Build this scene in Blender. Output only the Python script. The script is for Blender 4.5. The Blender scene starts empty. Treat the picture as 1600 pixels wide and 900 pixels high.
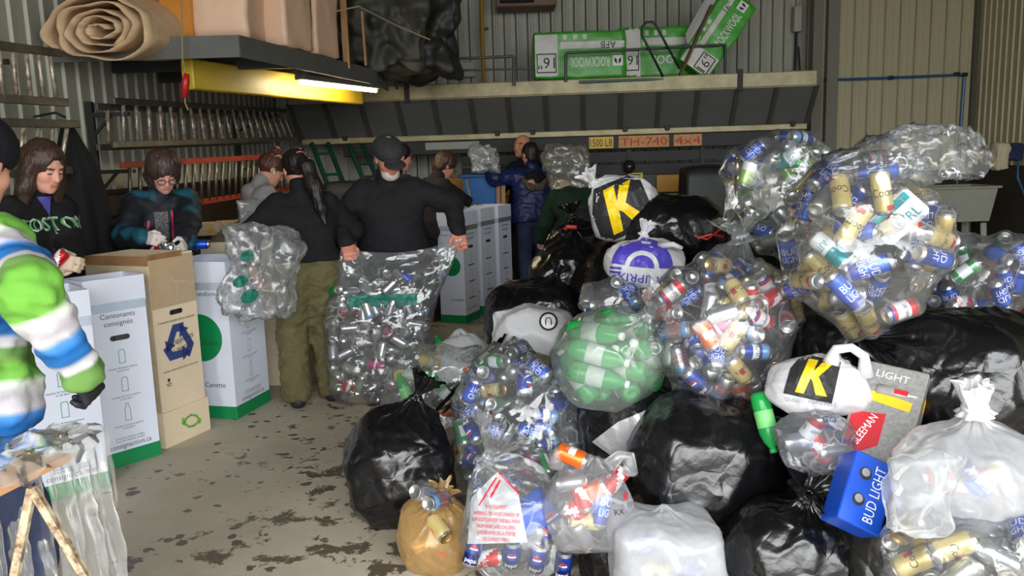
import bpy, bmesh, math, random
import numpy as np
from mathutils import Vector, Matrix
from mathutils.bvhtree import BVHTree
from mathutils.noise import noise as mnoise

SC = bpy.context.scene
COL = SC.collection
# ------------------------------------------------------------------ camera
FPX, HC, PITCH, ROLL = 1300.0, 1.68, math.atan(210 / 1300.0), 0.03
cf = np.array([0, math.cos(PITCH), -math.sin(PITCH)])
_u0 = np.array([0, math.sin(PITCH), math.cos(PITCH)]); _r0 = np.array([1.0, 0, 0])
cr = _r0 * math.cos(ROLL) - _u0 * math.sin(ROLL)
cu = _u0 * math.cos(ROLL) + _r0 * math.sin(ROLL)
CAM = np.array([0, 0, HC])
camd = bpy.data.cameras.new('camera'); camo = bpy.data.objects.new('camera', camd); COL.objects.link(camo)
camd.sensor_fit = 'HORIZONTAL'; camd.sensor_width = 36.0; camd.lens = FPX / 1600 * 36.0
camd.clip_start = 0.05; camd.clip_end = 200
camo.matrix_world = Matrix(((cr[0], cu[0], -cf[0], 0), (cr[1], cu[1], -cf[1], 0), (cr[2], cu[2], -cf[2], HC), (0, 0, 0, 1)))
SC.camera = camo
# ------------------------------------------------------------------ light
SC.view_settings.view_transform = 'Standard'; SC.view_settings.look = 'None'
SC.view_settings.gamma = 1.0; SC.view_settings.use_curve_mapping = False
SC.view_settings.exposure = 2.35
SC.cycles.use_denoising = True
SC.cycles.transparent_max_bounces = 14
SC.cycles.max_bounces = 6
SC.cycles.sample_clamp_indirect = 6.0
wd = bpy.data.worlds.new('overcast_sky'); SC.world = wd; wd.use_nodes = True
bg = wd.node_tree.nodes['Background']; bg.inputs[1].default_value = 4.0
# standard overcast sky: the zenith three times as bright as the horizon
_wt = wd.node_tree; _tc = _wt.nodes.new('ShaderNodeTexCoord'); _sx = _wt.nodes.new('ShaderNodeSeparateXYZ'); _wt.links.new(_tc.outputs['Generated'], _sx.inputs[0])
_rm = _wt.nodes.new('ShaderNodeValToRGB'); _wt.links.new(_sx.outputs['Z'], _rm.inputs[0])
_rm.color_ramp.elements[0].color = (.312, .318, .323, 1); _rm.color_ramp.elements[1].color = (.945, .957, .97, 1); _wt.links.new(_rm.outputs[0], bg.inputs[0])
# daylight comes in through the open vehicle door behind the camera
DOOR = dict(x0=-3.1, x1=5.2, y=-2.4, z1=4.4)
pl = bpy.data.lights.new('door_daylight_portal', 'AREA'); pl.shape = 'RECTANGLE'
pl.size = DOOR['x1'] - DOOR['x0']; pl.size_y = DOOR['z1']; pl.cycles.is_portal = True
po = bpy.data.objects.new('door_daylight_portal', pl); COL.objects.link(po)
po.location = ((DOOR['x0'] + DOOR['x1']) / 2, DOOR['y'], DOOR['z1'] / 2); po.rotation_euler = (math.radians(90), 0, 0)

# ------------------------------------------------------------------ pixel <-> place helpers
def ray(x, y): return cf + cr * (x - 800) / FPX + cu * (450 - y) / FPX
def at(x, y, D): d = ray(x, y); return CAM + d * D / d[1]
def atx(x, y, X): d = ray(x, y); return CAM + d * X / d[0]
def onz(x, y, z): d = ray(x, y); return CAM + d * (z - HC) / d[2]
rng = np.random.default_rng(7); random.seed(7)

# ------------------------------------------------------------------ object helpers
def tag(o, label=None, cat=None, group=None, kind=None):
    if label: o['label'] = label
    if cat: o['category'] = cat
    if group: o['group'] = group
    if kind: o['kind'] = kind
    return o
def empty(name, loc=(0, 0, 0), rz=0.0, label=None, cat=None, group=None):
    o = bpy.data.objects.new(name, None); COL.objects.link(o)
    o.location = loc; o.rotation_euler = (0, 0, rz); o.empty_display_size = 0.1
    return tag(o, label, cat, group)
def link(name, me, parent=None, mw=None):
    o = bpy.data.objects.new(name, me); COL.objects.link(o)
    if parent: o.parent = parent
    if mw is not None: o.matrix_local = mw
    return o
def mesh(name, v, f, mats=None, smooth=False, mi=None):
    me = bpy.data.meshes.new(name)
    v = np.asarray(v, float)
    if isinstance(f, np.ndarray) and f.ndim == 2:
        n, k = f.shape
        me.vertices.add(len(v)); me.vertices.foreach_set('co', v.astype(np.float32).ravel())
        me.loops.add(n * k); me.loops.foreach_set('vertex_index', f.astype(np.int32).ravel())
        me.polygons.add(n); me.polygons.foreach_set('loop_start', np.arange(0, n * k, k, dtype=np.int32))
        me.update(calc_edges=True)
    else:
        me.from_pydata([tuple(p) for p in v], [], [tuple(int(i) for i in q) for q in f]); me.update()
    if mats is not None:
        for m in (mats if isinstance(mats, (list, tuple)) else [mats]): me.materials.append(m)
    if mi is not None: me.polygons.foreach_set('material_index', np.asarray(mi, np.int32))
    if smooth: me.polygons.foreach_set('use_smooth', np.ones(len(me.polygons), bool))
    return me
def fattr(me, name, vals):
    a = me.attributes.new(name, 'FLOAT', 'POINT'); a.data.foreach_set('value', np.asarray(vals, np.float32))
def cattr(me, name, cols):
    a = me.attributes.new(name, 'FLOAT_COLOR', 'POINT'); c = np.ones((len(cols), 4), np.float32); c[:, :3] = cols
    a.data.foreach_set('color', c.ravel())
def clone(o, parent=None, label=None, group=None):
    c = o.copy(); COL.objects.link(c)
    if parent: c.parent = parent
    if label: c['label'] = label
    if group: c['group'] = group
    for ch in list(o.children): clone(ch, c)
    return c

class MB:
    """collects shapes of one part"""
    def __init__(s): s.v = []; s.f = []; s.m = []
    def add(s, v, f, mi=0):
        o = len(s.v); s.v.extend([tuple(map(float, p)) for p in v]); s.f.extend([tuple(int(i) + o for i in q) for q in f]); s.m.extend([mi] * len(f)); return s
    def box(s, c, d, b=0.0, mi=0, R=None):
        v, f = cbox(d, b); v = np.array(v)
        if R is not None: v = v @ np.array(R).T
        return s.add(v + np.array(c), f, mi)
    def bar(s, a, b, w, h=None, bev=0.0, mi=0, up=(0, 0, 1)):
        """rectangular bar from a to b, w sideways, h along up"""
        a = np.array(a, float); b = np.array(b, float); h = h or w
        z = b - a; L = np.linalg.norm(z); z /= L
        u = np.array(up, float); u = u - z * (u @ z)
        if np.linalg.norm(u) < 1e-4: u = np.array([1.0, 0, 0]) - z * z[0]
        u /= np.linalg.norm(u); x = np.cross(u, z)
        return s.box((a + b) / 2, (w, h, L), bev, mi, np.stack([x, u, z], 1))
    def tube(s, pts, r, n=8, mi=0, cap=True):
        v, f = tube(pts, r, n, cap); return s.add(v, f, mi)
    def lathe(s, prof, n=16, M=None, mi=0):
        v, f = lathe(prof, n); v = np.array(v)
        if M is not None: v = v @ np.array(M)[:3, :3].T + np.array(M)[:3, 3]
        return s.add(v, f, mi)
    def build(s, name, mats, parent=None, smooth=False, loc=None):
        o = link(name, mesh(name, s.v, s.f, mats, smooth, s.m), parent)
        if loc is not None: o.location = loc
        return o
    def data(s, name, mats, smooth=False): return mesh(name, s.v, s.f, mats, smooth, s.m)

def cbox(d, b=0.0):
    x, y, z = d[0] / 2, d[1] / 2, d[2] / 2
    if b <= 0:
        v = [(-x, -y, -z), (x, -y, -z), (x, y, -z), (-x, y, -z), (-x, -y, z), (x, -y, z), (x, y, z), (-x, y, z)]
        return v, [(0, 3, 2, 1), (4, 5, 6, 7), (0, 1, 5, 4), (1, 2, 6, 5), (2, 3, 7, 6), (3, 0, 4, 7)]
    b = min(b, x * .9, y * .9, z * .9)
    v = []; idx = {}
    for sx in (-1, 1):
        for sy in (-1, 1):
            for sz in (-1, 1):
                for ax in range(3):
                    p = [sx * (x - b), sy * (y - b), sz * (z - b)]
                    p[ax] = (sx * x, sy * y, sz * z)[ax]
                    idx[(sx, sy, sz, ax)] = len(v); v.append(tuple(p))
    f = []
    for ax in range(3):
        o = [a for a in range(3) if a != ax]
        for sg in (-1, 1):
            q = []
            for a, c in ((-1, -1), (1, -1), (1, 1), (-1, 1)):
                k = [0, 0, 0]; k[ax] = sg; k[o[0]] = a; k[o[1]] = c
                q.append(idx[(*k, ax)])
            flip = (sg == 1) != (ax == 1)
            f.append(tuple(q if flip else q[::-1]))
    for ax in range(3):      # edges along ax
        o = [a for a in range(3) if a != ax]
        for a in (-1, 1):
            for c in (-1, 1):
                def K(s_, face):
                    k = [0, 0, 0]; k[ax] = s_; k[o[0]] = a; k[o[1]] = c; return idx[(*k, face)]
                q = [K(-1, o[0]), K(1, o[0]), K(1, o[1]), K(-1, o[1])]
                n = np.cross(np.subtract(v[q[1]], v[q[0]]), np.subtract(v[q[2]], v[q[0]]))
                if n @ np.mean([v[i] for i in q], 0) < 0: q = q[::-1]
                f.append(tuple(q))
    for sx in (-1, 1):
        for sy in (-1, 1):
            for sz in (-1, 1):
                q = [idx[(sx, sy, sz, i)] for i in range(3)]
                f.append(tuple(q if sx * sy * sz > 0 else q[::-1]))
    return v, f

def tube(pts, r, n=8, cap=True):
    pts = np.array(pts, float); m = len(pts)
    rr = np.full(m, r) if np.isscalar(r) else np.array(r, float)
    T = np.gradient(pts, axis=0); T /= np.linalg.norm(T, axis=1)[:, None] + 1e-12
    u = np.array([0, 0, 1.0]) if abs(T[0][2]) < .9 else np.array([1.0, 0, 0])
    v = []; f = []
    for i in range(m):
        u = u - T[i] * (u @ T[i]); u /= np.linalg.norm(u) + 1e-12; w = np.cross(T[i], u)
        for j in range(n):
            a = 2 * math.pi * j / n
            v.append(pts[i] + rr[i] * (math.cos(a) * u + math.sin(a) * w))
    for i in range(m - 1):
        for j in range(n):
            k = (j + 1) % n
            f.append((i * n + j, i * n + k, (i + 1) * n + k, (i + 1) * n + j))
    if cap: f.append(tuple(range(n))[::-1]); f.append(tuple((m - 1) * n + j for j in range(n)))
    return v, f
def lathe(prof, n=16):
    v = []; f = []; m = len(prof)
    for (r, z) in prof:
        for j in range(n):
            a = 2 * math.pi * j / n; v.append((r * math.cos(a), r * math.sin(a), z))
    for i in range(m - 1):
        for j in range(n):
            k = (j + 1) % n
            f.append((i * n + j, i * n + k, (i + 1) * n + k, (i + 1) * n + j))
    if prof[0][0] > 1e-5: f.append(tuple(range(n))[::-1])
    if prof[-1][0] > 1e-5: f.append(tuple((m - 1) * n + j for j in range(n)))
    return v, f
def grid_faces(nu, nv, wrap=False):
    """quads of a (nv rows, nu cols) grid"""
    c = nu if wrap else nu - 1
    i, j = np.meshgrid(np.arange(nv - 1), np.arange(c), indexing='ij'); i = i.ravel(); j = j.ravel(); k = (j + 1) % nu
    return np.stack([i * nu + j, i * nu + k, (i + 1) * nu + k, (i + 1) * nu + j], 1)

# vectorised gradient noise -------------------------------------------------
_perm = np.random.default_rng(3).permutation(256); _perm = np.concatenate([_perm] * 3)
_g3 = np.random.default_rng(4).normal(size=(256, 3)); _g3 /= np.linalg.norm(_g3, axis=1)[:, None]
def noise3(p):
    p = np.asarray(p, float); i = np.floor(p).astype(int); d = p - i; i &= 255
    w = d * d * d * (d * (d * 6 - 15) + 10); out = 0
    for a in (0, 1):
        wx = w[..., 0] if a else 1 - w[..., 0]
        for b in (0, 1):
            wy = w[..., 1] if b else 1 - w[..., 1]
            for c in (0, 1):
                wz = w[..., 2] if c else 1 - w[..., 2]
                h = _perm[_perm[_perm[(i[..., 0] + a) & 255] + ((i[..., 1] + b) & 255)] + ((i[..., 2] + c) & 255)]
                out = out + wx * wy * wz * ((d - np.array([a, b, c])) * _g3[h]).sum(-1)
    return out * 1.6
def ridge(p): return 1 - np.abs(noise3(p)) * 2

# ------------------------------------------------------------------ materials
_M = {}
def nmat(name):
    m = bpy.data.materials.new(name); m.use_nodes = True; nt = m.node_tree
    return m, nt, nt.nodes['Principled BSDF'], nt.nodes['Material Output']
def srgb(*c):
    if len(c) == 1: c = c[0]
    return tuple(((x / 255) / 12.92 if x / 255 <= .04045 else ((x / 255 + .055) / 1.055) ** 2.4) for x in c)
def N(nt, t, **kw):
    n = nt.nodes.new(t)
    for k, val in kw.items():
        if k.startswith('i_'):
            n.inputs[k[2:].replace('_', ' ')].default_value = val
        else: setattr(n, k, val)
    return n
def pm(name, col, rough=.6, metal=0., spec=.5, var=0., vs=6., bump=0., bs=40., col2=None, coat=0., stretch=None, detail=4., trans=0.):
    """plain procedural material: base colour with noise towards col2, noise relief"""
    if name in _M: return _M[name]
    m, nt, b, o = nmat(name); L = nt.links
    b.inputs['Roughness'].default_value = rough; b.inputs['Metallic'].default_value = metal
    b.inputs['Specular IOR Level'].default_value = spec; b.inputs['Coat Weight'].default_value = coat
    b.inputs['Base Color'].default_value = (*col, 1)
    tc = N(nt, 'ShaderNodeTexCoord'); mp = N(nt, 'ShaderNodeMapping'); L.new(tc.outputs['Object'], mp.inputs[0])
    if stretch: mp.inputs['Scale'].default_value = stretch
    if var > 0 or col2:
        n = N(nt, 'ShaderNodeTexNoise', i_Scale=vs, i_Detail=detail, i_Roughness=.6); L.new(mp.outputs[0], n.inputs['Vector'])
        r = N(nt, 'ShaderNodeValToRGB'); L.new(n.outputs['Fac'], r.inputs[0])
        c2 = col2 or tuple(x * (1 - var) for x in col)
        r.color_ramp.elements[0].position = .35; r.color_ramp.elements[0].color = (*c2, 1)
        r.color_ramp.elements[1].position = .62; r.color_ramp.elements[1].color = (*col, 1)
        L.new(r.outputs[0], b.inputs['Base Color'])
    if bump > 0:
        n2 = N(nt, 'ShaderNodeTexNoise', i_Scale=bs, i_Detail=5.); L.new(mp.outputs[0], n2.inputs['Vector'])
        bp = N(nt, 'ShaderNodeBump', i_Strength=bump, i_Distance=.01); L.new(n2.outputs['Fac'], bp.inputs['Height']); L.new(bp.outputs[0], b.inputs['Normal'])
    if trans: b.inputs['Transmission Weight'].default_value = trans
    _M[name] = m; return m
def attr_mat(name, rough=.7, attr='Col', bump=0., bs=60., spec=.4):
    if name in _M: return _M[name]
    m, nt, b, o = nmat(name); L = nt.links
    a = N(nt, 'ShaderNodeAttribute', attribute_name=attr); L.new(a.outputs['Color'], b.inputs['Base Color'])
    b.inputs['Roughness'].default_value = rough; b.inputs['Specular IOR Level'].default_value = spec
    if bump:
        tc = N(nt, 'ShaderNodeTexCoord'); n2 = N(nt, 'ShaderNodeTexNoise', i_Scale=bs, i_Detail=5.); L.new(tc.outputs['Object'], n2.inputs['Vector'])
        bp = N(nt, 'ShaderNodeBump', i_Strength=bump, i_Distance=.01); L.new(n2.outputs['Fac'], bp.inputs['Height']); L.new(bp.outputs[0], b.inputs['Normal'])
    _M[name] = m; return m

def film(name, tint=(.93, .95, .96), cloud=.12, gloss=.22, rough=.12, bump=.6, bs=16., white=(.85, .87, .88), creased=True):
    """thin plastic film: mostly see-through, milky and glossy, white streak highlights painted along its creases"""
    if name in _M: return _M[name]
    m, nt, b, o = nmat(name); L = nt.links; nt.nodes.remove(b)
    tr = N(nt, 'ShaderNodeBsdfTransparent'); tr.inputs[0].default_value = (*tint, 1)
    df = N(nt, 'ShaderNodeBsdfDiffuse'); df.inputs[0].default_value = (*white, 1)
    tl = N(nt, 'ShaderNodeBsdfTranslucent'); tl.inputs[0].default_value = (*white, 1)
    md = N(nt, 'ShaderNodeMixShader'); md.inputs[0].default_value = .45; L.new(df.outputs[0], md.inputs[1]); L.new(tl.outputs[0], md.inputs[2])
    gl = N(nt, 'ShaderNodeBsdfGlossy'); gl.inputs['Roughness'].default_value = rough; gl.inputs[0].default_value = (1, 1, 1, 1)
    tc = N(nt, 'ShaderNodeTexCoord')
    nz = N(nt, 'ShaderNodeTexNoise', i_Scale=bs, i_Detail=3., i_Roughness=.62, i_Distortion=1.2); L.new(tc.outputs['Object'], nz.inputs['Vector'])
    nz.noise_type = 'RIDGED_MULTIFRACTAL' if creased else 'FBM'
    # crumple creases: noisy distorted cell network, for relief and painted highlight streaks
    wn = N(nt, 'ShaderNodeTexNoise', i_Scale=5., i_Detail=1.5); L.new(tc.outputs['Object'], wn.inputs['Vector'])
    vm = N(nt, 'ShaderNodeVectorMath', operation='MULTIPLY_ADD'); L.new(wn.outputs['Color'], vm.inputs[0]); vm.inputs[1].default_value = (.16, .16, .16); L.new(tc.outputs['Object'], vm.inputs[2])
    vo = N(nt, 'ShaderNodeTexVoronoi', feature='DISTANCE_TO_EDGE', i_Scale=bs * .75); L.new(vm.outputs[0], vo.inputs['Vector'])
    h1 = vo
    h2 = N(nt, 'ShaderNodeMath', operation='MULTIPLY_ADD'); L.new(nz.outputs['Fac'], h2.inputs[0]); h2.inputs[1].default_value = .14 if creased else .3; L.new(h1.outputs['Distance'], h2.inputs[2])
    bp = N(nt, 'ShaderNodeBump', i_Strength=bump * .7, i_Distance=.022); L.new(h2.outputs[0], bp.inputs['Height'])
    for n in (gl, df): L.new(bp.outputs[0], n.inputs['Normal'])
    mr = N(nt, 'ShaderNodeMapRange'); L.new(nz.outputs['Fac'], mr.inputs[0])
    mr.inputs[1].default_value = .55 if creased else .3; mr.inputs[2].default_value = 1.5 if creased else .7; mr.inputs[3].default_value = cloud * (.6 if creased else .85); mr.inputs[4].default_value = min(1, cloud * (2.0 if creased else 1.15))
    ln = N(nt, 'ShaderNodeMapRange'); L.new(vo.outputs['Distance'], ln.inputs[0]); ln.inputs[1].default_value = 0.; ln.inputs[2].default_value = .05; ln.inputs[3].default_value = 1.; ln.inputs[4].default_value = 0.
    md2 = N(nt, 'ShaderNodeMapRange'); L.new(wn.outputs['Fac'], md2.inputs[0]); md2.inputs[1].default_value = .48; md2.inputs[2].default_value = .66; md2.inputs[3].default_value = 0.; md2.inputs[4].default_value = (.30 if creased else .05)
    lm = N(nt, 'ShaderNodeMath', operation='MULTIPLY_ADD', use_clamp=True); L.new(ln.outputs[0], lm.inputs[0]); L.new(md2.outputs[0], lm.inputs[1]); L.new(mr.outputs[0], lm.inputs[2])
    m1 = N(nt, 'ShaderNodeMixShader'); L.new(lm.outputs[0], m1.inputs[0]); L.new(tr.outputs[0], m1.inputs[1]); L.new(md.outputs[0], m1.inputs[2])
    lw = N(nt, 'ShaderNodeFresnel'); lw.inputs[0].default_value = 1.30; L.new(bp.outputs[0], lw.inputs['Normal'])
    ma = N(nt, 'ShaderNodeMath', operation='MULTIPLY_ADD', use_clamp=True); L.new(lw.outputs[0], ma.inputs[0]); ma.inputs[1].default_value = .75; ma.inputs[2].default_value = gloss * .10
    m2 = N(nt, 'ShaderNodeMixShader'); L.new(ma.outputs[0], m2.inputs[0]); L.new(m1.outputs[0], m2.inputs[1]); L.new(gl.outputs[0], m2.inputs[2])
    L.new(m2.outputs[0], o.inputs[0]); _M[name] = m; return m

# ------------------------------------------------------------------ lettering
_T = {}
def text2d(s, bold=False, maxe=None):
    """flat outline mesh of a word, 1 unit cap height, centred at the origin; (verts Nx2, tris)"""
    key = (s, maxe)
    if key in _T: return _T[key]
    cu_ = bpy.data.curves.new('t', 'FONT'); cu_.body = s; cu_.size = 1.4; cu_.resolution_u = 2
    o = bpy.data.objects.new('t', cu_); COL.objects.link(o)
    dg = bpy.context.evaluated_depsgraph_get(); me = bpy.data.meshes.new_from_object(o.evaluated_get(dg))
    bm = bmesh.new(); bm.from_mesh(me); bmesh.ops.triangulate(bm, faces=bm.faces)
    if maxe:
        for _ in range(4):
            es = [e for e in bm.edges if e.calc_length() > maxe]
            if not es: break
            bmesh.ops.subdivide_edges(bm, edges=es, cuts=1); bmesh.ops.triangulate(bm, faces=bm.faces)
    v = np.array([x.co[:2] for x in bm.verts]); f = [tuple(x.index for x in fc.verts) for fc in bm.faces]; bm.free()
    bpy.data.objects.remove(o); bpy.data.curves.remove(cu_); bpy.data.meshes.remove(me)
    if len(v): v = v - np.array([(v[:, 0].min() + v[:, 0].max()) / 2, (0 + 1) / 2])
    _T[key] = (v, f); return _T[key]
def poly2d(loops, maxe=None):
    """filled polygon(s) -> flat mesh"""
    bm = bmesh.new()
    for lp in loops:
        vs = [bm.verts.new((x, y, 0)) for x, y in lp]
        fc = bm.faces.new(vs)
        fc.normal_update()
        if fc.normal.z < 0: fc.normal_flip()
    bmesh.ops.triangulate(bm, faces=bm.faces)
    if maxe:
        for _ in range(5):
            es = [e for e in bm.edges if e.calc_length() > maxe]
            if not es: break
            bmesh.ops.subdivide_edges(bm, edges=es, cuts=1); bmesh.ops.triangulate(bm, faces=bm.faces)
    bm.verts.index_update()
    v = np.array([x.co[:2] for x in bm.verts]); f = [tuple(x.index for x in fc.verts) for fc in bm.faces]; bm.free()
    return v, f
def put2d(v2, f, org, right, up, size, m, name, parent, squeeze=1.0):
    """flat print on a flat face"""
    org = np.array(org, float); right = np.array(right, float); up = np.array(up, float)
    v = org + np.outer(v2[:, 0] * size * squeeze, right) + np.outer(v2[:, 1] * size, up)
    return link(name, mesh(name, v, f, m), parent)
def wrap2d(v2, f, bvh, org, right, up, size, m, name, parent, off=.003, back=.5, squeeze=1.0):
    """print that follows a curved surface: each point dropped on the surface along the view of the print"""
    org = Vector(org); right = Vector(right).normalized(); up = Vector(up).normalized(); nn = right.cross(up).normalized()
    vs = []; ok = []
    for x, y in v2:
        s = org + right * (x * size * squeeze) + up * (y * size) + nn * back
        h, n_, _, _ = bvh.ray_cast(s, -nn)
        if h is None: vs.append((0, 0, 0)); ok.append(False); continue
        vs.append(tuple(h + nn * off)); ok.append(True)
    f = [q for q in f if all(ok[i] for i in q)]
    if not f: return None
    use = sorted({i for q in f for i in q}); rm = {i: k for k, i in enumerate(use)}
    return link(name, mesh(name, [vs[i] for i in use], [tuple(rm[i] for i in q) for q in f], m), parent)
def bvh_of(o):
    me = o.data; mw = o.matrix_basis
    p = o
    return BVHTree.FromPolygons([v.co.copy() for v in me.vertices], [tuple(q.vertices) for q in me.polygons])
def circle2d(r=1., n=28, cx=0, cy=0, sy=1.): return [(cx + r * math.cos(2 * math.pi * i / n), cy + r * sy * math.sin(2 * math.pi * i / n)) for i in range(n)]
def rect2d(w, h, cx=0, cy=0): return [(cx - w / 2, cy - h / 2), (cx + w / 2, cy - h / 2), (cx + w / 2, cy + h / 2), (cx - w / 2, cy + h / 2)]
def line2d(pts, w):
    """closed ribbon loops along a polyline"""
    out = []
    for (a, b) in zip(pts[:-1], pts[1:]):
        a = np.array(a, float); b = np.array(b, float); d = b - a; L = np.linalg.norm(d)
        if L < 1e-6: continue
        n = np.array([-d[1], d[0]]) / L * w / 2; e = d / L * w * .4
        out.append([tuple(a - e - n), tuple(b + e - n), tuple(b + e + n), tuple(a - e + n)])
    return out
INK = pm('ink_black', (.02, .02, .022), .6); WHITE = pm('print_white', (.82, .82, .82), .5)
BLACKMET = pm('black_steel', (.02, .02, .02), .45, var=.3, bump=.1)
ALU = pm('aluminium', srgb(132, 128, 116), .42, .8, var=.35, vs=9, bump=.05)
WOOD = pm('wood_pine', srgb(172, 128, 82), .7, var=.3, vs=5, stretch=(8, 8, .7), bump=.1)

def black_film(name, col, rough=.25, s1=4.4, s2=11., st=.5):
    m, nt, b, o = nmat(name); L = nt.links
    b.inputs['Base Color'].default_value = (*col, 1); b.inputs['Roughness'].default_value = rough; b.inputs['Specular IOR Level'].default_value = .6
    tc = N(nt, 'ShaderNodeTexCoord'); wn = N(nt, 'ShaderNodeTexNoise', i_Scale=4., i_Detail=3.); L.new(tc.outputs['Object'], wn.inputs['Vector'])
    vm = N(nt, 'ShaderNodeVectorMath', operation='MULTIPLY_ADD'); L.new(wn.outputs['Color'], vm.inputs[0]); vm.inputs[1].default_value = (.22, .22, .22); L.new(tc.outputs['Object'], vm.inputs[2])
    v1 = N(nt, 'ShaderNodeTexVoronoi', feature='DISTANCE_TO_EDGE', i_Scale=s1); v2 = N(nt, 'ShaderNodeTexVoronoi', feature='DISTANCE_TO_EDGE', i_Scale=s2)
    for v in (v1, v2): L.new(vm.outputs[0], v.inputs['Vector'])
    h = N(nt, 'ShaderNodeMath', operation='MULTIPLY_ADD'); L.new(v2.outputs['Distance'], h.inputs[0]); h.inputs[1].default_value = .20; L.new(v1.outputs['Distance'], h.inputs[2])
    n2 = N(nt, 'ShaderNodeTexNoise', i_Scale=45., i_Detail=4.); L.new(tc.outputs['Object'], n2.inputs['Vector'])
    h2 = N(nt, 'ShaderNodeMath', operation='MULTIPLY_ADD'); L.new(n2.outputs['Fac'], h2.inputs[0]); h2.inputs[1].default_value = .05; L.new(h.outputs[0], h2.inputs[2])
    bp = N(nt, 'ShaderNodeBump', i_Strength=st, i_Distance=.05); L.new(h2.outputs[0], bp.inputs['Height']); L.new(bp.outputs[0], b.inputs['Normal'])
    _M[name] = m; return m
# ================================================================== smooth solid modelling (people, garments, soft things)
def _cone(p, a, b, ra, rb):
    ab = b - a; L2 = ab @ ab
    t = np.clip(((p - a) @ ab) / max(L2, 1e-9), 0, 1)
    d = p - a - t[..., None] * ab
    return np.sqrt((d * d).sum(-1)) - (ra + (rb - ra) * t)
def _ell(p, c, R, r):
    q = (p - c) @ R            # R columns = axes
    k0 = np.sqrt(((q / r) ** 2).sum(-1)); k1 = np.sqrt(((q / (r * r)) ** 2).sum(-1)) + 1e-9
    return np.where(k0 < 1e-4, -r.min(), k0 * (k0 - 1) / k1)
def cone(a, b, ra, rb=None, k=None, op='u'): return ('c', np.array(a, float), np.array(b, float), ra, ra if rb is None else rb, k, op)
def ell(c, r, R=None, k=None, op='u'):
    return ('e', np.array(c, float), np.eye(3) if R is None else np.array(R, float), np.array(r, float), None, k, op)
def plane(c, n, k=.01): n = np.array(n, float); return ('p', np.array(c, float), n / np.linalg.norm(n), 0, None, k, 'i')
def _d(pr, p):
    if pr[0] == 'c': return _cone(p, pr[1], pr[2], pr[3], pr[4])
    if pr[0] == 'e': return _ell(p, pr[1], pr[2], pr[3])
    return (p - pr[1]) @ pr[2]
def _bb(pr):
    if pr[0] == 'c': r = max(pr[3], pr[4]); return np.minimum(pr[1], pr[2]) - r, np.maximum(pr[1], pr[2]) + r
    r = pr[3].max(); return pr[1] - r, pr[1] + r
def sdf_mesh(prims, h=.008, k=.03, disp=None, pad=.02):
    us = [q for q in prims if q[6] == 'u']
    lo = np.min([_bb(q)[0] for q in us], 0) - pad - 2 * h; hi = np.max([_bb(q)[1] for q in us], 0) + pad + 2 * h
    B = 8; nb = np.ceil((hi - lo) / (h * B)).astype(int); n = nb * B + 1
    bi = np.stack(np.meshgrid(*[np.arange(x) for x in nb], indexing='ij'), -1).reshape(-1, 3)
    C = lo + (bi + .5) * B * h; rb = B * h * .8661
    D = np.full(len(C), 9.0); ds = []
    for q in prims:
        d = _d(q, C); ds.append(d)
        kk = q[5] if q[5] is not None else k
        if q[6] == 'u': D = _smin(D, d, kk)
        elif q[6] == 's': D = -_smin(-D, d, kk)
        else: D = -_smin(-D, -d, kk)
    act = np.abs(D) < rb * 1.25 + .012
    ia = np.nonzero(act)[0]
    g = np.arange(B + 1); L = np.stack(np.meshgrid(g, g, g, indexing='ij'), -1).reshape(-1, 3) * h
    base = (lo + bi[ia] * B * h)
    Fv = np.full((len(ia), len(L)), 9.0, np.float32)
    for q, d in zip(prims, ds):
        kk = q[5] if q[5] is not None else k
        if q[6] == 'i': sel = np.arange(len(ia))
        else: sel = np.nonzero(d[ia] < rb * 1.3 + kk + .012)[0]
        if not len(sel): continue
        P = base[sel][:, None, :] + L[None]
        dd = _d(q, P)
        if q[6] == 'u': Fv[sel] = _smin(Fv[sel], dd, kk)
        elif q[6] == 's': Fv[sel] = -_smin(-Fv[sel], dd, kk)
        else: Fv[sel] = -_smin(-Fv[sel], -dd, kk)
    if disp is not None:
        P = base[:, None, :] + L[None]; near = np.abs(Fv) < .05
        Fv[near] += disp(P[near])
    G = np.ones(n, np.float32)
    sg = np.where(D < 0, -1, 1).astype(np.float32)
    S = np.repeat(np.repeat(np.repeat(sg.reshape(nb), B, 0), B, 1), B, 2); G[:-1, :-1, :-1] = S
    G[-1] = 1; G[:, -1] = 1; G[:, :, -1] = 1
    for j, i in enumerate(ia):
        x, y, z = bi[i] * B; G[x:x + B + 1, y:y + B + 1, z:z + B + 1] = Fv[j].reshape(B + 1, B + 1, B + 1)
    return _nets(G, lo, h)
def _smin(a, b, k):
    if k <= 0: return np.minimum(a, b)
    t = np.maximum(k - np.abs(a - b), 0) / k
    return np.minimum(a, b) - t * t * k * .25
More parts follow.
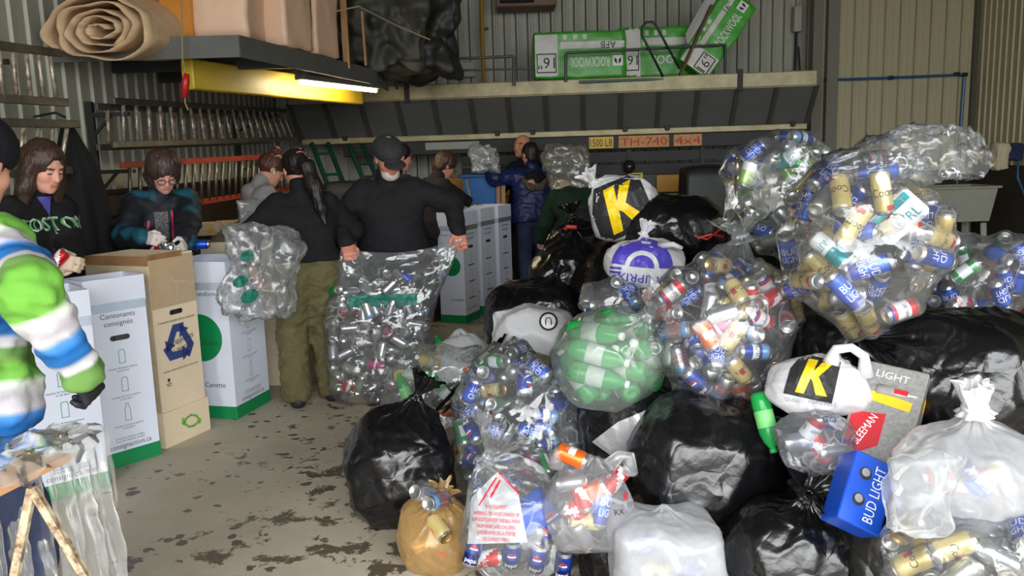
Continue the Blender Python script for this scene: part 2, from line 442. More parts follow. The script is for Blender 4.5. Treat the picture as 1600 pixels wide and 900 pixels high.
def _nets(G, lo, h):
    s = G < 0
    c = [s[i:G.shape[0] - 1 + i, j:G.shape[1] - 1 + j, k:G.shape[2] - 1 + k] for i in (0, 1) for j in (0, 1) for k in (0, 1)]
    anyv = np.logical_or.reduce(c); allv = np.logical_and.reduce(c)
    cell = anyv & ~allv
    ci = np.argwhere(cell); idx = np.full(cell.shape, -1, np.int64); idx[cell] = np.arange(len(ci))
    acc = np.zeros((len(ci), 3)); cnt = np.zeros(len(ci))
    off = np.array([(i, j, k) for i in (0, 1) for j in (0, 1) for k in (0, 1)])
    vals = np.stack([G[tuple((ci + o).T)] for o in off], 1)
    for a in range(8):
        for b in range(a + 1, 8):
            if np.abs(off[a] - off[b]).sum() != 1: continue
            va, vb = vals[:, a], vals[:, b]; m = (va < 0) != (vb < 0)
            t = va[m] / (va[m] - vb[m]); acc[m] += off[a] + t[:, None] * (off[b] - off[a]); cnt[m] += 1
    V = lo + (ci + acc / cnt[:, None]) * h
    F = []
    for ax in range(3):
        a, b = [x for x in range(3) if x != ax]
        sl0 = [slice(None)] * 3; sl1 = [slice(None)] * 3; sl0[ax] = slice(0, -1); sl1[ax] = slice(1, None)
        A, Bv = s[tuple(sl0)], s[tuple(sl1)]
        e = np.argwhere(A != Bv); e = e[(e[:, a] > 0) & (e[:, b] > 0) & (e[:, a] < s.shape[a] - 1) & (e[:, b] < s.shape[b] - 1)]
        if not len(e): continue
        flip = A[tuple(e.T)]
        q = []
        for da, db in ((-1, -1), (0, -1), (0, 0), (-1, 0)):
            w = e.copy(); w[:, a] += da; w[:, b] += db; q.append(idx[tuple(w.T)])
        q = np.stack(q, 1)
        fl = flip if ax != 1 else ~flip
        q[~fl] = q[~fl][:, ::-1]
        F.append(q)
    F = np.concatenate(F); F = F[(F >= 0).all(1)]
    return V, F
def rotx(a): c, s = math.cos(a), math.sin(a); return np.array([[1, 0, 0], [0, c, -s], [0, s, c]])
def roty(a): c, s = math.cos(a), math.sin(a); return np.array([[c, 0, s], [0, 1, 0], [-s, 0, c]])
def rotz(a): c, s = math.cos(a), math.sin(a); return np.array([[c, -s, 0], [s, c, 0], [0, 0, 1]])
def unit(v): v = np.array(v, float); return v / (np.linalg.norm(v) + 1e-12)
def fab(amp=.006, fs=9., seed=0.):
    """cloth wrinkles"""
    def f(p):
        q = p * np.array([fs, fs, fs * 1.7]) + seed
        return amp * (noise3(q) + .6 * noise3(q * 2.3 + 5))
    return f
SKIN = srgb(206, 150, 126)

def hand_prims(W, d, n, side, curl=.6, s=1., spread=1.0):
    """a hand at wrist W: fingers along d, palm facing n; side=+1 right hand"""
    d = unit(d); n = unit(np.array(n) - d * (np.array(n) @ d)); t = np.cross(d, n) * side   # thumb side
    R = np.stack([t, n, d], 1); out = []
    out.append(ell(W + d * .05 * s, np.array([.040, .017, .052]) * s, R, .012))
    out.append(cone(W - d * .03, W + d * .02 * s, .025 * s, .024 * s, .02))
    for i, (o, l) in enumerate(((-.030, .060), (-.0105, .074), (.0105, .080), (.030, .070))):
        p = W + d * .088 * s + t * o * s - n * .002; ang = 0.15 * curl; dd = d
        out.append(cone(W + d * .045 * s + t * o * .8 * s, p, .011 * s, .0105 * s, .01))
        for fr, bend in ((.46, .95), (.31, 1.25), (.25, .8)):
            ang += bend * curl; dir_ = d * math.cos(ang) + n * math.sin(ang) + t * o * 1.5 * spread * (1 - curl)
            q = p + unit(dir_) * l * fr * s; out.append(cone(p, q, .0098 * s, .0088 * s, .004)); p = q
    p = W + d * .022 * s + t * .026 * s; q = p + unit(t * .8 + d * .75 + n * .55) * .042 * s; r = q + unit(d * .8 + n * (.4 + .6 * curl) - t * .1) * .034 * s
    out += [cone(W + d * .02 * s, p, .02 * s, .017 * s, .015), cone(p, q, .015 * s, .012 * s, .01), cone(q, r, .0115 * s, .0095 * s, .005)]
    return out

def head_prims(T, s=1., male=False):
    """T(v) maps head coordinates (x right, y forward, z up, origin mid-head) to the figure; returns prims"""
    R = T.R
    def E(c, r, k=.012, op='u'): return ell(T(np.array(c) * s), np.array(r) * s, R, k * s, op)
    def Cn(a, b, ra, rb, k=.01, op='u'): return cone(T(np.array(a) * s), T(np.array(b) * s), ra * s, rb * s, k * s, op)
    P = [E((0, -.012, .03), (.073, .092, .088), .02), E((0, .022, -.035), (.060, .068, .080), .03), E((0, .05, -.075), (.040, .042, .036), .03),
         Cn((-.033, .072, .030), (.033, .072, .030), .016, .016, .012)]
    for sx in (-1, 1):
        P.append(E((sx * .036, .055, -.022), (.026, .028, .026), .02))
        P.append(E((sx * .031, .093, .008), (.017, .013, .011), .012, 's'))
        P.append(E((sx * .031, .074, .008), (.0145, .0145, .0125), .003))
        P.append(E((sx * .075, -.008, -.004), (.011, .020, .031), .006))
    P += [Cn((0, .086, .016), (0, .104, -.022), .009, .012, .012), E((0, .100, -.026), (.015, .012, .0095), .008),
          Cn((-.017, .082, -.056), (.017, .082, -.056), .0075, .0075, .006), Cn((-.014, .081, -.067), (.014, .081, -.067), .008, .008, .006), E((0, .074, -.092), (.022, .018, .018), .012)]
    return P
def head_color(V, T, s, skin, lips=True, brow=(.06, .04, .03)):
    """skin, lips, brows and lids by place on the face"""
    q = (V - T.c) @ T.R / s
    c = np.tile(np.array(skin), (len(V), 1))
    near = (np.abs(q[:, 0]) < .1) & (np.abs(q[:, 2]) < .14) & (q[:, 1] > -.14) & (q[:, 1] < .14)
    fr = near & (q[:, 1] > .05)
    m = fr & (np.abs(q[:, 2] + .061) < .010) & (np.abs(q[:, 0]) < .023); c[m] = np.array(skin) * (.80, .50, .50)
    m = fr & (np.abs(np.abs(q[:, 0]) - .033) < .019) & (np.abs(q[:, 2] - .032 + .15 * (np.abs(np.abs(q[:, 0]) - .033))) < .0055); c[m] = brow
    m = fr & (np.abs(np.abs(q[:, 0]) - .031) < .0125) & (np.abs(q[:, 2] - .004) < .0042); c[m] = (.05, .035, .03)
    m = fr & (np.abs(np.abs(q[:, 0]) - .040) < .018) & (np.abs(q[:, 2] + .025) < .018); c[m] = c[m] * (1.04, .90, .88)
    return c
class Xf:
    def __init__(s, R, c): s.R = np.array(R, float); s.c = np.array(c, float)
    def __call__(s, v): return s.c + s.R @ np.array(v, float)

def ik(S, W, l1, l2, pole):
    d = W - S; L = np.linalg.norm(d); L = min(L, (l1 + l2) * .998); d = unit(d)
    a = (l1 * l1 - l2 * l2 + L * L) / (2 * L); hgt = math.sqrt(max(l1 * l1 - a * a, 0))
    p = np.array(pole, float); p = unit(p - d * (p @ d))
    return S + d * a + p * hgt, S + d * L
SKINM = None
def person(label, loc, rz, H=1.72, lean=0., twist=0., head=(.0, 0., 0.), hands=(None, None), poles=((-.6, -.5, -.6), (.6, -.5, -.6)), feet=None, top=None, bottom=None, shoes=(.02, .02, .02),
           skin=SKIN, hair=None, hair_col=(.03, .02, .015), glove=None, curl=(.55, .55), palm=(None, None), hres=.007, build=1.0, hem=-.02, collar=True, belly=0., sidebend=0., dz=0., neck_fwd=.0, cres=.011, amp=.007, sleeve=1., group=None, hand_s=1.0):
    """one figure: a continuous body plus garments and hair as children. Local frame: +y is where the figure faces, +x its right"""
    s = H / 1.72
    root = empty('person', loc, rz, label, 'person', group)
    P0 = np.array([0, 0, .95 * s + dz])
    Rt = rotx(-lean) @ roty(sidebend) @ rotz(twist)
    def T(x, y, z): return P0 + Rt @ (np.array([x, y, z]) * s)
    nb = T(0, -.01, .50); hb = T(0, .012 + neck_fwd, .575)
    Rh = Rt @ rotz(head[1]) @ rotx(-head[0]) @ roty(head[2]) if len(head) == 3 else Rt
    hs = s * 1.06
    Hx = Xf(Rh, hb + Rh @ (np.array([0, .022, .115]) * hs))
    w = build
    sh = [T(-.160 * w, 0, .452), T(.160 * w, 0, .452)]
    body = [cone(T(-.085 * w, 0, .33), T(.085 * w, 0, .33), .095 * s * w, None, .06), cone(T(-.06 * w, .01, .14), T(.06 * w, .01, .14), .092 * s * w, None, .06),
            cone(T(-.075 * w, 0, 0), T(.075 * w, 0, 0), .098 * s * w, None, .06), cone(T(-.13 * w, 0, .445), T(.13 * w, 0, .445), .052 * s, None, .05),
            cone(nb + Rt @ np.array([0, 0, -.03]), hb + Rh @ (np.array([0, .0, .05]) * s), .054 * s, .05 * s, .03)]
    if belly: body.append(ell(T(0, .05, .16), np.array([.12, .10, .14]) * s * w * (.7 + belly), Rt, .08))
    el = []; wr = []; arms = []
    for i, sg in enumerate((-1, 1)):
        S = sh[i]; tgt = hands[i]
        if tgt is None: tgt = T(sg * .26, .08, -.06)
        E, W = ik(S, np.array(tgt, float), .285 * s, .255 * s, np.array(poles[i], float)); el.append(E); wr.append(W)
        arms += [cone(S, E, .048 * s, .040 * s, .03), cone(E, W, .040 * s, .026 * s, .02)]
    hips = [T(-.085 * w, 0, -.03), T(.085 * w, 0, -.03)]
    if feet is None: feet = (np.array([-.11, 0, 0]), np.array([.11, 0, 0]))
    kn = []; an = []; legs = []
    for i in (0, 1):
        A = np.array(feet[i], float) + np.array([0, -.03, .085 * s])
        K, A = ik(hips[i], A, .44 * s, .425 * s, (0.05 * (-1, 1)[i], 1, 0)); kn.append(K); an.append(A)
        legs += [cone(hips[i], K, .082 * s * w, .056 * s, .04), cone(K, A, .054 * s, .040 * s, .03), cone(A + [0, -.02, -.03 * s], A + [0, .13 * s, -.045 * s], .035 * s, .03 * s, .03)]
    hp = []
    for i, sg in enumerate((-1, 1)):
        d = unit(wr[i] - el[i]); n = palm[i] if palm[i] is not None else Rt @ np.array([-sg * .8, .2, -.3])
        dd = unit(d + .15 * unit(n)); hp += hand_prims(wr[i], dd, n, sg, curl[i], s * 1.03 * hand_s)
    V, F = sdf_mesh(body + arms + legs + hp + head_prims(Hx, hs), hres, .03)
    col = head_color(V, Hx, hs, skin, brow=tuple(np.array(hair_col) * .8 + .01))
    if glove is not None:
        for i in (0, 1):
            d = unit(wr[i] - el[i]); m = ((V - wr[i]) @ d > -.06) & (np.linalg.norm(V - wr[i], axis=1) < .25); col[m] = glove
    me = mesh('body', V, F, attr_mat('skin', .55, bump=.08, bs=120), True); cattr(me, 'Col', col); link('body', me, root)
    info = dict(root=root, Hx=Hx, hs=hs, s=s, T=T, Rt=Rt, Rh=Rh, sh=sh, el=el, wr=wr, hips=hips, kn=kn, an=an, nb=nb, hb=hb)
    # ---- garments
    if bottom:
        t = bottom.get('t', .02)
        G = [cone(T(-.075 * w, 0, .0), T(.075 * w, 0, .0), (.105 * w) * s + t, None, .06)]
        for i in (0, 1):
            G += [cone(hips[i], kn[i], .088 * s * w + t, .066 * s + t, .04), cone(kn[i], an[i] + [0, .0, .02], .064 * s + t, .055 * s + t * 1.3, .03)]
        G.append(plane(T(0, 0, bottom.get('waist', .10)), Rt @ np.array([0, 0, 1])))
        G.append(plane((0, 0, .045 * s), (0, 0, -1)))
        V, F = sdf_mesh(G, cres, .04, fab(bottom.get('amp', amp), bottom.get('fs', 9), H * 31))
        link('trousers', mesh('trousers', V, F, bottom['m'], True), root)
    for i in (0, 1):
        A = an[i]; G = [cone(A + [0, -.04, -.045 * s], A + [0, .15 * s, -.05 * s], .045 * s, .042 * s, .03), cone(A + [0, -.02, .02], A + [0, -.02, -.04], .052 * s, .052 * s, .03), plane((0, 0, .0), (0, 0, -1), .004)]
        V, F = sdf_mesh(G, .010, .03); link('shoe', mesh('shoe', V, F, pm('shoe_%02x%02x%02x' % tuple(int(x * 255) for x in shoes), shoes, .6), True), root)
    if top:
        t = top.get('t', .018); hm = top.get('hem', hem)
        G = [cone(T(-.088 * w, 0, .33), T(.088 * w, 0, .33), .102 * s * w + t, None, .06), cone(T(-.065 * w, .005, .16), T(.065 * w, .005, .16), .100 * s * w + t, None, .08), cone(T(-.08 * w, 0, .0), T(.08 * w, 0, .0), .118 * s * w + max(t, .022) + .012, None, .08),
             cone(T(-.135 * w, 0, .44), T(.135 * w, 0, .44), .056 * s + t, None, .05)]
        if hm < -.1: G.append(cone(T(-.085 * w, 0, hm + .05), T(.085 * w, 0, hm + .05), .122 * s * w + max(t, .022) + .012, None, .08))
        if belly: G.append(ell(T(0, .05, .16), np.array([.135, .115, .155]) * s * w * (.7 + belly), Rt, .08))
        if top.get('collar', True): G.append(cone(nb, hb - Rt @ np.array([0, .0, .0]), .066 * s + t * .5, .064 * s + t * .3, .03))
        for i in (0, 1):
            G += [cone(sh[i], el[i], .053 * s + t, .046 * s + t, .04), cone(el[i], el[i] + (wr[i] - el[i]) * sleeve, .045 * s + t, .034 * s + t * .8, .03)]
        G += [q for q in top.get('extra', lambda i_: [])(info)]
        G.append(plane(T(0, 0, hm), Rt @ np.array([0, 0, -1]), .02))
        V, F = sdf_mesh(G, top.get('res', cres), .04, fab(top.get('amp', amp), top.get('fs', 8), H * 17))
        me = mesh('jacket' if top.get('jacket') else 'sweater', V, F, top['m'], True); o = link(top.get('name', 'jacket' if top.get('jacket') else 'sweater'), me, root)
        info['top'] = o; info['topV'] = V
    if hair:
        G = hair(Hx, hs, info)
        hm_ = pm('hair_%02x%02x%02x' % tuple(int(min(1, x) * 255) for x in hair_col), hair_col, .5, var=.5, vs=60, stretch=(1, 1, .12), bump=.6, bs=90)
        V, F = sdf_mesh(G, .008, .02, lambda p: .006 * noise3((p - Hx.c) @ Hx.R * np.array([55, 55, 9.])) + .005 * noise3(p * 18))
        link('hair', mesh('hair', V, F, hm_, True), root)
    return info
# hair styles (head coordinates)
def _E(Hx, s, c, r, k=.015, op='u'): return ell(Hx(np.array(c) * s), np.array(r) * s, Hx.R, k * s, op)
def _K(Hx, s, a, b, ra, rb, k=.02, op='u'): return cone(Hx(np.array(a) * s), Hx(np.array(b) * s), ra * s, rb * s, k * s, op)
def face_cut(Hx, s, z=-.02, w=.066, h=.088, y=.115): return _E(Hx, s, (0, y, z), (w, .075, h), .015, 's')
def hair_cap(Hx, s, i, r=(.088, .106, .105), c=(0, -.022, .04)): return [_E(Hx, s, c, r)]
def hair_short(Hx, s, i): return hair_cap(Hx, s, i, (.086, .106, .100)) + [_E(Hx, s, (0, -.06, -.03), (.075, .055, .08)), face_cut(Hx, s, -.025, .085, .088, .108), _E(Hx, s, (0, .03, -.10), (.12, .09, .07), .01, 's')]
def hair_curly(Hx, s, i): return [_E(Hx, s, (0, -.02, .05), (.098, .115, .105)), _E(Hx, s, (0, -.06, -.02), (.085, .06, .085)), face_cut(Hx, s, -.03, .08, .085, .112), _E(Hx, s, (0, .05, -.10), (.12, .09, .07), .01, 's')]
def hair_bob(Hx, s, i): return [_E(Hx, s, (0, -.018, .045), (.108, .118, .112)), _E(Hx, s, (0, -.03, -.03), (.112, .09, .11)), face_cut(Hx, s, -.04, .066, .086, .118), _E(Hx, s, (0, .02, -.15), (.09, .12, .05), .01, 's')]
def hair_long(Hx, s, i):
    G = [_E(Hx, s, (0, -.022, .042), (.092, .112, .106)), face_cut(Hx, s, .0, .058, .112, .122)]
    for sx in (-1, 1): G += [_K(Hx, s, (sx * .072, .0, .05), (sx * .092, .012, -.10), .036, .042), _K(Hx, s, (sx * .092, .012, -.10), (sx * .10, .035, -.26), .042, .022)]
    G += [_K(Hx, s, (0, -.07, .0), (0, -.07, -.22), .07, .06, .05)]
    return G
def hair_bun(Hx, s, i): return hair_cap(Hx, s, i, (.085, .106, .1)) + [_E(Hx, s, (0, -.05, .155), (.04, .042, .036)), face_cut(Hx, s, -.03, .08, .09, .105), _E(Hx, s, (0, .02, -.11), (.12, .12, .08), .01, 's')]
def hair_pony(Hx, s, i):
    G = hair_cap(Hx, s, i, (.089, .108, .103)) + [face_cut(Hx, s, -.03, .075, .09, .112), _E(Hx, s, (0, .03, -.12), (.12, .11, .08), .01, 's')]
    pts = [(0, -.10, .06), (.03, -.15, -.02), (.05, -.16, -.16), (.075, -.15, -.30), (.09, -.14, -.40)]; rr = (.035, .043, .047, .036, .012)
    for a, b, ra, rb in zip(pts[:-1], pts[1:], rr[:-1], rr[1:]): G.append(_K(Hx, s, a, b, ra, rb, .03))
    return G
def glasses(i, col=(.03, .02, .02)):
    Hx, s = i['Hx'], i['hs']; m_ = MB()
    for sx in (-1, 1):
        c = np.array([sx * .033, .108, .002]); pts = [Hx((c + np.array([.024 * math.cos(a), -.004 * abs(math.cos(a)), .017 * math.sin(a)])) * s) for a in np.linspace(0, 2 * math.pi, 15)]
        m_.tube(pts, .0026, 6); m_.tube([Hx(np.array([sx * .057, .104, .006]) * s), Hx(np.array([sx * .08, .05, .008]) * s), Hx(np.array([sx * .083, -.01, .006]) * s)], .0025, 6)
    m_.tube([Hx(np.array([-.01, .108, .006]) * s), Hx(np.array([.01, .108, .006]) * s)], .0025, 6)
    m_.build('glasses', pm('spectacle_frame', col, .3), i['root'])
# ================================================================== the hall
XL, XR, YB, YJ, XJ, ZC = -3.2, 6.15, 11.8, 11.2, 4.15, 5.0
# floor: smooth concrete slab with damp dark patches
def floor_mat():
    m, nt, b, o = nmat('concrete_floor'); L = nt.links
    tc = N(nt, 'ShaderNodeTexCoord')
    n1 = N(nt, 'ShaderNodeTexNoise', i_Scale=1.3, i_Detail=6., i_Roughness=.65); L.new(tc.outputs['Object'], n1.inputs['Vector'])
    r1 = N(nt, 'ShaderNodeValToRGB'); L.new(n1.outputs['Fac'], r1.inputs[0])
    r1.color_ramp.elements[0].position = .3; r1.color_ramp.elements[0].color = (*srgb(168, 158, 138), 1)
    r1.color_ramp.elements[1].position = .72; r1.color_ramp.elements[1].color = (*srgb(198, 188, 168), 1)
    # wet patches: blotches gated by a large-scale mask, plus fine drips
    n2 = N(nt, 'ShaderNodeTexNoise', i_Scale=5.2, i_Detail=9., i_Roughness=.72, i_Distortion=.35); L.new(tc.outputs['Object'], n2.inputs['Vector'])
    n3 = N(nt, 'ShaderNodeTexNoise', i_Scale=.85, i_Detail=2.); mp = N(nt, 'ShaderNodeMapping'); mp.inputs['Location'].default_value = (3.7, 1.9, 0)
    L.new(tc.outputs['Object'], mp.inputs[0]); L.new(mp.outputs[0], n3.inputs['Vector'])
    # more spills towards the heap of bags
    sx = N(nt, 'ShaderNodeSeparateXYZ'); L.new(tc.outputs['Object'], sx.inputs[0])
    mr = N(nt, 'ShaderNodeMapRange'); L.new(sx.outputs['X'], mr.inputs[0]); mr.inputs[1].default_value = -2.2; mr.inputs[2].default_value = -.3; mr.inputs[3].default_value = -.045; mr.inputs[4].default_value = .05
    a1 = N(nt, 'ShaderNodeMath', operation='MULTIPLY_ADD'); L.new(n3.outputs['Fac'], a1.inputs[0]); a1.inputs[1].default_value = .42; L.new(n2.outputs['Fac'], a1.inputs[2])
    a2 = N(nt, 'ShaderNodeMath', operation='ADD'); L.new(a1.outputs[0], a2.inputs[0]); L.new(mr.outputs[0], a2.inputs[1])
    r2 = N(nt, 'ShaderNodeValToRGB'); L.new(a2.outputs[0], r2.inputs[0])
    r2.color_ramp.elements[0].position = .785; r2.color_ramp.elements[0].color = (0, 0, 0, 1); r2.color_ramp.elements[1].position = .815; r2.color_ramp.elements[1].color = (1, 1, 1, 1)
    # small separate drips
    v = N(nt, 'ShaderNodeTexVoronoi', i_Scale=9., i_Randomness=1.); L.new(tc.outputs['Object'], v.inputs['Vector'])
    n5 = N(nt, 'ShaderNodeTexNoise', i_Scale=2.1, i_Detail=3.); L.new(tc.outputs['Object'], n5.inputs['Vector'])
    a3 = N(nt, 'ShaderNodeMath', operation='MULTIPLY_ADD'); L.new(n5.outputs['Fac'], a3.inputs[0]); a3.inputs[1].default_value = -.80; L.new(v.outputs['Distance'], a3.inputs[2])
    n6 = N(nt, 'ShaderNodeTexNoise', i_Scale=30., i_Detail=4.); L.new(tc.outputs['Object'], n6.inputs['Vector'])
    a4 = N(nt, 'ShaderNodeMath', operation='MULTIPLY_ADD'); L.new(n6.outputs['Fac'], a4.inputs[0]); a4.inputs[1].default_value = .5; L.new(a3.outputs[0], a4.inputs[2])
    r3 = N(nt, 'ShaderNodeValToRGB'); L.new(a4.outputs[0], r3.inputs[0])
    r3.color_ramp.elements[0].position = 0.0; r3.color_ramp.elements[0].color = (1, 1, 1, 1); r3.color_ramp.elements[1].position = .02; r3.color_ramp.elements[1].color = (0, 0, 0, 1)
    mx0 = N(nt, 'ShaderNodeMath', operation='MAXIMUM'); L.new(r2.outputs[0], mx0.inputs[0]); L.new(r3.outputs[0], mx0.inputs[1])
    mx = N(nt, 'ShaderNodeMix', data_type='RGBA'); L.new(mx0.outputs[0], mx.inputs[0]); L.new(r1.outputs[0], mx.inputs[6]); mx.inputs[7].default_value = (*srgb(92, 82, 66), 1)
    L.new(mx.outputs[2], b.inputs['Base Color'])
    rr = N(nt, 'ShaderNodeMapRange'); L.new(mx0.outputs[0], rr.inputs[0]); rr.inputs[3].default_value = .62; rr.inputs[4].default_value = .38; L.new(rr.outputs[0], b.inputs['Roughness'])
    n4 = N(nt, 'ShaderNodeTexNoise', i_Scale=60., i_Detail=6.); L.new(tc.outputs['Object'], n4.inputs['Vector'])
    bp = N(nt, 'ShaderNodeBump', i_Strength=.12, i_Distance=.01); L.new(n4.outputs['Fac'], bp.inputs['Height']); L.new(bp.outputs[0], b.inputs['Normal'])
    return m
mb = MB(); mb.box(((XL + XR) / 2, (YB + DOOR['y']) / 2, -.1), (XR - XL + .6, YB - DOOR['y'] + .4, .2)); tag(mb.build('floor', floor_mat()), kind='structure')
mb = MB(); mb.box((1.5, -16.8, -.13), (50, 29.9, .2)); tag(mb.build('ground_outside', pm('asphalt_yard', srgb(104, 102, 98), .9, var=.2)), kind='structure')
SIDING = pm('painted_steel_siding', srgb(172, 172, 156), .5, var=.08, vs=2, stretch=(1, 1, .15), bump=.04)
SIDING_D = pm('painted_steel_siding_warm_lit', srgb(178, 170, 138), .5, var=.08, vs=2, stretch=(1, 1, .15), bump=.04)  # right-hand siding: warm lamp light put into the base colour as yellow tint
CEIL = pm('dark_ceiling', srgb(70, 70, 66), .8)
mb = MB(); mb.box(((XL + XR) / 2, (YB + DOOR['y']) / 2, ZC + .1), (XR - XL + .6, YB - DOOR['y'] + .6, .2)); tag(mb.build('ceiling', CEIL), kind='structure')
WALLCORE = pm('wall_backing', srgb(120, 118, 106), .7)
def siding_wall(name, a, b, z0, z1, w, matl, rib=.022, proud=.016, double=False):
    """steel cladding: every strip between two ribs is a piece of its own; the wall's inside looks to the left of a->b"""
    a = np.array(a, float); b = np.array(b, float); d = b - a; L = np.linalg.norm(d); d /= L
    n = np.array([-d[1], d[0]])            # towards the room
    ang = math.atan2(d[1], d[0])
    core = MB(); core.box((L / 2, -.09, (z0 + z1) / 2), (L + .24, .14, z1 - z0))
    wl = core.build(name, WALLCORE); wl.location = (a[0], a[1], 0); wl.rotation_euler = (0, 0, ang); tag(wl, kind='structure')
    k = max(1, int(round(L / w))); w = L / k
    prof = [(0.0, -.012), (.004, -.012), (.008, 0), (w - rib * 2 - .008, 0), (w - rib * 1.5 - .008, proud), (w - rib * .5 - .008, proud), (w - .008, 0), (w - .004, -.012), (w, -.012)]
    if double: prof = prof[:3] + [(w * .42, 0), (w * .42 + .006, proud * .4), (w * .42 + .02, proud * .4), (w * .42 + .026, 0)] + prof[3:]
    m = len(prof); v = [(x, y - .008, z) for z in (z0, z1) for x, y in prof]
    f = [(i, i + 1, m + i + 1, m + i) for i in range(m - 1)]
    f = [q[::-1] for q in f]
    me = mesh(name + '_panel', v, f, matl)
    for i in range(k):
        o = link('panel', me, wl); o.location = (i * w, 0, 0)
    return wl
siding_wall('wall_left', (XL, YB), (XL, DOOR['y']), 1.48, ZC, .2, SIDING)
mb = MB(); mb.box((XL - .06, (YB + DOOR['y']) / 2, .74), (.12, YB - DOOR['y'], 1.48)); mb.box((XL + .012, (YB + DOOR['y']) / 2, 1.475), (.03, YB - DOOR['y'], .03))
tag(mb.build('baseboard_left', pm('brown_plywood_dado', srgb(66, 55, 40), .7, var=.3, vs=3)), kind='structure')
siding_wall('wall_back', (XJ, YB), (XL, YB), .0, ZC, .16, SIDING, double=True)
siding_wall('wall_jog_side', (XJ, YJ), (XJ, YB), .0, ZC, .085, SIDING_D)
siding_wall('wall_jog_front', (XR, YJ), (XJ, YJ), 1.30, ZC, .2, SIDING_D, double=True)
siding_wall('wall_right', (XR, DOOR['y']), (XR, YJ), 1.36, ZC, .13, SIDING_D)
DADO = pm('dark_rubber_dado', srgb(58, 52, 42), .75, var=.3, vs=2)
mb = MB(); mb.box(((XJ + XR) / 2, YJ + .06, .65), (XR - XJ, .12, 1.3)); mb.box((XR + .06, (YJ + DOOR['y']) / 2, .68), (.12, YJ - DOOR['y'], 1.36))
tag(mb.build('baseboard_right', DADO), kind='structure')
mb = MB(); mb.box((XR - .02, YJ - .03, 3.1), (.06, .06, 3.8)); tag(mb.build('trim_1', pm('corner_flashing', srgb(80, 80, 66), .5)), kind='structure')
# front wall around the open vehicle door (behind the camera)
mb = MB()
mb.box(((XL + DOOR['x0']) / 2 - .1, DOOR['y'] - .05, ZC / 2), (DOOR['x0'] - XL + .2, .1, ZC)); mb.box(((XR + DOOR['x1']) / 2, DOOR['y'] - .05, ZC / 2), (XR - DOOR['x1'], .1, ZC))
mb.box(((DOOR['x0'] + DOOR['x1']) / 2, DOOR['y'] - .05, (ZC + DOOR['z1']) / 2), (DOOR['x1'] - DOOR['x0'], .1, ZC - DOOR['z1']))
tag(mb.build('wall_front', SIDING), kind='structure')
# ================================================================== storage loft, upper left
GREY = pm('grey_painted_steel', srgb(92, 92, 88), .6, var=.2, vs=3, bump=.05)
YEL = pm('yellow_painted_beam', srgb(196, 168, 40), .45, var=.15, vs=3)
loft = empty('storage_loft', (XL, 6.0, 2.4), label='grey steel storage loft shelf jutting from the ladder wall', cat='loft')
def poly_prism(mb, pts, z0, z1, mi=0):
    n = len(pts); v = [(x, y, z0) for x, y in pts] + [(x, y, z1) for x, y in pts]
    f = [tuple(range(n))[::-1], tuple(range(n, 2 * n))] + [(i, (i + 1) % n, n + (i + 1) % n, n + i) for i in range(n)]
    mb.add(v, f, mi)
LP = [(XL + .03, 6.0), (-1.85, 6.0), (-1.30, 8.6), (-1.30, 9.4), (XL + .03, 9.4)]
ZD = 2.52
mb = MB(); poly_prism(mb, [(x - XL, y - 6.0) for x, y in LP], ZD - 2.4, ZD - 2.4 + .03); mb.build('deck', pm('loft_deck', srgb(70, 62, 50), .8), loft)
for (a, b) in zip(LP[:3], LP[1:4]):
    m_ = MB(); m_.bar((a[0] - XL, a[1] - 6.0, .075), (b[0] - XL, b[1] - 6.0, .075), .012, .15); m_.build('fascia', GREY, loft)
for yy in (6.9, 7.8, 8.7):
    m_ = MB(); m_.bar((.05, yy - 6, .06), (-1.85 + (yy - 6.0) * .2 - XL - .05, yy - 6, .06), .06, .1); m_.build('joist', BLACKMET, loft)
m_ = MB(); a = at(292, 116, 6.3); b = at(560, 147, 9.2)
m_.bar(a, b, .10, .22, .01); yb = m_.build('yellow_girder', YEL)
tag(yb, 'yellow steel girder running under the loft beside the strip light', 'girder')
# strip light
lt = empty('strip_light', at(466, 127, 7.4), label='lit fluorescent strip light under the loft edge', cat='light')
a = at(468, 127, 7.4); b = at(588, 141, 8.7); o0 = np.array(lt.location)
m_ = MB(); m_.bar(a - o0 + [0, 0, .035], b - o0 + [0, 0, .035], .10, .045, .006); m_.build('housing', GREY, lt)
m_ = MB(); m_.bar(a - o0 + [0, 0, .06], a - o0 + [0, 0, .15], .02); m_.bar(b - o0 + [0, 0, .06], b - o0 + [0, 0, .2], .02); m_.build('hanger', BLACKMET, lt)
def emis(name, c, s):
    m, nt, bb, o = nmat(name); bb.inputs['Emission Color'].default_value = (*c, 1); bb.inputs['Emission Strength'].default_value = s; bb.inputs['Base Color'].default_value = (.8, .8, .8, 1); return m
TUBE = emis('fluorescent_tube', (1, .82, .56), 16.)
mid = a + (b - a) * .57
for p, q in ((a + (b - a) * .01, mid - (b - a) * .01), (mid + (b - a) * .02, a + (b - a) * .99)):
    m_ = MB(); m_.tube([p - o0 + [0, 0, -.005], q - o0 + [0, 0, -.005]], .019, 8); m_.build('tube', TUBE, lt, True)
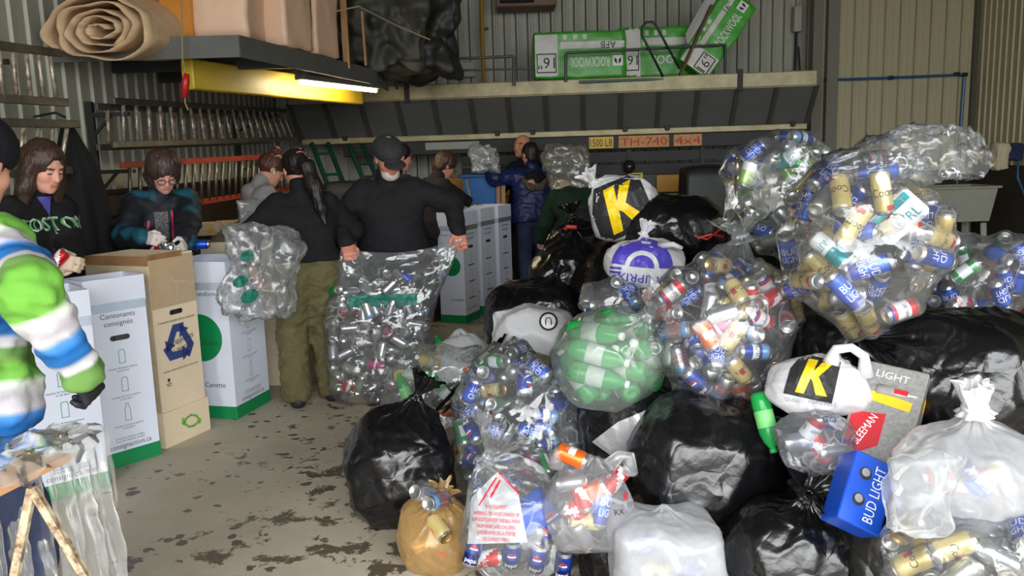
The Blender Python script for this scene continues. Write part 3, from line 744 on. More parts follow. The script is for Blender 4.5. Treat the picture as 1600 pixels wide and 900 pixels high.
# ---- things on the loft
def spiral_roll(name, c0, c1, r, turns, matl, squash=.8, seed=0, label='', group=None, wob=.12):
    """a rolled sheet seen from its end: spiral cross-section swept along an axis"""
    c0 = np.array(c0); c1 = np.array(c1); ax = c1 - c0; L = np.linalg.norm(ax); ax /= L
    s = np.cross(ax, [0, 0, 1]); s /= np.linalg.norm(s); t = np.cross(s, ax)
    nth = int(turns * 40); th = np.linspace(0, turns * 2 * math.pi, nth)
    rad = r * (.12 + .88 * th / th[-1]); T = .013
    rows = []
    nl = 14
    for i in range(nl):
        w = i / (nl - 1)
        ph = seed * 3.1
        rr = rad * (1 + wob * noise3(np.stack([np.cos(th) * 1.2 + seed, np.sin(th) * 1.2, th * .25 + w * .8], 1)))
        for off in (0, -T):
            p = c0 + ax * (L * w) + np.outer((rr + off) * np.cos(th), s) + np.outer((rr + off) * np.sin(th) * squash, t)
            p += ax * (.03 * noise3(np.stack([th * 2, th * 0 + w, th * 0 + seed], 1)))[:, None] * (1 if i in (0, nl - 1) else .3)
            rows.append(p)
    v = np.concatenate(rows); f = []
    def I(i, side, j): return (i * 2 + side) * nth + j
    for i in range(nl - 1):
        for j in range(nth - 1):
            f.append((I(i, 0, j), I(i, 0, j + 1), I(i + 1, 0, j + 1), I(i + 1, 0, j)))
            f.append((I(i, 1, j), I(i + 1, 1, j), I(i + 1, 1, j + 1), I(i, 1, j + 1)))
    for i in (0, nl - 1):
        for j in range(nth - 1):
            q = (I(i, 0, j), I(i, 1, j), I(i, 1, j + 1), I(i, 0, j + 1)); f.append(q if i == 0 else q[::-1])
    o = link(name, mesh(name, v, np.array(f), matl, True)); tag(o, label, 'tarp', group); return o
TARP = pm('beige_canvas', srgb(205, 176, 140), .8, var=.18, vs=6, bump=.5, bs=14)
c = at(152, 46, 5.72); spiral_roll('tarp_roll', c, c + np.array([.16, 1.25, .16]), .40, 4.6, TARP, .58, 1, 'large beige canvas tarp rolled up on the loft, spiral end showing', wob=.2)
c2 = at(205, -10, 5.9); spiral_roll('tarp_roll', c2 + np.array([-.05, 0, .13]), c2 + np.array([.12, 1.2, .13]), .30, 3.6, TARP, .55, 5, 'second beige canvas tarp roll lying on top of the large one', wob=.2)
# drooping tarp corner
def wrinkly_box(name, c, d, matl, amp=.02, fs=5., seed=0, nsub=10, parent=None, rz=0., rnd=.18, smooth=True):
    """soft wrapped bundle: a rounded block with a crumpled skin"""
    bm = bmesh.new(); bmesh.ops.create_cube(bm, size=2.0); bmesh.ops.subdivide_edges(bm, edges=bm.edges, cuts=nsub, use_grid_fill=True)
    v = np.array([x.co[:] for x in bm.verts]); f = [tuple(x.index for x in q.verts) for q in bm.faces]; bm.free()
    n = np.linalg.norm(v, axis=1)[:, None]; p = 6.0
    e = (np.abs(v) ** p).sum(1, keepdims=True) ** (1 / p)
    v = v * (1 - rnd) + (v / e) * rnd * 1.0
    dd = np.array(d) / 2
    w = v * dd
    nn = v / (np.linalg.norm(v, axis=1)[:, None])
    w = w + nn * (amp * (noise3(w * fs + seed * 7.3) + .5 * noise3(w * fs * 2.7 + seed)))[:, None]
    if not smooth: w = w + np.random.default_rng(seed).normal(size=w.shape) * .0045
    o = link(name, mesh(name, w, np.array(f), matl, smooth), parent); o.location = c; o.rotation_euler = (0, 0, rz); return o
FOAM = pm('orange_foam', srgb(196, 128, 46), .85, var=.12, vs=7, bump=.2)
c = at(272, 28, 6.15); o = wrinkly_box('foam_block', (c[0], c[1] + .3, ZD + .03 + .36), (.24, .55, .72), FOAM, .012, 5, 2); tag(o, 'orange-brown foam block standing between the tarp roll and pink bundles', 'foam block')
PINK = pm('pink_wrapped_insulation', srgb(226, 190, 160), .45, var=.12, vs=3, bump=.35, bs=9, spec=.4)
for i, (x, y, D, w) in enumerate(((342, 30, 6.2, .40), (415, 30, 6.55, .36), (468, 40, 7.1, .34))):
    c = at(x, y, D); o = wrinkly_box('insulation_bundle', (c[0], c[1] + .35, ZD + .03 + .46), (w, .7 if i < 1 else .5, .92), PINK, .014, 6, i, rz=-.2 if i else 0.)
    tag(o, ['pink-white wrapped insulation bundle beside the orange foam block', 'middle one of three pink-white wrapped insulation bundles on the loft', 'pink-white wrapped insulation bundle next to the dark tarps'][i], 'insulation', 'wrapped bundles on the loft')
DTARP = pm('dark_green_tarp', srgb(66, 66, 54), .6, var=.5, vs=3, bump=.25, bs=7, stretch=(2.5, 2.5, .8))
DTARP2 = pm('black_tarp', srgb(38, 38, 35), .55, var=.4, vs=3, bump=.25, bs=7, stretch=(2.5, 2.5, .8))
for i, (x, y, D, w, h, mt) in enumerate(((470, 45, 8.0, .62, 1.15, DTARP2), (590, 50, 8.6, .95, 1.05, DTARP), (665, 40, 8.9, .55, .9, DTARP2))):
    c = at(x, y, D); o = wrinkly_box('folded_tarp', (c[0], c[1] + .2, ZD + .04 + h / 2 - (.0 if i < 2 else .02)), (w, .6, h), mt, .17, 2.6, 10 + i, nsub=34, rnd=.35)
    tag(o, ['black crumpled tarp heaped beside the pink bundles on the loft', 'dark green crumpled tarp heap with rope in the middle of the loft end', 'black crumpled tarp hanging at the outer end of the loft'][i], 'tarp', 'crumpled tarps on the loft')
m_ = MB(); a = at(543, 120, 7.9); m_.box((a[0], a[1], ZD + .45), (.06, .03, .95), .003); tag(m_.build('plank', WOOD), 'upright wooden plank standing in front of the dark tarps', 'plank')
m_ = MB(); m_.bar(at(566, 18, 8.2), [at(572, 100, 8.2)[0], 8.2, ZD + .03], .05, .02); tag(m_.build('wooden_pole', WOOD), 'pale wooden pole sticking out of the dark green tarp', 'pole')
pts = [at(488, 2, 7.5), at(523, 18, 7.6), at(560, 10, 7.7), at(620, 40, 8.1), at(672, 62, 8.3)]
m_ = MB(); m_.tube(pts, .008, 6); tag(m_.build('rope', pm('rope_tan', srgb(140, 128, 92), .9)), 'thin tan rope strung across the dark tarps', 'rope')
# pull cord with red handle
cd = empty('pull_cord', at(285, 70, 5.9), label='hanging rope pull cord with a red handle in front of the loft', cat='cord'); o0 = np.array(cd.location)
m_ = MB(); m_.tube([np.array([at(283, -60, 5.9)[0], 5.9, ZC]) - o0, at(283, -60, 5.9) - o0, at(284, 20, 5.9) - o0, at(285, 90, 5.9) - o0, at(291, 120, 5.9) - o0, at(289, 160, 5.9) - o0, at(294, 172, 5.9) - o0], .006, 6); m_.build('rope', pm('rope_tan', (.3, .3, .2), .9), cd)
RED = pm('red_plastic', srgb(170, 30, 32), .4)
m_ = MB(); m_.tube([at(292, 115, 5.88) - o0, at(290, 128, 5.88) - o0, at(288, 152, 5.88) - o0], [.018, .03, .022], 8); m_.build('handle', RED, cd, True)
# ================================================================== ladders on the left wall
REDRAIL = pm('red_fibreglass_rail', srgb(158, 62, 40), .5, var=.2)
RUNG = pm('ladder_rung_paintspots', srgb(196, 188, 170), .4, .5, var=.4, vs=25, col2=srgb(120, 100, 84))
def ladder(label, t0, t1, b0, b1, n, rail_m, rung_m, rw=.028, rh=.05, group='ladders hung on the left wall', rr=.016, ext=.05):
    t0, t1, b0, b1 = [np.array(p) for p in (t0, t1, b0, b1)]
    e = empty('ladder', b0, label=label, cat='ladder', group=group); o0 = b0.copy()
    for p, q in ((t0, t1), (b0, b1)):
        d = (q - p) / np.linalg.norm(q - p)
        m_ = MB(); m_.bar(p - o0 - d * ext, q - o0 + d * ext, rw, rh, .004); m_.build('rail', rail_m, e)
    for i in range(n):
        w = (i + .5) / n; m_ = MB(); m_.tube([b0 + (b1 - b0) * w - o0, t0 + (t1 - t0) * w - o0], rr, 8); m_.build('rung', rung_m, e, True)
ladder('aluminium extension ladder hung highest above the red ladder', at(182, 158, 6.35), at(444, 173, 10.3), at(182, 226, 6.35), at(462, 217, 10.3), 20, ALU, RUNG)
ladder('second aluminium ladder hung just behind the highest one, nearest the wall', at(172, 166, 6.28) + [-.08, 0, 0], at(430, 178, 10.2) + [-.08, 0, 0], at(175, 230, 6.28) + [-.08, 0, 0], at(430, 221, 10.2) + [-.08, 0, 0], 17, ALU, RUNG)
ladder('red fibreglass ladder with aluminium rungs hung below the aluminium ones', at(195, 258, 6.35), at(468, 242, 10.2), at(195, 334, 6.35), at(468, 292, 10.2), 26, REDRAIL, ALU, rr=.018)
ladder('short grey ladder hung uppermost at the corner by the tarp roll', at(-60, 64, 4.5), at(86, 82, 5.35), at(-60, 150, 4.5), at(98, 160, 5.42), 7, ALU, RUNG, rr=.014)
ladder('short grey ladder hung lower, behind the woman in the black hoodie', at(-60, 190, 4.5), at(116, 194, 5.5), at(-60, 276, 4.5), at(104, 266, 5.45), 7, ALU, RUNG, rr=.014)
for i, (p, q) in enumerate((((27, 82, 4.95), (46, 330, 4.95)), ((184, 168, 6.45), (204, 345, 6.45)), ((420, 176, 9.9), (426, 300, 9.9)))):
    a = at(*p); b = at(*q); b[0] = a[0] = min(a[0], -2.98) if i != 2 else a[0]; b[1] = a[1]
    e = empty('ladder_bracket', (a[0], a[1], b[2]), label=['black steel ladder bracket behind the hoodie woman', 'black steel ladder bracket at the left end of the red ladder', 'black steel ladder bracket near the far end of the red ladder'][i], cat='bracket', group='ladder brackets')
    m_ = MB(); m_.box((XL - a[0] + .045, 0, (a[2] - b[2]) / 2), (.05, .05, a[2] - b[2] + .1), .004); m_.build('post', BLACKMET, e)
    for z in (.08, (a[2] - b[2]) * .5, a[2] - b[2]):
        m_ = MB(); m_.bar((XL - a[0] + .04, 0, z - .05), (.12, 0, z - .05), .03, .03); m_.bar((XL - a[0] + .06, 0, z - .2), (-.02, 0, z - .06), .02, .02); m_.build('arm', BLACKMET, e)
# black coat on a hook
def hung_coat(name, c, w, h, d, matl, label, seed=3):
    nu, nv = 40, 40; t = np.linspace(0, 1, nv)[:, None]; a = np.linspace(0, 2 * math.pi, nu, endpoint=False)[None, :]
    prof = np.interp(t, [0, .04, .12, .3, .55, 1], [.05, .16, .30, .66, .82, 1.0])
    fold = 1 + .12 * np.sin(a * 5 + seed + t * 2) * np.clip(t * 1.6, 0, 1) + .06 * np.sin(a * 9 - t * 4)
    x = w / 2 * prof * fold * np.cos(a) + .10 * w * (t ** .7); y = d / 2 * np.interp(t, [0, .1, .4, 1], [.3, .6, .9, 1.]) * fold * np.sin(a); z = -h * t + 0 * a
    v = np.stack([x + 0 * z, y + 0 * z, z], -1).reshape(-1, 3)
    f = [tuple(q) for q in grid_faces(nu, nv, True)] + [tuple(range(nu)), tuple((nv - 1) * nu + j for j in range(nu))[::-1]]
    o = link(name, mesh(name, v, f, matl, True)); o.location = c; return tag(o, label, 'coat')
CLOTHBLK = pm('black_cloth', srgb(22, 22, 24), .85, var=.3, bump=.3, bs=30)
c = at(110, 188, 5.65); hc = hung_coat('hung_coat', (-2.93, c[1], c[2]), .42, 1.02, .26, CLOTHBLK, 'long black coat hanging on the ladder bracket behind the hoodie woman'); hc.rotation_euler = (0, 0, .9)
m_ = MB(); m_.tube([(0, 0, .02), (-.06, .0, .05), (-.2, 0, .02)], .008, 6); m_.build('hook', BLACKMET, hc)
# ================================================================== spreader truck along the back wall
TRUCK = empty('utility_truck', (.46, 10.05, 0), -.09, label='long grey-sided utility truck body with cream top rail parked along the back wall', cat='truck')
HOP = pm('grey_hopper_panel', srgb(98, 99, 98), .55, var=.12, vs=2, bump=.05)
CREAM = pm('cream_worn_rail', srgb(172, 163, 124), .42, var=.3, vs=5, col2=srgb(146, 136, 100), metal=.1)
RIBM = pm('hopper_rib', srgb(70, 70, 62), .55)
DARK = pm('dark_chassis', srgb(30, 31, 33), .6, var=.3)
TYEL = pm('truck_yellow', srgb(206, 146, 30), .5, var=.2, vs=3)
HX = 3.12
m_ = MB(); m_.box((0, .06, 2.435), (2 * HX, .14, .17), .012); m_.box((0, .02, 2.36), (2 * HX, .03, .03)); m_.build('top_rail', CREAM, TRUCK)
n = 14; pw = 2 * HX / n
P0, P1 = np.array([0, .02, 2.36]), np.array([0, .45, 1.93])
pn = MB(); v = [(-pw / 2 + .012, P0[1], P0[2]), (pw / 2 - .012, P0[1], P0[2]), (pw / 2 - .012, P1[1], P1[2]), (-pw / 2 + .012, P1[1], P1[2])]
v2 = [(x, y + .025, z + .025) for x, y, z in v]
pn.add(v + v2, [(0, 3, 2, 1), (4, 5, 6, 7), (0, 1, 5, 4), (1, 2, 6, 5), (2, 3, 7, 6), (3, 0, 4, 7)]); pme = pn.data('hopper_panel', HOP)
rb = MB(); rb.bar((0, P0[1] - .015, P0[2] - .015), (0, P1[1] - .015, P1[2] - .015), .03, .05, up=(0, -1, 1)); rme = rb.data('hopper_rib', RIBM)
for i in range(n):
    o = link('panel', pme, TRUCK); o.location = (-HX + (i + .5) * pw, 0, 0)
for i in range(n + 1):
    o = link('rib', rme, TRUCK); o.location = (-HX + i * pw, 0, 0)
m_ = MB(); m_.box((0, .44, 1.90), (2 * HX, .1, .07), .008); m_.build('lower_rail', CREAM, TRUCK)
cl = MB(); cl.box((0, .38, 1.93), (.06, .03, .055), .006); cl.box((0, .36, 1.915), (.025, .03, .03)); cme = cl.data('latch', DARK)
for x in (-2.55, -.62, -.18, .95, 1.46, 2.95):
    o = link('latch', cme, TRUCK); o.location = (x, 0, 0)
# clamp straps over the rail
for x in (-1.65, 2.25):
    m_ = MB(); m_.box((x, -.02, 2.44), (.06, .02, .24), .004); m_.build('clamp', DARK, TRUCK)
# back of the hopper + end plates
m_ = MB(); m_.add([(-HX, .02, 2.36), (-HX, .45, 1.9), (-HX, 1.3, 1.9), (-HX, 1.35, 2.5), (-HX, .02, 2.5)], [(0, 1, 2, 3, 4), (4, 3, 2, 1, 0)]); m_.add([(HX, .02, 2.36), (HX, .45, 1.9), (HX, 1.3, 1.9), (HX, 1.35, 2.5), (HX, .02, 2.5)], [(4, 3, 2, 1, 0), (0, 1, 2, 3, 4)])
m_.box((0, 1.32, 2.2), (2 * HX, .04, .6)); m_.box((0, .7, 2.49), (2 * HX, 1.3, .03)); m_.build('hopper_body', HOP, TRUCK)
# sub-frame with stickers
m_ = MB(); m_.box((.2, .6, 1.78), (5.6, .3, .17), .008); m_.box((.9, .55, 1.60), (4.0, .04, .12)); m_.box((.9, .55, 1.44), (4.0, .05, .14), .006)
for x in (-.9, .1, 1.0, 1.9, 2.7): m_.box((x, .54, 1.54), (.05, .07, .34))
m_.build('subframe', DARK, TRUCK)
def sticker(px0, px1, py, h, txt, bgc, ink, nm, mirrorless=True, skew=0.):
    m_ = MB(); x0 = (px0 - 800) / FPX * 10.5; x1 = (px1 - 800) / FPX * 10.5
    cx = (x0 + x1) / 2 - .46; w = x1 - x0
    m_.box((cx, .443, 1.78), (w, .006, h)); s = m_.build(nm, bgc, TRUCK)
    v, f = text2d(txt); sz = h * .68; sq = min(1.6, (w * .92) / ((v[:, 0].max() - v[:, 0].min()) * sz))
    put2d(v, f, (cx, .438, 1.78), (1, 0, 0), (0, 0, 1), sz, ink, 'lettering', s, sq)
STY = pm('sticker_yellow', srgb(214, 178, 40), .5); STO = pm('sticker_worn_orange', srgb(206, 150, 90), .6, var=.3, vs=30)
sticker(920, 957, 218, .14, '1500 LB', STY, INK, 'weight_plate')
STR = pm('sticker_red_ink', srgb(176, 50, 30), .6)
sticker(965, 1041, 216, .145, 'TH-740', STO, STR, 'model_plate'); sticker(1048, 1090, 214, .14, '4x4', STO, STR, 'drive_plate')
m_ = MB(); m_.box((-1.2, .44, 1.80), (.68, .012, .09)); m_.build('side_plate', pm('grey_plate', srgb(150, 150, 146), .5), TRUCK)
# yellow boarded lower body
for i, z in enumerate((1.27, 1.0, .73, .46)):
    for (x0, x1) in ((-1.45, .75), (1.2, 2.3)):
        m_ = MB(); m_.box(((x0 + x1) / 2, .62, z), (x1 - x0, .05, .25), .008); m_.build('side_board', TYEL, TRUCK)
m_ = MB(); m_.box((.35, .58, .95), (1.3, .09, .95), .01); m_.box((.98, .56, .95), (.72, .1, .86), .01); dk = m_.build('tool_locker', pm('locker_charcoal', srgb(48, 48, 50), .5, var=.2), TRUCK)
m_ = MB(); m_.box((1.08, .5, 1.36), (.18, .006, .075)); wp = m_.build('warning_plate', STY, dk)
for z, w_ in ((1.375, .13), (1.345, .1)):
    m_ = MB(); m_.box((1.08, .495, z), (w_, .004, .014)); m_.build('print', INK, wp)
v_, f_ = poly2d(line2d([(-.5, -.4), (-.5, .4), (.2, .4), (.5, .25), (.5, 0), (.2, -.1), (-.1, -.1), (-.1, -.4), (-.5, -.4)], .07)); put2d(v_, f_, (-1.08, .59, 1.06), (1, 0, 0), (0, 0, 1), .28, pm('rust_red_ink', srgb(110, 40, 14), .7), 'emblem', TRUCK)
m_ = MB(); m_.lathe([(.0, .1), (.05, .09), (.075, .03), (.07, -.02), (.04, -.06), (.0, -.07)], 12, [[1, 0, 0, 1.0], [0, 1, 0, .44], [0, 0, 1, 1.46], [0, 0, 0, 1]]); m_.build('work_lamp', pm('black_gloss', (.015, .015, .015), .2), TRUCK, True)
m_ = MB(); m_.box((0, .95, .5), (5.8, .3, .35)); m_.build('chassis', DARK, TRUCK)
for x in (-2.2, -1.6, 2.5):
    m_ = MB(); m_.lathe([(.0, -.14), (.25, -.14), (.27, -.1), (.42, -.13), (.46, -.08), (.46, .08), (.42, .13), (.27, .1), (.0, .1)], 24, [[1, 0, 0, x], [0, 0, 1, .95], [0, -1, 0, .46], [0, 0, 0, 1]]); m_.build('wheel', pm('tyre_rubber', (.02, .02, .02), .85), TRUCK, True)
m_ = MB()
def tz(x, y, D=9.95): p = at(x, y, D); return (p[0] - .46, p[1] - 10.05, p[2])
# roof rack rails
def rrack(x0, yt0, x1, yt1, yb0, yb1, posts):
    m_ = MB(); D = 9.98
    m_.tube([tz(x0, yt0, D), tz(x1, yt1, D)], .016, 6)
    for (x, yt, yb) in posts: m_.tube([tz(x, yt, D), tz(x, yb, D)], .018, 6)
    return m_
def Rz(m_, a=.09):   # truck frame is turned; undo it for parts laid out in the hall's axes
    c, s = math.cos(a), math.sin(a); m_.v = [(c * x - s * y, s * x + c * y, z) for x, y, z in m_.v]; return m_
Rz(rrack(884, 83, 1133, 70, 0, 0, ((884, 83, 128), (1133, 70, 118)))).build('roof_rack', BLACKMET, TRUCK)
Rz(rrack(613, 96, 803, 88, 0, 0, ((803, 88, 134), (620, 96, 140)))).build('roof_rack', BLACKMET, TRUCK)
m2_ = MB(); m2_.tube([tz(613, 113), tz(832, 107)], .012, 6); Rz(m2_).build('rack_bar', BLACKMET, TRUCK)
m2_ = MB(); pts = [tz(1036, 120, 9.9), tz(1003, 55, 9.9), tz(1003, 42, 9.9), tz(1010, 35, 9.9), tz(1019, 34, 9.9), tz(1026, 42, 9.9), tz(1062, 108, 9.9)]; m2_.tube(pts, .014, 8); Rz(m2_).build('rack_hoop', BLACKMET, TRUCK, True)
m2_ = MB(); m2_.tube([tz(905, 128, 9.93), tz(1142, 120, 9.93)], .016, 6); Rz(m2_).build('rack_tube', pm('teal_tube', srgb(40, 90, 84), .5), TRUCK)
# ---- insulation bags on the truck roof
GRN = pm('green_poly_wrap', srgb(70, 168, 50), .35, var=.15, vs=7, bump=.5, bs=12)
WRAP = pm('white_poly_wrap', srgb(206, 206, 200), .4, bump=.4, bs=12)
def insul_bag(c, d, label, flip, rot=(0, 0, 0), text='ROCKWOOL', sub='AFB', band=None):
    o = wrinkly_box('insulation_bag', c, d, GRN, .016, 5, int(abs(c[0]) * 10) + 40, nsub=16, rnd=.3); o.rotation_euler = rot
    tag(o, label, 'insulation bag', 'green insulation bags on the truck roof')
    bv = bvh_of(o); w, h = d[0], d[2]; r = (-1, 0, 0) if flip else (1, 0, 0); u = (0, 0, -1) if flip else (0, 0, 1)
    def P(v, f, x, z, s, m, nm, off=.004, sq=1., rr=r, uu=u): return wrap2d(v, f, bv, (x, -d[1] / 2, z), rr, uu, s, m, nm, o, off, sq and .4, sq)
    # printing is read from the front (-y): right x up must face -y
    q, f = poly2d([rect2d(.24 * w, .98 * h)], .05); wrap2d(q, f, bv, (-w * .36, -d[1] / 2, 0), (1, 0, 0), (0, 0, 1), 1, WRAP, 'white_band', o, .003)
    q, f = poly2d([rect2d(.70 * w, .14 * h)], .05); wrap2d(q, f, bv, (w * .14, -d[1] / 2, h * .2), (1, 0, 0), (0, 0, 1), 1, WRAP, 'white_band', o, .003)
    for x in (-.16, -.05, .05):
        q, f = poly2d([rect2d(.045 * w, .1 * h)], .05); wrap2d(q, f, bv, (w * x, -d[1] / 2, h * .37), (1, 0, 0), (0, 0, 1), 1, WRAP, 'symbol', o, .003)
    rr, uu = ((-1, 0, 0), (0, 0, -1)) if flip else ((1, 0, 0), (0, 0, 1))
    q, f = poly2d([l for l in (rect2d(.205 * w, .014, 0, .19 * h), rect2d(.205 * w, .014, 0, -.19 * h), rect2d(.012, .38 * h, -.1 * w), rect2d(.012, .38 * h, .1 * w))], .06); wrap2d(q, f, bv, (-w * .36, -d[1] / 2, -h * .16), (1, 0, 0), (0, 0, 1), 1, INK, 'size_frame', o, .005)
    q, f = text2d('16"', maxe=.2); wrap2d(q, f, bv, (-w * .36, -d[1] / 2, -h * .16), rr, uu, .115 * w, INK, 'lettering', o, .006)
    q, f = text2d(text, maxe=.25); sw = q[:, 0].max() - q[:, 0].min(); s_ = .105 * w
    wrap2d(q, f, bv, (w * .10, -d[1] / 2, -h * .16), rr, uu, s_, WHITE, 'lettering', o, .006, squeeze=min(1, .42 * w / (sw * s_)))
    q, f = poly2d([rect2d(.11 * w, .11 * w)], .05); wrap2d(q, f, bv, (w * .40, -d[1] / 2, -h * .14), (1, 0, 0), (0, 0, 1), 1, WHITE, 'emblem', o, .005)
    q, f = poly2d([[(-.4, .4), (-.1, .1), (-.1, -.4), (-.4, -.1)], [(.4, .4), (.1, .1), (.1, -.4), (.4, -.1)]], .3); wrap2d(q, f, bv, (w * .40, -d[1] / 2, -h * .14), (1, 0, 0), (0, 0, 1), .09 * w, INK, 'emblem', o, .007)
    if sub:
        q, f = text2d(sub, maxe=.25); wrap2d(q, f, bv, (w * .30, -d[1] / 2, h * .19), rr, uu, .07 * w, INK, 'lettering', o, .006)
    return o
zt = 2.52
c = at(906, 94, 10.3); insul_bag((c[0], 10.45, zt + .30), (1.12, .42, .56), 'green printed insulation bag lying upside down, farthest from the slanted one', True)
c = at(1035, 92, 10.3); insul_bag((c[0] - .02, 10.55, zt + .32), (1.0, .42, .60), 'green printed insulation bag lying upside down in the middle behind the hoop', True, text='WOOL', sub='')
# the slanted torn bag
c = at(1120, 62, 10.0); o = insul_bag((c[0] + .02, 10.2, zt + .47), (1.0, .34, .44), 'green torn insulation bag leaning up at a slant', False, (0, -.95, 0), 'ROCKWOOL', '16"')
m_ = MB(); pts = [(.5, 0, .1), (.62, .02, .05), (.72, 0, .0)]; m_.tube(pts, [.10, .05, .015], 10); m_.build('loose_end', WRAP, o, True)
m_ = MB(); m_.add([(-.3, -.19, .22), (.38, -.19, .24), (.45, -.1, .36), (-.2, -.1, .30), (-.3, -.185, .225), (.38, -.185, .245), (.45, -.095, .365), (-.2, -.095, .305)], [(0, 1, 2, 3), (7, 6, 5, 4), (0, 4, 5, 1), (1, 5, 6, 2), (2, 6, 7, 3), (3, 7, 4, 0)]); m_.build('torn_flap', WRAP, o)
m_ = MB(); m_.bar(at(1062, 118, 9.95), at(1112, 8, 9.95), .09, .03, .004); tag(m_.build('board', pm('old_board', srgb(96, 78, 54), .8)), 'weathered brown board leaning against the slanted green insulation bag', 'board')
# ================================================================== wall services
o0 = at(822, 12, 11.3); ht = empty('unit_heater', (o0[0], 11.3, 3.55), label='old louvred unit heater hanging high on the back wall', cat='heater')
HB = pm('heater_brown', srgb(128, 96, 78), .6, var=.2)
m_ = MB(); m_.box((.0, .12, .42), (.78, .5, .84), .015); m_.build('body', HB, ht)
m_ = MB(); m_.box((-.12, -.135, .40), (.44, .01, .72)); m_.build('opening', pm('heater_void', (.01, .01, .01), .9), ht)
for i in range(8):
    m_ = MB(); m_.box((-.12, -.16, .10 + i * .085), (.44, .05, .012), .0, 0, [[1, 0, 0], [0, .8, .6], [0, -.6, .8]]); m_.build('louver', GREY, ht)
m_ = MB(); m_.tube([at(757, 143, 11.55), at(754, 70, 11.55), at(752, -40, 11.55)], .028, 8); yp = m_.build('gas_pipe', pm('yellow_gas_pipe', srgb(178, 132, 46), .5)); tag(yp, 'yellow-brown gas pipe running down the back wall', 'pipe')
for y_ in (44, 130):
    p = at(756, y_, 11.55); m_ = MB(); m_.box((p[0], p[1] + .05, p[2]), (.12, .1, .025)); m_.build('bracket', GREY, yp)
p = at(727, 108, 11.6); m_ = MB(); m_.box((0, 0, 0), (.26, .12, .2), .01); jb = m_.build('junction_box', pm('white_box_paint', srgb(170, 168, 156), .5)); jb.location = (p[0], 11.71, p[2]); tag(jb, 'small white junction box on the back wall beside the yellow pipe', 'box')
m_ = MB(); m_.box((0, -.065, 0), (.2, .012, .14), .004); m_.build('cover', pm('white_box_paint', (0, 0, 0)), jb)
p = at(1255, 28, 11.6); eb = empty('electrical_box', (p[0] - .05, 11.7, p[2] - .16), label='grey-white electrical box with cables by the wall corner', cat='box')
m_ = MB(); m_.box((0, 0, .16), (.11, .12, .34), .01); m_.build('body', pm('white_box_paint', (0, 0, 0)), eb)
m_ = MB(); m_.tube([(0, 0, 0), (0, 0, -.3), (-.02, 0, -.8)], .018, 6); m_.tube([(.03, 0, -.2), (.05, -.02, -.5), (.03, 0, -.8)], .012, 6); m_.build('cable', BLACKMET, eb)
BLUEP = pm('blue_air_pipe', srgb(44, 84, 130), .4)
bp_ = MB(); pA, pB, pC = at(1284, 124, 11.0), at(1400, 120, 11.0), at(1517, 115, 11.0)
pA[0] += .12
for q in (pA, pB, pC): q[1] = YJ - .05
bp_.tube([pA, pB, pC], .017, 8); bp_.tube([pC, (pC[0] - .02, pC[1], 1.3), (pC[0] - .02, pC[1], .9)], .02, 8)
bl = bp_.build('air_pipe', BLUEP); tag(bl, 'thin blue air pipe along the corner wall', 'pipe')
for q in (pA, pB, pC, at(1495, 116, YJ - .05)):
    m_ = MB(); m_.box((q[0], YJ - .05, q[2]), (.06, .07, .05), .006); m_.build('clip', BLACKMET, bl)
# utility sink
SINK = pm('sink_plastic', srgb(164, 164, 150), .45, var=.1)
p = at(1485, 292, 10.5); sk = empty('utility_sink', (p[0], 10.5, 0), label='grey plastic utility sink on legs by the corner wall', cat='sink'); zr = p[2]
def tub(mb, w, d, h, w2, d2, z, t=.03):
    v = []
    for (ww, dd, zz) in ((w, d, z), (w2, d2, z - h), (w2 - 2 * t, d2 - 2 * t, z - h + t), (w - 2 * t, d - 2 * t, z)):
        v += [(-ww / 2, -dd / 2, zz), (ww / 2, -dd / 2, zz), (ww / 2, dd / 2, zz), (-ww / 2, dd / 2, zz)]
    f = []
    for k in range(3):
        for i in range(4): f.append((k * 4 + i, (k + 1) * 4 + i, (k + 1) * 4 + (i + 1) % 4, k * 4 + (i + 1) % 4))
    for i in range(4): f.append((12 + i, i, (i + 1) % 4, 12 + (i + 1) % 4))
    f.append((7, 6, 5, 4)); f.append((8, 9, 10, 11)); mb.add(v, [q[::-1] for q in f])
m_ = MB(); tub(m_, .86, .6, .42, .74, .5, zr); m_.build('basin', SINK, sk)
m_ = MB(); m_.box((0, 0, zr), (.92, .66, .035), .01)
m_ = MB()
for a_, b_ in (((-.45, -.31), (.45, -.31)), ((-.45, .31), (.45, .31)), ((-.45, -.31), (-.45, .31)), ((.45, -.31), (.45, .31))): m_.bar((*a_, zr), (*b_, zr), .06, .03, .008)
m_.build('rim', SINK, sk)
for x in (-.33, .33):
    for y in (-.2, .2):
        m_ = MB(); m_.bar((x, y, zr - .44), (x * 1.1, y * 1.1, 0), .09, .07, .01); m_.build('leg', SINK, sk)
m_ = MB(); m_.tube([(0, 0, zr - .42), (0, 0, .3), (0, .2, .2), (0, .5, .2)], .03, 8); m_.build('drain_pipe', BLACKMET, sk)
m_ = MB(); m_.tube([(.2, .3, zr), (.2, .3, zr + .14), (.2, .2, zr + .2), (.2, .08, zr + .16)], .014, 8); m_.build('tap', ALU, sk, True)
p = at(1568, 238, 9.9); tp = empty('wall_tap', (XR - .02, p[1], p[2]), label='wall water tap with rags draped over it, right of the sink', cat='tap')
m_ = MB(); m_.tube([(0, .0, .02), (-.12, 0, .02), (-.3, 0, 0)], .025, 8); m_.tube([(-.12, 0, .02), (-.14, -.05, -.3), (-.05, -.1, -.55)], .014, 6); m_.build('pipe', BLUEP, tp, True)
RAGW = pm('pale_rag', srgb(188, 178, 150), .9, bump=.4); RAGB = pm('navy_rag', srgb(34, 40, 74), .9)
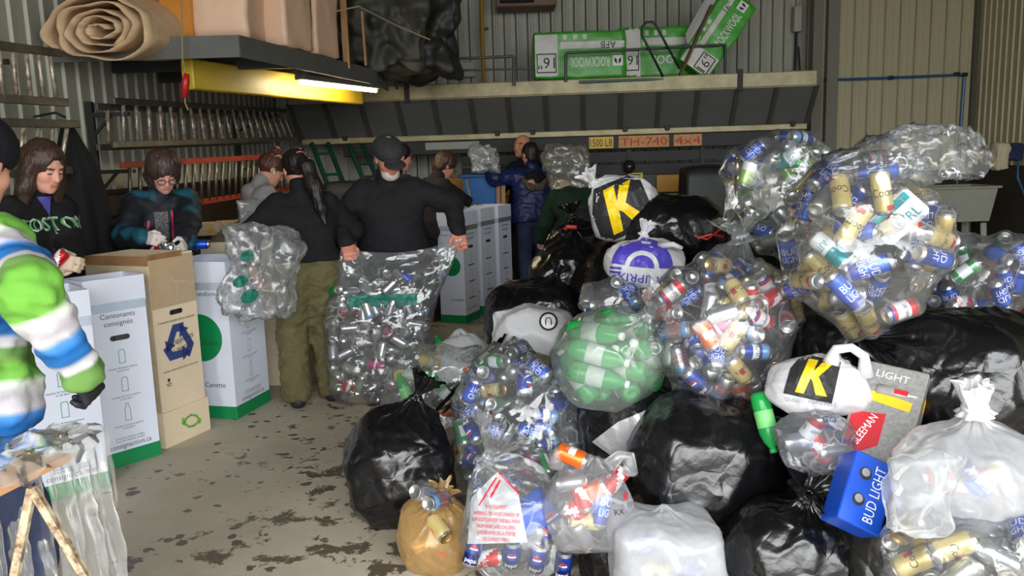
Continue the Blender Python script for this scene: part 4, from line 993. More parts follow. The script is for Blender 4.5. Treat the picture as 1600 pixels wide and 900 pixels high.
for i, (x, m__) in enumerate(((-.33, RAGW), (-.18, RAGB))):
    o = wrinkly_box('rag', (x, 0, -.05 if i == 0 else .0), (.15, .14, .30 if i == 0 else .2), m__, .03, 9, 60 + i, nsub=10, parent=tp, rnd=.5)
# boxes stacked at the far right
def carton(loc, d, m, label, rz=0., cat='box', group=None, flap=.0, fm=None):
    e = empty('carton', loc, rz, label, cat, group); w, dp, h = d; t = .008
    m_ = MB(); m_.box((0, -dp / 2 + t / 2, h / 2), (w, t, h)); m_.box((0, dp / 2 - t / 2, h / 2), (w, t, h)); m_.box((-w / 2 + t / 2, 0, h / 2), (t, dp - 2 * t, h)); m_.box((w / 2 - t / 2, 0, h / 2), (t, dp - 2 * t, h)); m_.box((0, 0, t / 2), (w - 2 * t, dp - 2 * t, t))
    m_.build('body', m, e)
    if flap > 0:
        for sgn in (-1, 1):
            m_ = MB(); m_.bar((sgn * (w / 2 - t / 2), 0, h), (sgn * (w / 2 + flap * .7), 0, h + flap * .5), dp - .01, t * .7, up=(0, 0, 1)); m_.build('flap', fm or m, e)
    return e
KRAFT = pm('kraft_board', srgb(170, 128, 84), .8, var=.12, vs=4)
REDBOX = pm('dark_red_carton', srgb(120, 30, 24), .5, var=.3, vs=5, col2=srgb(170, 70, 30))
p = at(1588, 420, 6.6); carton((p[0] + .12, p[1], 0), (.42, .4, p[2] + .16), REDBOX, 'tall dark red printed carton standing at the right edge', .2, flap=.12, fm=KRAFT)
p = at(1552, 405, 7.4); carton((p[0], p[1], 0), (.30, .3, p[2] + .1), pm('white_carton', srgb(190, 186, 176), .6, var=.3, vs=8, col2=srgb(60, 60, 66)), 'white and black carton beside the dark red carton')
p = at(1570, 430, 6.9); carton((p[0], p[1] - .05, 0), (.22, .2, p[2]), pm('bright_red_carton', srgb(180, 30, 36), .5), 'small bright red carton in front of the white one')
# things under the truck at the left: green frames and black seat
GFR = pm('green_painted_tube', srgb(24, 70, 58), .45)
for i, (p, q, w_) in enumerate((((487, 224), (552, 392), .42), ((545, 226), (588, 330), .36))):
    a = at(*p, 9.75 - i * .1); b = at(*q, 9.2 - i * .1); e = empty('scaffold_frame', b, label=['green tube scaffold frame leaning beneath the truck end behind the ponytail woman', 'green tube scaffold frame leaning beneath the truck just behind the cap man'][i], cat='scaffold', group='green scaffold frames')
    d = (b - a); L = np.linalg.norm(d)
    side = np.array([w_ * .35, .18, 0])
    for s_ in (0, 1):
        m_ = MB(); m_.tube([a - b + side * s_, d * 0 + side * s_, (0 + side * s_) + d / L * max(.01, (b[2]) / (-d[2] / L) - .03)], .028, 8); m_.build('post', GFR, e, True)
    for k in range(7):
        m_ = MB(); c_ = a - b + d * (k + .5) / 5.0
        if (c_ + b)[2] < .1: break
        m_.tube([c_, c_ + side], .016, 6); m_.build('crossbar', GFR, e)
p = at(540, 290, 9.3); o = wrinkly_box('black_crate', (p[0], 9.35, .73), (.44, .35, 1.40), pm('black_plastic_crate', (.012, .012, .012), .5), .01, 4, 5, rnd=.15); tag(o, 'tall black plastic case standing beneath the truck between green frames', 'case')
p = at(1100, 273, 9.3); o = wrinkly_box('wheelie_bin', (p[0], 9.25, .75), (.52, .45, 1.48), pm('dark_green_bin', srgb(14, 26, 24), .5), .01, 4, 8, rnd=.3); tag(o, 'dark green-black rounded bin standing before the yellow truck boards', 'bin')
# ================================================================== collection boxes
BOXW = pm('white_corrugated_plastic', srgb(214, 220, 234), .5, var=.04, vs=3, bump=.03)
BOXIN = pm('box_inside_white', srgb(196, 204, 222), .6)
BGREEN = pm('box_green', srgb(0, 128, 70), .5)
TEXTK = pm('print_charcoal', srgb(52, 58, 62), .6); ICON = pm('print_icon_green', srgb(120, 170, 150), .6)
TAPE = film('packing_tape', cloud=.10, gloss=.3, rough=.2, bump=.3)
def can2d(cx, cy, w, h): return line2d([(cx - w / 2, cy - h / 2), (cx + w / 2, cy - h / 2), (cx + w / 2, cy + h * .38), (cx + w * .3, cy + h / 2), (cx - w * .3, cy + h / 2), (cx - w / 2, cy + h * .38), (cx - w / 2, cy - h / 2)], .0045)
def bot2d(cx, cy, w, h): return line2d([(cx - w / 2, cy - h / 2), (cx + w / 2, cy - h / 2), (cx + w * .42, cy - h * .1), (cx + w / 2, cy + h * .1), (cx + w * .2, cy + h * .35), (cx + w * .2, cy + h / 2), (cx - w * .2, cy + h / 2), (cx - w * .2, cy + h * .35), (cx - w / 2, cy + h * .1), (cx - w * .42, cy - h * .1), (cx - w / 2, cy - h / 2)], .0045)
def face_print(parent, org, d, up, w, h, kind, full=True):
    """printing of a box face; org = lower left corner of the face, d along the face"""
    d = np.array(d); up = np.array(up); n = np.cross(d, up); org = np.array(org) + n * .0015
    def T(s, x, z, size, m=TEXTK, maxw=None):
        v, f = text2d(s); sw = (v[:, 0].max() - v[:, 0].min()) * size; sq = min(1., (maxw or w * .86) / sw); put2d(v, f, org + d * x + up * z, d, up, size * min(1, sq * 1.25), m, 'lettering', parent, sq / min(1, sq * 1.25))
    def L(loops, m, nm, o=0.): v, f = poly2d(loops); put2d(v, f, org + n * o, d, up, 1., m, nm, parent)
    if kind == 'list':
        T('Contenants', w * .5, h * .805, .030); T('consignés', w * .5, h * .765, .030)
        L([rect2d(.082, .030, w * .5, h * .685)] + [circle2d(.015, 12, w * .5 + s_ * .041, h * .685) for s_ in (-1, 1)], TEXTK, 'hand_hole')
        if full:
            L(can2d(w * .5, h * .585, .034, .075), ICON, 'icon'); L(can2d(w * .5, h * .435, .034, .08), ICON, 'icon'); L(bot2d(w * .5, h * .285, .034, .10), ICON, 'icon')
            for z in (.525, .372, .215): T('Canettes de boisson gazeuse', w * .5, h * z, .011, maxw=w * .5); T('et de bière', w * .5, h * (z - .015), .011)
            for z in (.15, .135): T('Si tous les contenants consignés', w * .5, h * z, .011, maxw=w * .5)
            T('consignaction.ca', w * .5, h * .082 + .03, .030, maxw=w * .72)
        else:
            for z in (.52, .37, .22): L([rect2d(w * .42, .012, w * .5, h * z)], TEXTK, 'caption'); L(can2d(w * .5, h * (z + .07), .04, .08), ICON, 'icon')
            T('consignaction.ca', w * .5, h * .13, .028, maxw=w * .7)
    else:
        T("L'information", w * .32, h * .885, .032, maxw=w * .5) if kind == 'info' else None
        T('Tout se transforme.', w * .5, h * .80, .030, maxw=w * .8)
        L([circle2d(w * .36, 40, w * .5, h * .52)], BGREEN, 'green_disc'); T('consignaction', w * .5, h * .49, .034, TEXTK, w * .56)
        T('Canette', w * .68, h * .22, .034)
def consign_box(c, ang, wr, wl, h, label, left='disc', right='list', full=True, base=.085):
    a = math.radians(ang); dr = np.array([math.cos(a), math.sin(a), 0]); dl = np.array([-math.sin(a), math.cos(a), 0])
    e = empty('collection_box', (c[0], c[1], 0), 0, label, 'box', 'white consignment collection boxes'); up = np.array([0, 0, 1.])
    t = .006; R = np.stack([dr, dl, up], 1)
    def panel(nm, u0, u1, v0, v1, z0, z1, m):
        m_ = MB(); m_.box(dr * (u0 + u1) / 2 + dl * (v0 + v1) / 2 + up * (z0 + z1) / 2, (u1 - u0, v1 - v0, z1 - z0), 0, 0, R); return m_.build(nm, m, e)
    panel('right_panel', 0, wr, 0, t, base, h, BOXW); panel('left_panel', 0, t, t, wl - t, base, h, BOXW); panel('rear_panel', 0, wr, wl - t, wl, base, h, BOXW); panel('side_panel', wr - t, wr, t, wl - t, base, h, BOXW)
    m_ = MB(); m_.box(dr * wr / 2 + dl * wl / 2 + up * base / 2, (wr + .008, wl + .008, base), .003, 0, R); m_.build('green_base', BGREEN, e)
    # turned-down flap line and tape near the top
    m_ = MB(); m_.box(dr * wr / 2 + up * (h - .075) - dl * .0025, (wr + .004, .004, .15), 0, 0, R); m_.box(dl * wl / 2 + up * (h - .075) - dr * .0025, (.004, wl + .004, .15), 0, 0, R); m_.build('folded_rim', BOXW, e)
    m_ = MB(); m_.box(dr * wr / 2 + up * (h - .16) - dl * .006, (wr + .01, .001, .05), 0, 0, R); m_.box(dl * wl / 2 + up * (h - .16) - dr * .006, (.001, wl + .01, .05), 0, 0, R); m_.build('tape', TAPE, e)
    if right: face_print(e, (0, 0, 0), dr, up, wr, h, right, full)
    if left: face_print(e, dl * wl, -dl, up, wl, h, left, full)
    return e
consign_box((-2.42, 3.98), 42, .34, .34, 1.06, 'white consignment box nearest the striped jacket, partly behind its sleeve', right='list')
consign_box((-2.30, 4.42), 50, .33, .24, 1.07, 'white consignment box with bottle icons left of the beige cardboard box', left='')
consign_box((-1.84, 5.30), 76, .42, .44, 1.05, 'white consignment box with green disc beneath the ponytail woman\'s empty bag')
consign_box((-1.31, 6.68), 80, .40, .42, 1.07, 'white consignment box with green disc between ponytail woman and cap man')
consign_box((-.47, 8.22), 68, .34, .28, 1.12, 'white consignment box beside the cap man\'s right-hand fist', 'info', full=False)
consign_box((-.31, 8.72), 66, .34, .34, 1.12, 'white consignment box in the middle of the far row of three', 'disc', full=False)
consign_box((-.13, 9.12), 66, .34, .34, 1.12, 'white consignment box at the far end, next to the blue jacket', '', full=False)
consign_box((-.95, 7.2), 75, .40, .44, 1.09, 'white consignment box standing right behind the cap man', '', full=False)
# beige cardboard box with the recycling loop
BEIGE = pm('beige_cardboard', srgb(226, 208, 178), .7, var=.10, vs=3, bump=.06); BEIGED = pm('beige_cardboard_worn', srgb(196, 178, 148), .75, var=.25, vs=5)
BROWN = pm('brown_board_edge', srgb(150, 108, 70), .8, var=.3, vs=7)
c = onz(260, 700, 0); a = math.radians(68); dr = np.array([math.cos(a), math.sin(a), 0]); dl = np.array([-dr[1], dr[0], 0]); up = np.array([0, 0, 1.]); R = np.stack([dr, dl, up], 1)
e = empty('cardboard_box', (c[0], c[1], 0), 0, 'tall beige cardboard box with blue recycling loop and green arrows', 'box'); W_, D_, H_ = .355, .50, 1.15
def pnl(nm, u0, u1, v0, v1, z0, z1, m):
    m_ = MB(); m_.box(dr * (u0 + u1) / 2 + dl * (v0 + v1) / 2 + up * (z0 + z1) / 2, (u1 - u0, v1 - v0, z1 - z0), .001, 0, R); return m_.build(nm, m, e)
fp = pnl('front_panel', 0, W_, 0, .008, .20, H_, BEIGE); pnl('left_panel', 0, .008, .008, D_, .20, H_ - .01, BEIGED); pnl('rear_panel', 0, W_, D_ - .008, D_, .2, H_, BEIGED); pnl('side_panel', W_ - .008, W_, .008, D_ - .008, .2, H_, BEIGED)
pnl('tray_base', -.012, W_ + .012, -.012, D_ + .012, 0, .215, BEIGE); pnl('torn_rim', -.004, .26, -.008, -.001, H_ - .02, H_ + .012, BROWN); pnl('torn_rim', -.008, -.001, .0, D_, H_ - .05, H_ + .004, BROWN)
m_ = MB(); m_.box(dr * W_ / 2 + up * (H_ - .16) - dl * .004, (W_ + .01, .001, .30), 0, 0, R); m_.build('tape', film('old_tape', tint=(.97, .94, .90), cloud=.06, gloss=.3, rough=.25, bump=.2, white=(.9, .84, .74)), e)
def onface(loops_or_txt, x, z, size, m, nm, txt=False, o=.002, maxw=None, rot=0.):
    v, f = text2d(loops_or_txt) if txt else poly2d(loops_or_txt)
    sq = 1.
    if txt and maxw: sq = min(1., maxw / ((v[:, 0].max() - v[:, 0].min()) * size))
    r = dr * math.cos(rot) + up * math.sin(rot); u = up * math.cos(rot) - dr * math.sin(rot)
    put2d(v, f, dr * x + up * z - dl * o, r, u, size, m, nm, e, sq)
NAVY = pm('print_navy', srgb(48, 66, 124), .6); LGREEN = pm('print_leaf_green', srgb(110, 176, 66), .6)
onface([rect2d(.075, .03)] + [circle2d(.015, 12, s_ * .0375, 0) for s_ in (-1, 1)], W_ * .5, .80, 1., pm('hole_dark', (.015, .012, .01), .9), 'hand_hole')
# three bent arrows
def arrow(k):
    r = math.radians(120 * k); out = []
    base = [[(-.46, -.5), (.20, -.5), (.20, -.24), (-.30, -.24)], [(.12, -.62), (.46, -.37), (.12, -.12)]]
    base2 = [[(-.60, -.20), (-.32, -.36), (-.30, -.24), (-.46, -.5), (-.72, -.05), (-.45, .10)]]
    for lp in base + [[(-.46, -.5), (-.30, -.24), (-.46, .04), (-.70, -.08)]]:
        out.append([(x * math.cos(r) - y * math.sin(r), x * math.sin(r) + y * math.cos(r)) for x, y in lp])
    return out
onface([l for k in range(3) for l in arrow(k)], W_ * .5, .605, .185, NAVY, 'recycling_loop')
onface('tu rapportes', W_ * .53, .628, .040, TEXTK, 'lettering', True, .0035, W_ * .62, .12); onface('on recycle!', W_ * .53, .575, .040, TEXTK, 'lettering', True, .0035, W_ * .5, .12)
onface('Contenants consignés Québec seulement', W_ * .5, .752, .016, TEXTK, 'lettering', True, .002, W_ * .84, .0); onface('Une aide au dépôt mondial de 85% en milieu recyclé', W_ * .5, .455, .013, TEXTK, 'lettering', True, .002, W_ * .8)
onface([circle2d(.012, 10)], .07, .40, 1, TEXTK, 'emblem'); onface([rect2d(.045, .005), rect2d(.035, .005, 0, -.012)], .07, .378, 1, TEXTK, 'emblem')
gl_ = line2d([(-.8, .0), (-.5, .35), (0, .45), (.5, .25), (.75, -.1)], .16) + [[(.5, -.15), (1.0, -.1), (.78, -.5)]] + line2d([(.55, -.3), (.2, -.42), (-.3, -.35), (-.75, .05)], .16) + [[(-1.0, .05), (-.5, .12), (-.85, .55)]]
onface(gl_, W_ * .58, .105, .085, LGREEN, 'green_arrows', o=.016)
# older beige box behind
p = at(395, 500, 6.25); e2 = carton((-1.93, 6.32, 0), (.72, .42, 1.10), BEIGE, 'old beige cardboard box standing behind the green-disc box and ponytail woman', .03)
pl_ = MB()
o = wrinkly_box('film_wad', (-1.98, 6.32, 1.08), (.5, .36, .16), film('film_brownish', tint=(.85, .82, .74), cloud=.35, gloss=.5, rough=.2, white=(.5, .47, .4)), .05, 8, 3, nsub=14, rnd=.6); tag(o, 'wad of brownish clear film lying in the old beige box', 'plastic film')
# sorting bench at the far left wall with yellow trays
e3 = empty('work_bench', (-2.66, 8.05, 0), 0, 'dark work bench below the red ladder holding yellow can trays', 'bench')
m_ = MB(); m_.box((0, 0, 1.03), (.8, 1.5, .05), .006); m_.build('top', pm('bench_dark', srgb(60, 54, 44), .7, var=.3), e3)
for x in (-.34, .34):
    for y in (-.68, .68): m_ = MB(); m_.box((x, y, .5), (.07, .07, 1.01), .005); m_.build('leg', BLACKMET, e3)
YTR = pm('yellow_tray', srgb(206, 162, 60), .6, var=.4, vs=20, col2=srgb(200, 196, 186))
for i in range(3):
    t_ = carton((-2.66 + .14 * i, 7.35 + .12 * i, 1.056), (.22, .30, .10), YTR, ['yellow and white can tray on the bench, nearest the teal jacket', 'yellow and white can tray on the bench, between two others', 'yellow and white can tray on the bench, below the paper roll'][i], .3, 'tray', 'yellow trays on the bench')
m_ = MB(); m_.lathe([(.06, 0), (.062, .005), (.062, .24), (.055, .245), (.02, .245), (.02, .1)], 16); pr = m_.build('paper_roll', pm('paper_white', srgb(206, 202, 190), .9, bump=.2), None, True); pr.location = (-2.50, 7.9, 1.056); tag(pr, 'white paper towel roll standing on the bench by the red ladder', 'paper roll')
m_ = MB(); m_.add([(.062, 0, .24), (.062, 0, .0), (.15, -.06, .02), (.13, -.05, .22), (.066, .004, .24), (.066, .004, 0), (.152, -.055, .02), (.132, -.045, .22)], [(0, 1, 2, 3), (7, 6, 5, 4), (0, 4, 5, 1), (1, 5, 6, 2), (2, 6, 7, 3), (3, 7, 4, 0)]); m_.build('loose_sheet', pm('paper_white', (0, 0, 0)), pr)
# long dark sorting table in the middle behind the man, with the blue bin
e4 = empty('sorting_table', (-.62, 9.48, 0), 0, 'dark sorting table in front of the truck under the blue bin', 'table')
m_ = MB(); m_.box((0.05, .35, 1.02), (1.0, .5, .05), .006); m_.build('top', pm('bench_dark', (0, 0, 0)), e4)
for x in (-.4, .45):
    for y in (.15, .55): m_ = MB(); m_.box((x, y, .5), (.06, .06, .99), .005); m_.build('leg', BLACKMET, e4)
BLUEB = pm('blue_bin_plastic', srgb(14, 92, 160), .45, var=.1)
p = at(762, 296, 9.82); eb = empty('blue_bin', (p[0] - .03, 9.82, 1.05), 0, 'blue plastic recycling bin full of cans in front of the truck', 'bin')
m_ = MB(); tub(m_, .52, .42, .40, .42, .34, .40, .012); m_.build('tub', BLUEB, eb)
m_ = MB()
for a_, b_ in (((-.28, -.23), (.28, -.23)), ((-.28, .23), (.28, .23)), ((-.28, -.23), (-.28, .23)), ((.28, -.23), (.28, .23))): m_.bar((*a_, .39), (*b_, .39), .045, .03, .008)
m_.build('rim', BLUEB, eb)
m_ = MB(); m_.bar((-.215, -.215, .36), (-.17, -.19, .12), .06, .006); m_.build('label_strip', pm('tan_strip', srgb(190, 160, 110), .7), eb)
for i, x in enumerate((778, 786)):
    p = at(x, 330, 9.56); m_ = MB(); m_.box((p[0] + .01, 9.56, .75), (.045, .03, 1.5), .003); tag(m_.build('wooden_stake', WOOD), ['pale wooden stake right beside the blue bin', 'pale wooden stake between the other stake and the blue jacket'][i], 'stake', 'stakes by the blue bin')
# small kraft carton on the floor
p = onz(815, 470, 0.0); carton((.12, 8.35, 0), (.24, .22, .40), KRAFT, 'small open kraft carton on the floor by the far white boxes', .35, flap=.06)
p = onz(778, 512, 0.02); m_ = MB(); m_.box((0, 0, .09), (.14, .10, .18), .004, 0, rotx(.3)); o = m_.build('red_carton', pm('bright_red_carton', (0, 0, 0))); o.location = (p[0] - .02, p[1] + .05, 0.0); tag(o, 'small red drinks carton on the floor before the black bags', 'carton')
m_ = MB(); m_.box((.0, -.052, .10), (.08, .004, .03), 0, 0, rotx(.3)); m_.build('band', pm('sticker_worn_orange', (0, 0, 0)), o)
# ================================================================== trestle with film, lower left corner
RUST = pm('flaking_cream_paint', srgb(206, 190, 156), .6, var=.5, vs=28, col2=srgb(84, 48, 26), bump=.3, detail=6)
tr_ = empty('trestle', (-1.35, 2.1, 0), 0, 'rusty trestle table with a pale board, legs of flaking paint', 'trestle')
A, B_ = at(-60, 806, 1.80), at(116, 713, 2.18); zb = A[2]; o0 = np.array(tr_.location)
A = onz(-90, 815, .86); B_ = onz(112, 714, .86)
d = unit(B_ - A); nrm = np.array([-d[1], d[0], 0])
bl_ = MB(); bl_.bar(A - o0 + nrm * .16 - d * .3, B_ - o0 + nrm * .16, .32, .022, .003); bl_.build('board', pm('tan_plywood', srgb(204, 156, 110), .65, var=.15, vs=4), tr_)
apex = onz(50, 762, .83)
for (x, y) in ((18, 925), (148, 925)):
    q = at(x, y, apex[1] - .02); dd = unit(q - apex); q = apex + dd * (apex[2] - .01) / (-dd[2])
    m_ = MB(); m_.bar(apex - o0, q - o0, .022, .022, .002, up=(0, 1, 0)); m_.build('leg', RUST, tr_)
ap2 = apex - d * .75 + nrm * .25; ap3 = apex + nrm * .26
for ap_ in (ap2, ap3):
    for sg in (-1, 1):
        m_ = MB(); m_.bar(ap_ - o0, ap_ - o0 + np.array([sg * .2, 0, -.82]), .022, .022, .002, up=(0, 1, 0)); m_.build('leg', RUST, tr_)
# ================================================================== people
def cloth(name, c, **k): return pm(name, c, k.pop('rough', .85), var=k.pop('var', .2), vs=k.pop('vs', 12), bump=k.pop('bump', .25), bs=k.pop('bs', 90), spec=.25, **k)
BLKKNIT = cloth('black_knit', srgb(30, 30, 33)); BLKJ = cloth('black_fleece', srgb(26, 26, 29)); OLIVE = cloth('olive_trousers', srgb(98, 92, 62), var=.15); DENIM = cloth('blue_denim', srgb(58, 66, 92), var=.25); DPANT = cloth('dark_trousers', srgb(36, 36, 40))
def loc2(lc, rz, wp):
    """hall point -> figure frame"""
    d = np.array(wp, float) - np.array([lc[0], lc[1], 0]); c, s = math.cos(-rz), math.sin(-rz)
    return np.array([c * d[0] - s * d[1], s * d[0] + c * d[1], d[2]])
PI = math.pi
# 1 woman in black hoodie with green letters (far left, facing right-front, looking down)
L = (-2.74, 4.78); rz = -1.95
i = person('woman in black hoodie with green letters sorting cans by the left wall', (*L, 0), rz, 1.78, lean=.10, head=(.34, -.0, .0), hair=hair_long, hair_col=srgb(66, 46, 34), skin=srgb(214, 158, 138), glove=srgb(206, 184, 160),
           hands=(loc2(L, rz, at(112, 404, 4.52)), loc2(L, rz, at(84, 408, 4.40))), top=dict(m=BLKJ, t=.024, hem=-.06, jacket=False, name='hoodie'), bottom=dict(m=DPANT, t=.014), hres=.006)
bv = bvh_of(i['top']); T_, Rt = i['T'], i['Rt']
LGR = pm('letter_green', srgb(70, 150, 96), .7); LWH = pm('letter_outline', srgb(190, 200, 180), .7); BLUSH = cloth('blue_shirt', srgb(88, 84, 170))
v, f = text2d('BOSTON', maxe=.15)
for sz, mm, of in ((.075, LWH, .004), (.064, LGR, .007)):
    wrap2d(v, f, bv, T_(0, .1, .385), -Rt[:, 0], Rt[:, 2], sz, mm, 'lettering', i['top'], of, .09, .95)
v, f = poly2d([circle2d(.5, 10, -.35, .2), circle2d(.5, 10, .35, .2), circle2d(.5, 10, 0, -.35)], .3); wrap2d(v, f, bv, T_(-.09, .1, .28), -Rt[:, 0], Rt[:, 2], .035, LGR, 'clover', i['top'], .006, .09)
v, f = poly2d([[(-.8, 1.), (.8, 1.), (0, -1.)]], .25); wrap2d(v, f, bv, T_(0, .1, .475), -Rt[:, 0], Rt[:, 2], .055, BLUSH, 'shirt_collar', i['top'], .008, .09)
v, f = poly2d([rect2d(.06, 2.6)], .2); wrap2d(v, f, bv, T_(0, .1, .33), -Rt[:, 0], Rt[:, 2], .1, pm('zip_grey', srgb(120, 120, 120), .4, .6), 'zip', i['top'], .006, .09)
# 2 woman with glasses, teal patterned jacket
TEAL = pm('teal_black_jacket', srgb(16, 22, 32), .7, col2=srgb(20, 84, 100), vs=4.2, detail=1.5, bump=.25, bs=60)
TEAL.node_tree.nodes['Color Ramp'].color_ramp.elements[0].position = .36; TEAL.node_tree.nodes['Color Ramp'].color_ramp.elements[1].position = .42
L = (-2.52, 6.0); rz = -2.55
i = person('woman with short brown hair and glasses in a teal and black patterned jacket', (*L, 0), rz, 1.76, lean=.30, head=(.30, .0, .0), hair=hair_bob, hair_col=srgb(72, 54, 46), skin=srgb(208, 154, 138), glove=srgb(214, 204, 196),
           hands=(loc2(L, rz, at(290, 378, 5.50)), loc2(L, rz, at(226, 372, 5.42))), top=dict(m=TEAL, t=.034, hem=-.10, jacket=True, amp=.010), bottom=dict(m=DPANT), hres=.006, build=1.08)
glasses(i); bv = bvh_of(i['top']); T_, Rt = i['T'], i['Rt']
PINKT = pm('pink_zip', srgb(190, 40, 90), .5)
v, f = poly2d([rect2d(.10, 3.4)], .15); wrap2d(v, f, bv, T_(-.035, .1, .27), -Rt[:, 0], Rt[:, 2], .1, PINKT, 'zip', i['top'], .006, .09)
v, f = poly2d([rect2d(.9, 2.6)], .15); wrap2d(v, f, bv, T_(.035, .1, .30), -Rt[:, 0], Rt[:, 2], .1, pm('dotted_sweater', srgb(24, 22, 26), .8, col2=srgb(130, 130, 130), vs=120), 'sweater_front', i['top'], .004, .09)
for x0, z0, x1, z1 in ((-.12, .38, -.15, .22), (.10, .40, .05, .34)):
    v, f = poly2d(line2d([(x0, z0), ((x0 + x1) / 2, (z0 + z1) / 2), (x1, z1)], .014), .03); wrap2d(v, f, bv, T_(0, .1, 0), -Rt[:, 0], Rt[:, 2], 1., PINKT, 'trim', i['top'], .006, .09)
v, f = poly2d(line2d([(.16, .16), (.21, .155), (.26, .16)], .03), .03); wrap2d(v, f, bv, T_(0, .1, 0), -Rt[:, 0], Rt[:, 2], 1., pm('teal_patch', srgb(44, 130, 150), .7), 'cuff_patch', i['top'], .006, .09)
# 3 grey hoodie, hair bun
GREYH = cloth('grey_hoodie', srgb(150, 148, 146), var=.12)
L = (-2.17, 7.0); rz = -.95
i = person('person in light grey hoodie with hair in a bun and a white earbud', (*L, 0), rz, 1.72, lean=.18, head=(.42, -.1, 0.), hair=hair_bun, hair_col=srgb(84, 46, 30), hands=(None, (.2, .38, 1.02)), skin=srgb(196, 142, 118),
           top=dict(m=GREYH, t=.034, hem=-.08, name='hoodie', extra=lambda q: [ell(q['T'](0, -.085, .47), np.array([.10, .06, .075]) * q['s'], q['Rt'], .03), cone(q['T'](-.07, .0, .52), q['T'](.07, 0, .52), .045, None, .03)]), bottom=dict(m=DPANT))
m_ = MB()
for sg in (-1, 1): m_ = MB(); m_.tube([i['Hx'](np.array([sg * .086, .005, -.005]) * i['hs']), i['Hx'](np.array([sg * .09, .012, -.035]) * i['hs'])], .007, 8); m_.build('earbud', WHITE, i['root'], True)
# 4 woman in black with ponytail, seen from behind
L = (-1.39, 5.62); rz = .42
i = person('woman with long dark ponytail in black top and olive trousers, seen from behind', (*L, 0), rz, 1.70, lean=.10, head=(.22, .12, 0.), hair=hair_pony, hair_col=srgb(24, 15, 14), hands=(loc2(L, rz, at(398, 428, 5.42)), (.30, .32, 1.06)), skin=srgb(196, 138, 112),
           top=dict(m=BLKJ, t=.030, hem=.05, amp=.009), bottom=dict(m=OLIVE, t=.038, amp=.016, fs=11, waist=.12), shoes=(.012, .012, .014), poles=((-.8, -.2, -.5), (.8, -.3, -.4)), feet=((-.13, .02, 0), (.12, .06, 0)), build=1.05, curl=(.8, .5))
m_ = MB(); m_.tube([i['Hx'](np.array(q) * i['hs']) for q in ((-.02, -.128, .075), (.0, -.134, .08), (.02, -.13, .075))], .007, 8); m_.build('hair_tie', pm('salmon_band', srgb(200, 100, 84), .6), i['root'], True)
# 5 man in black sweater and cap holding the bag of silver cans
L = (-.86, 6.10); rz = PI - .10
hl = at(716, 362, 5.76); hr = at(541, 380, 5.70)
i = person('man in black sweater and dark flat cap holding open a big clear bag', (*L, 0), rz, 1.79, lean=.16, head=(.42, .55, 0.), hair=hair_short, hair_col=srgb(150, 146, 140), hands=(loc2(L, rz, hl), loc2(L, rz, hr)), skin=srgb(206, 134, 112),
           top=dict(m=BLKKNIT, t=.026, hem=-.08), bottom=dict(m=DPANT, t=.02), poles=((-.9, -.1, -.2), (.9, -.1, -.2)), build=1.16, belly=.35, curl=(.95, .95), hres=.006, palm=((0, -.2, -1), (0, -.2, -1)), hand_s=1.1)
Hx, hs = i['Hx'], i['hs']
G = [_E(Hx, hs, (0, -.015, .062), (.098, .122, .078)), _E(Hx, hs, (0, .125, .030), (.072, .062, .010), .012), plane(Hx(np.array([0, 0, .018]) * hs), Hx.R @ np.array([0, -.25, -1.]), .008)]
V, F = sdf_mesh(G, .007, .02, lambda p: .0015 * noise3(p * 70)); link('cap', mesh('cap', V, F, cloth('charcoal_cap', srgb(52, 52, 54)), True), i['root'])
G = [_E(Hx, hs, (0, .052, -.078), (.060, .058, .050)), _E(Hx, hs, (0, .085, -.058), (.026, .02, .012), .008, 's'), _E(Hx, hs, (0, .06, -.02), (.07, .08, .030), .01, 's')]
V, F = sdf_mesh(G, .006, .02, lambda p: .004 * noise3(p * 90)); link('beard', mesh('beard', V, F, pm('grey_beard', srgb(196, 190, 182), .9, var=.2, vs=90), True), i['root'])
w_ = i['wr'][0]; d = unit(w_ - i['el'][0]); m_ = MB(); rr = np.cross(d, [0, 0, 1.]); rr = unit(rr); uu = np.cross(rr, d)
m_.tube([w_ - d * .012 + .034 * (math.cos(a) * rr + math.sin(a) * uu) for a in np.linspace(0, 2 * PI, 17)], .007, 6); m_.build('wristwatch', pm('steel_watch', srgb(190, 190, 186), .3, .9), i['root'], True)
MAN = i
# 6 dark haired person behind the man
L = (-1.08, 7.95); rz = -.75
person('dark-haired person in black half hidden behind the cap man', (*L, 0), rz, 1.76, head=(.28, -.35, 0.), hair=hair_short, hair_col=srgb(30, 18, 16), top=dict(m=BLKKNIT, t=.026, hem=-.08), bottom=dict(m=DPANT), hres=.008, skin=srgb(196, 136, 112))
# 7 short curly hair, glasses, dark quilted jacket
L = (-.86, 8.50); rz = -.95
i = person('person with short curly hair and glasses in a dark plum jacket', (*L, 0), rz, 1.70, lean=.28, head=(.32, -.05, 0.), hair=hair_curly, hair_col=srgb(70, 48, 34), hands=((-.15, .45, 1.1), loc2(L, rz, at(737, 318, 9.0))), top=dict(m=cloth('plum_jacket', srgb(44, 40, 44)), t=.036, hem=-.1, jacket=True), bottom=dict(m=DPANT), hres=.008, skin=srgb(196, 136, 112), glove=srgb(80, 76, 52))
glasses(i)
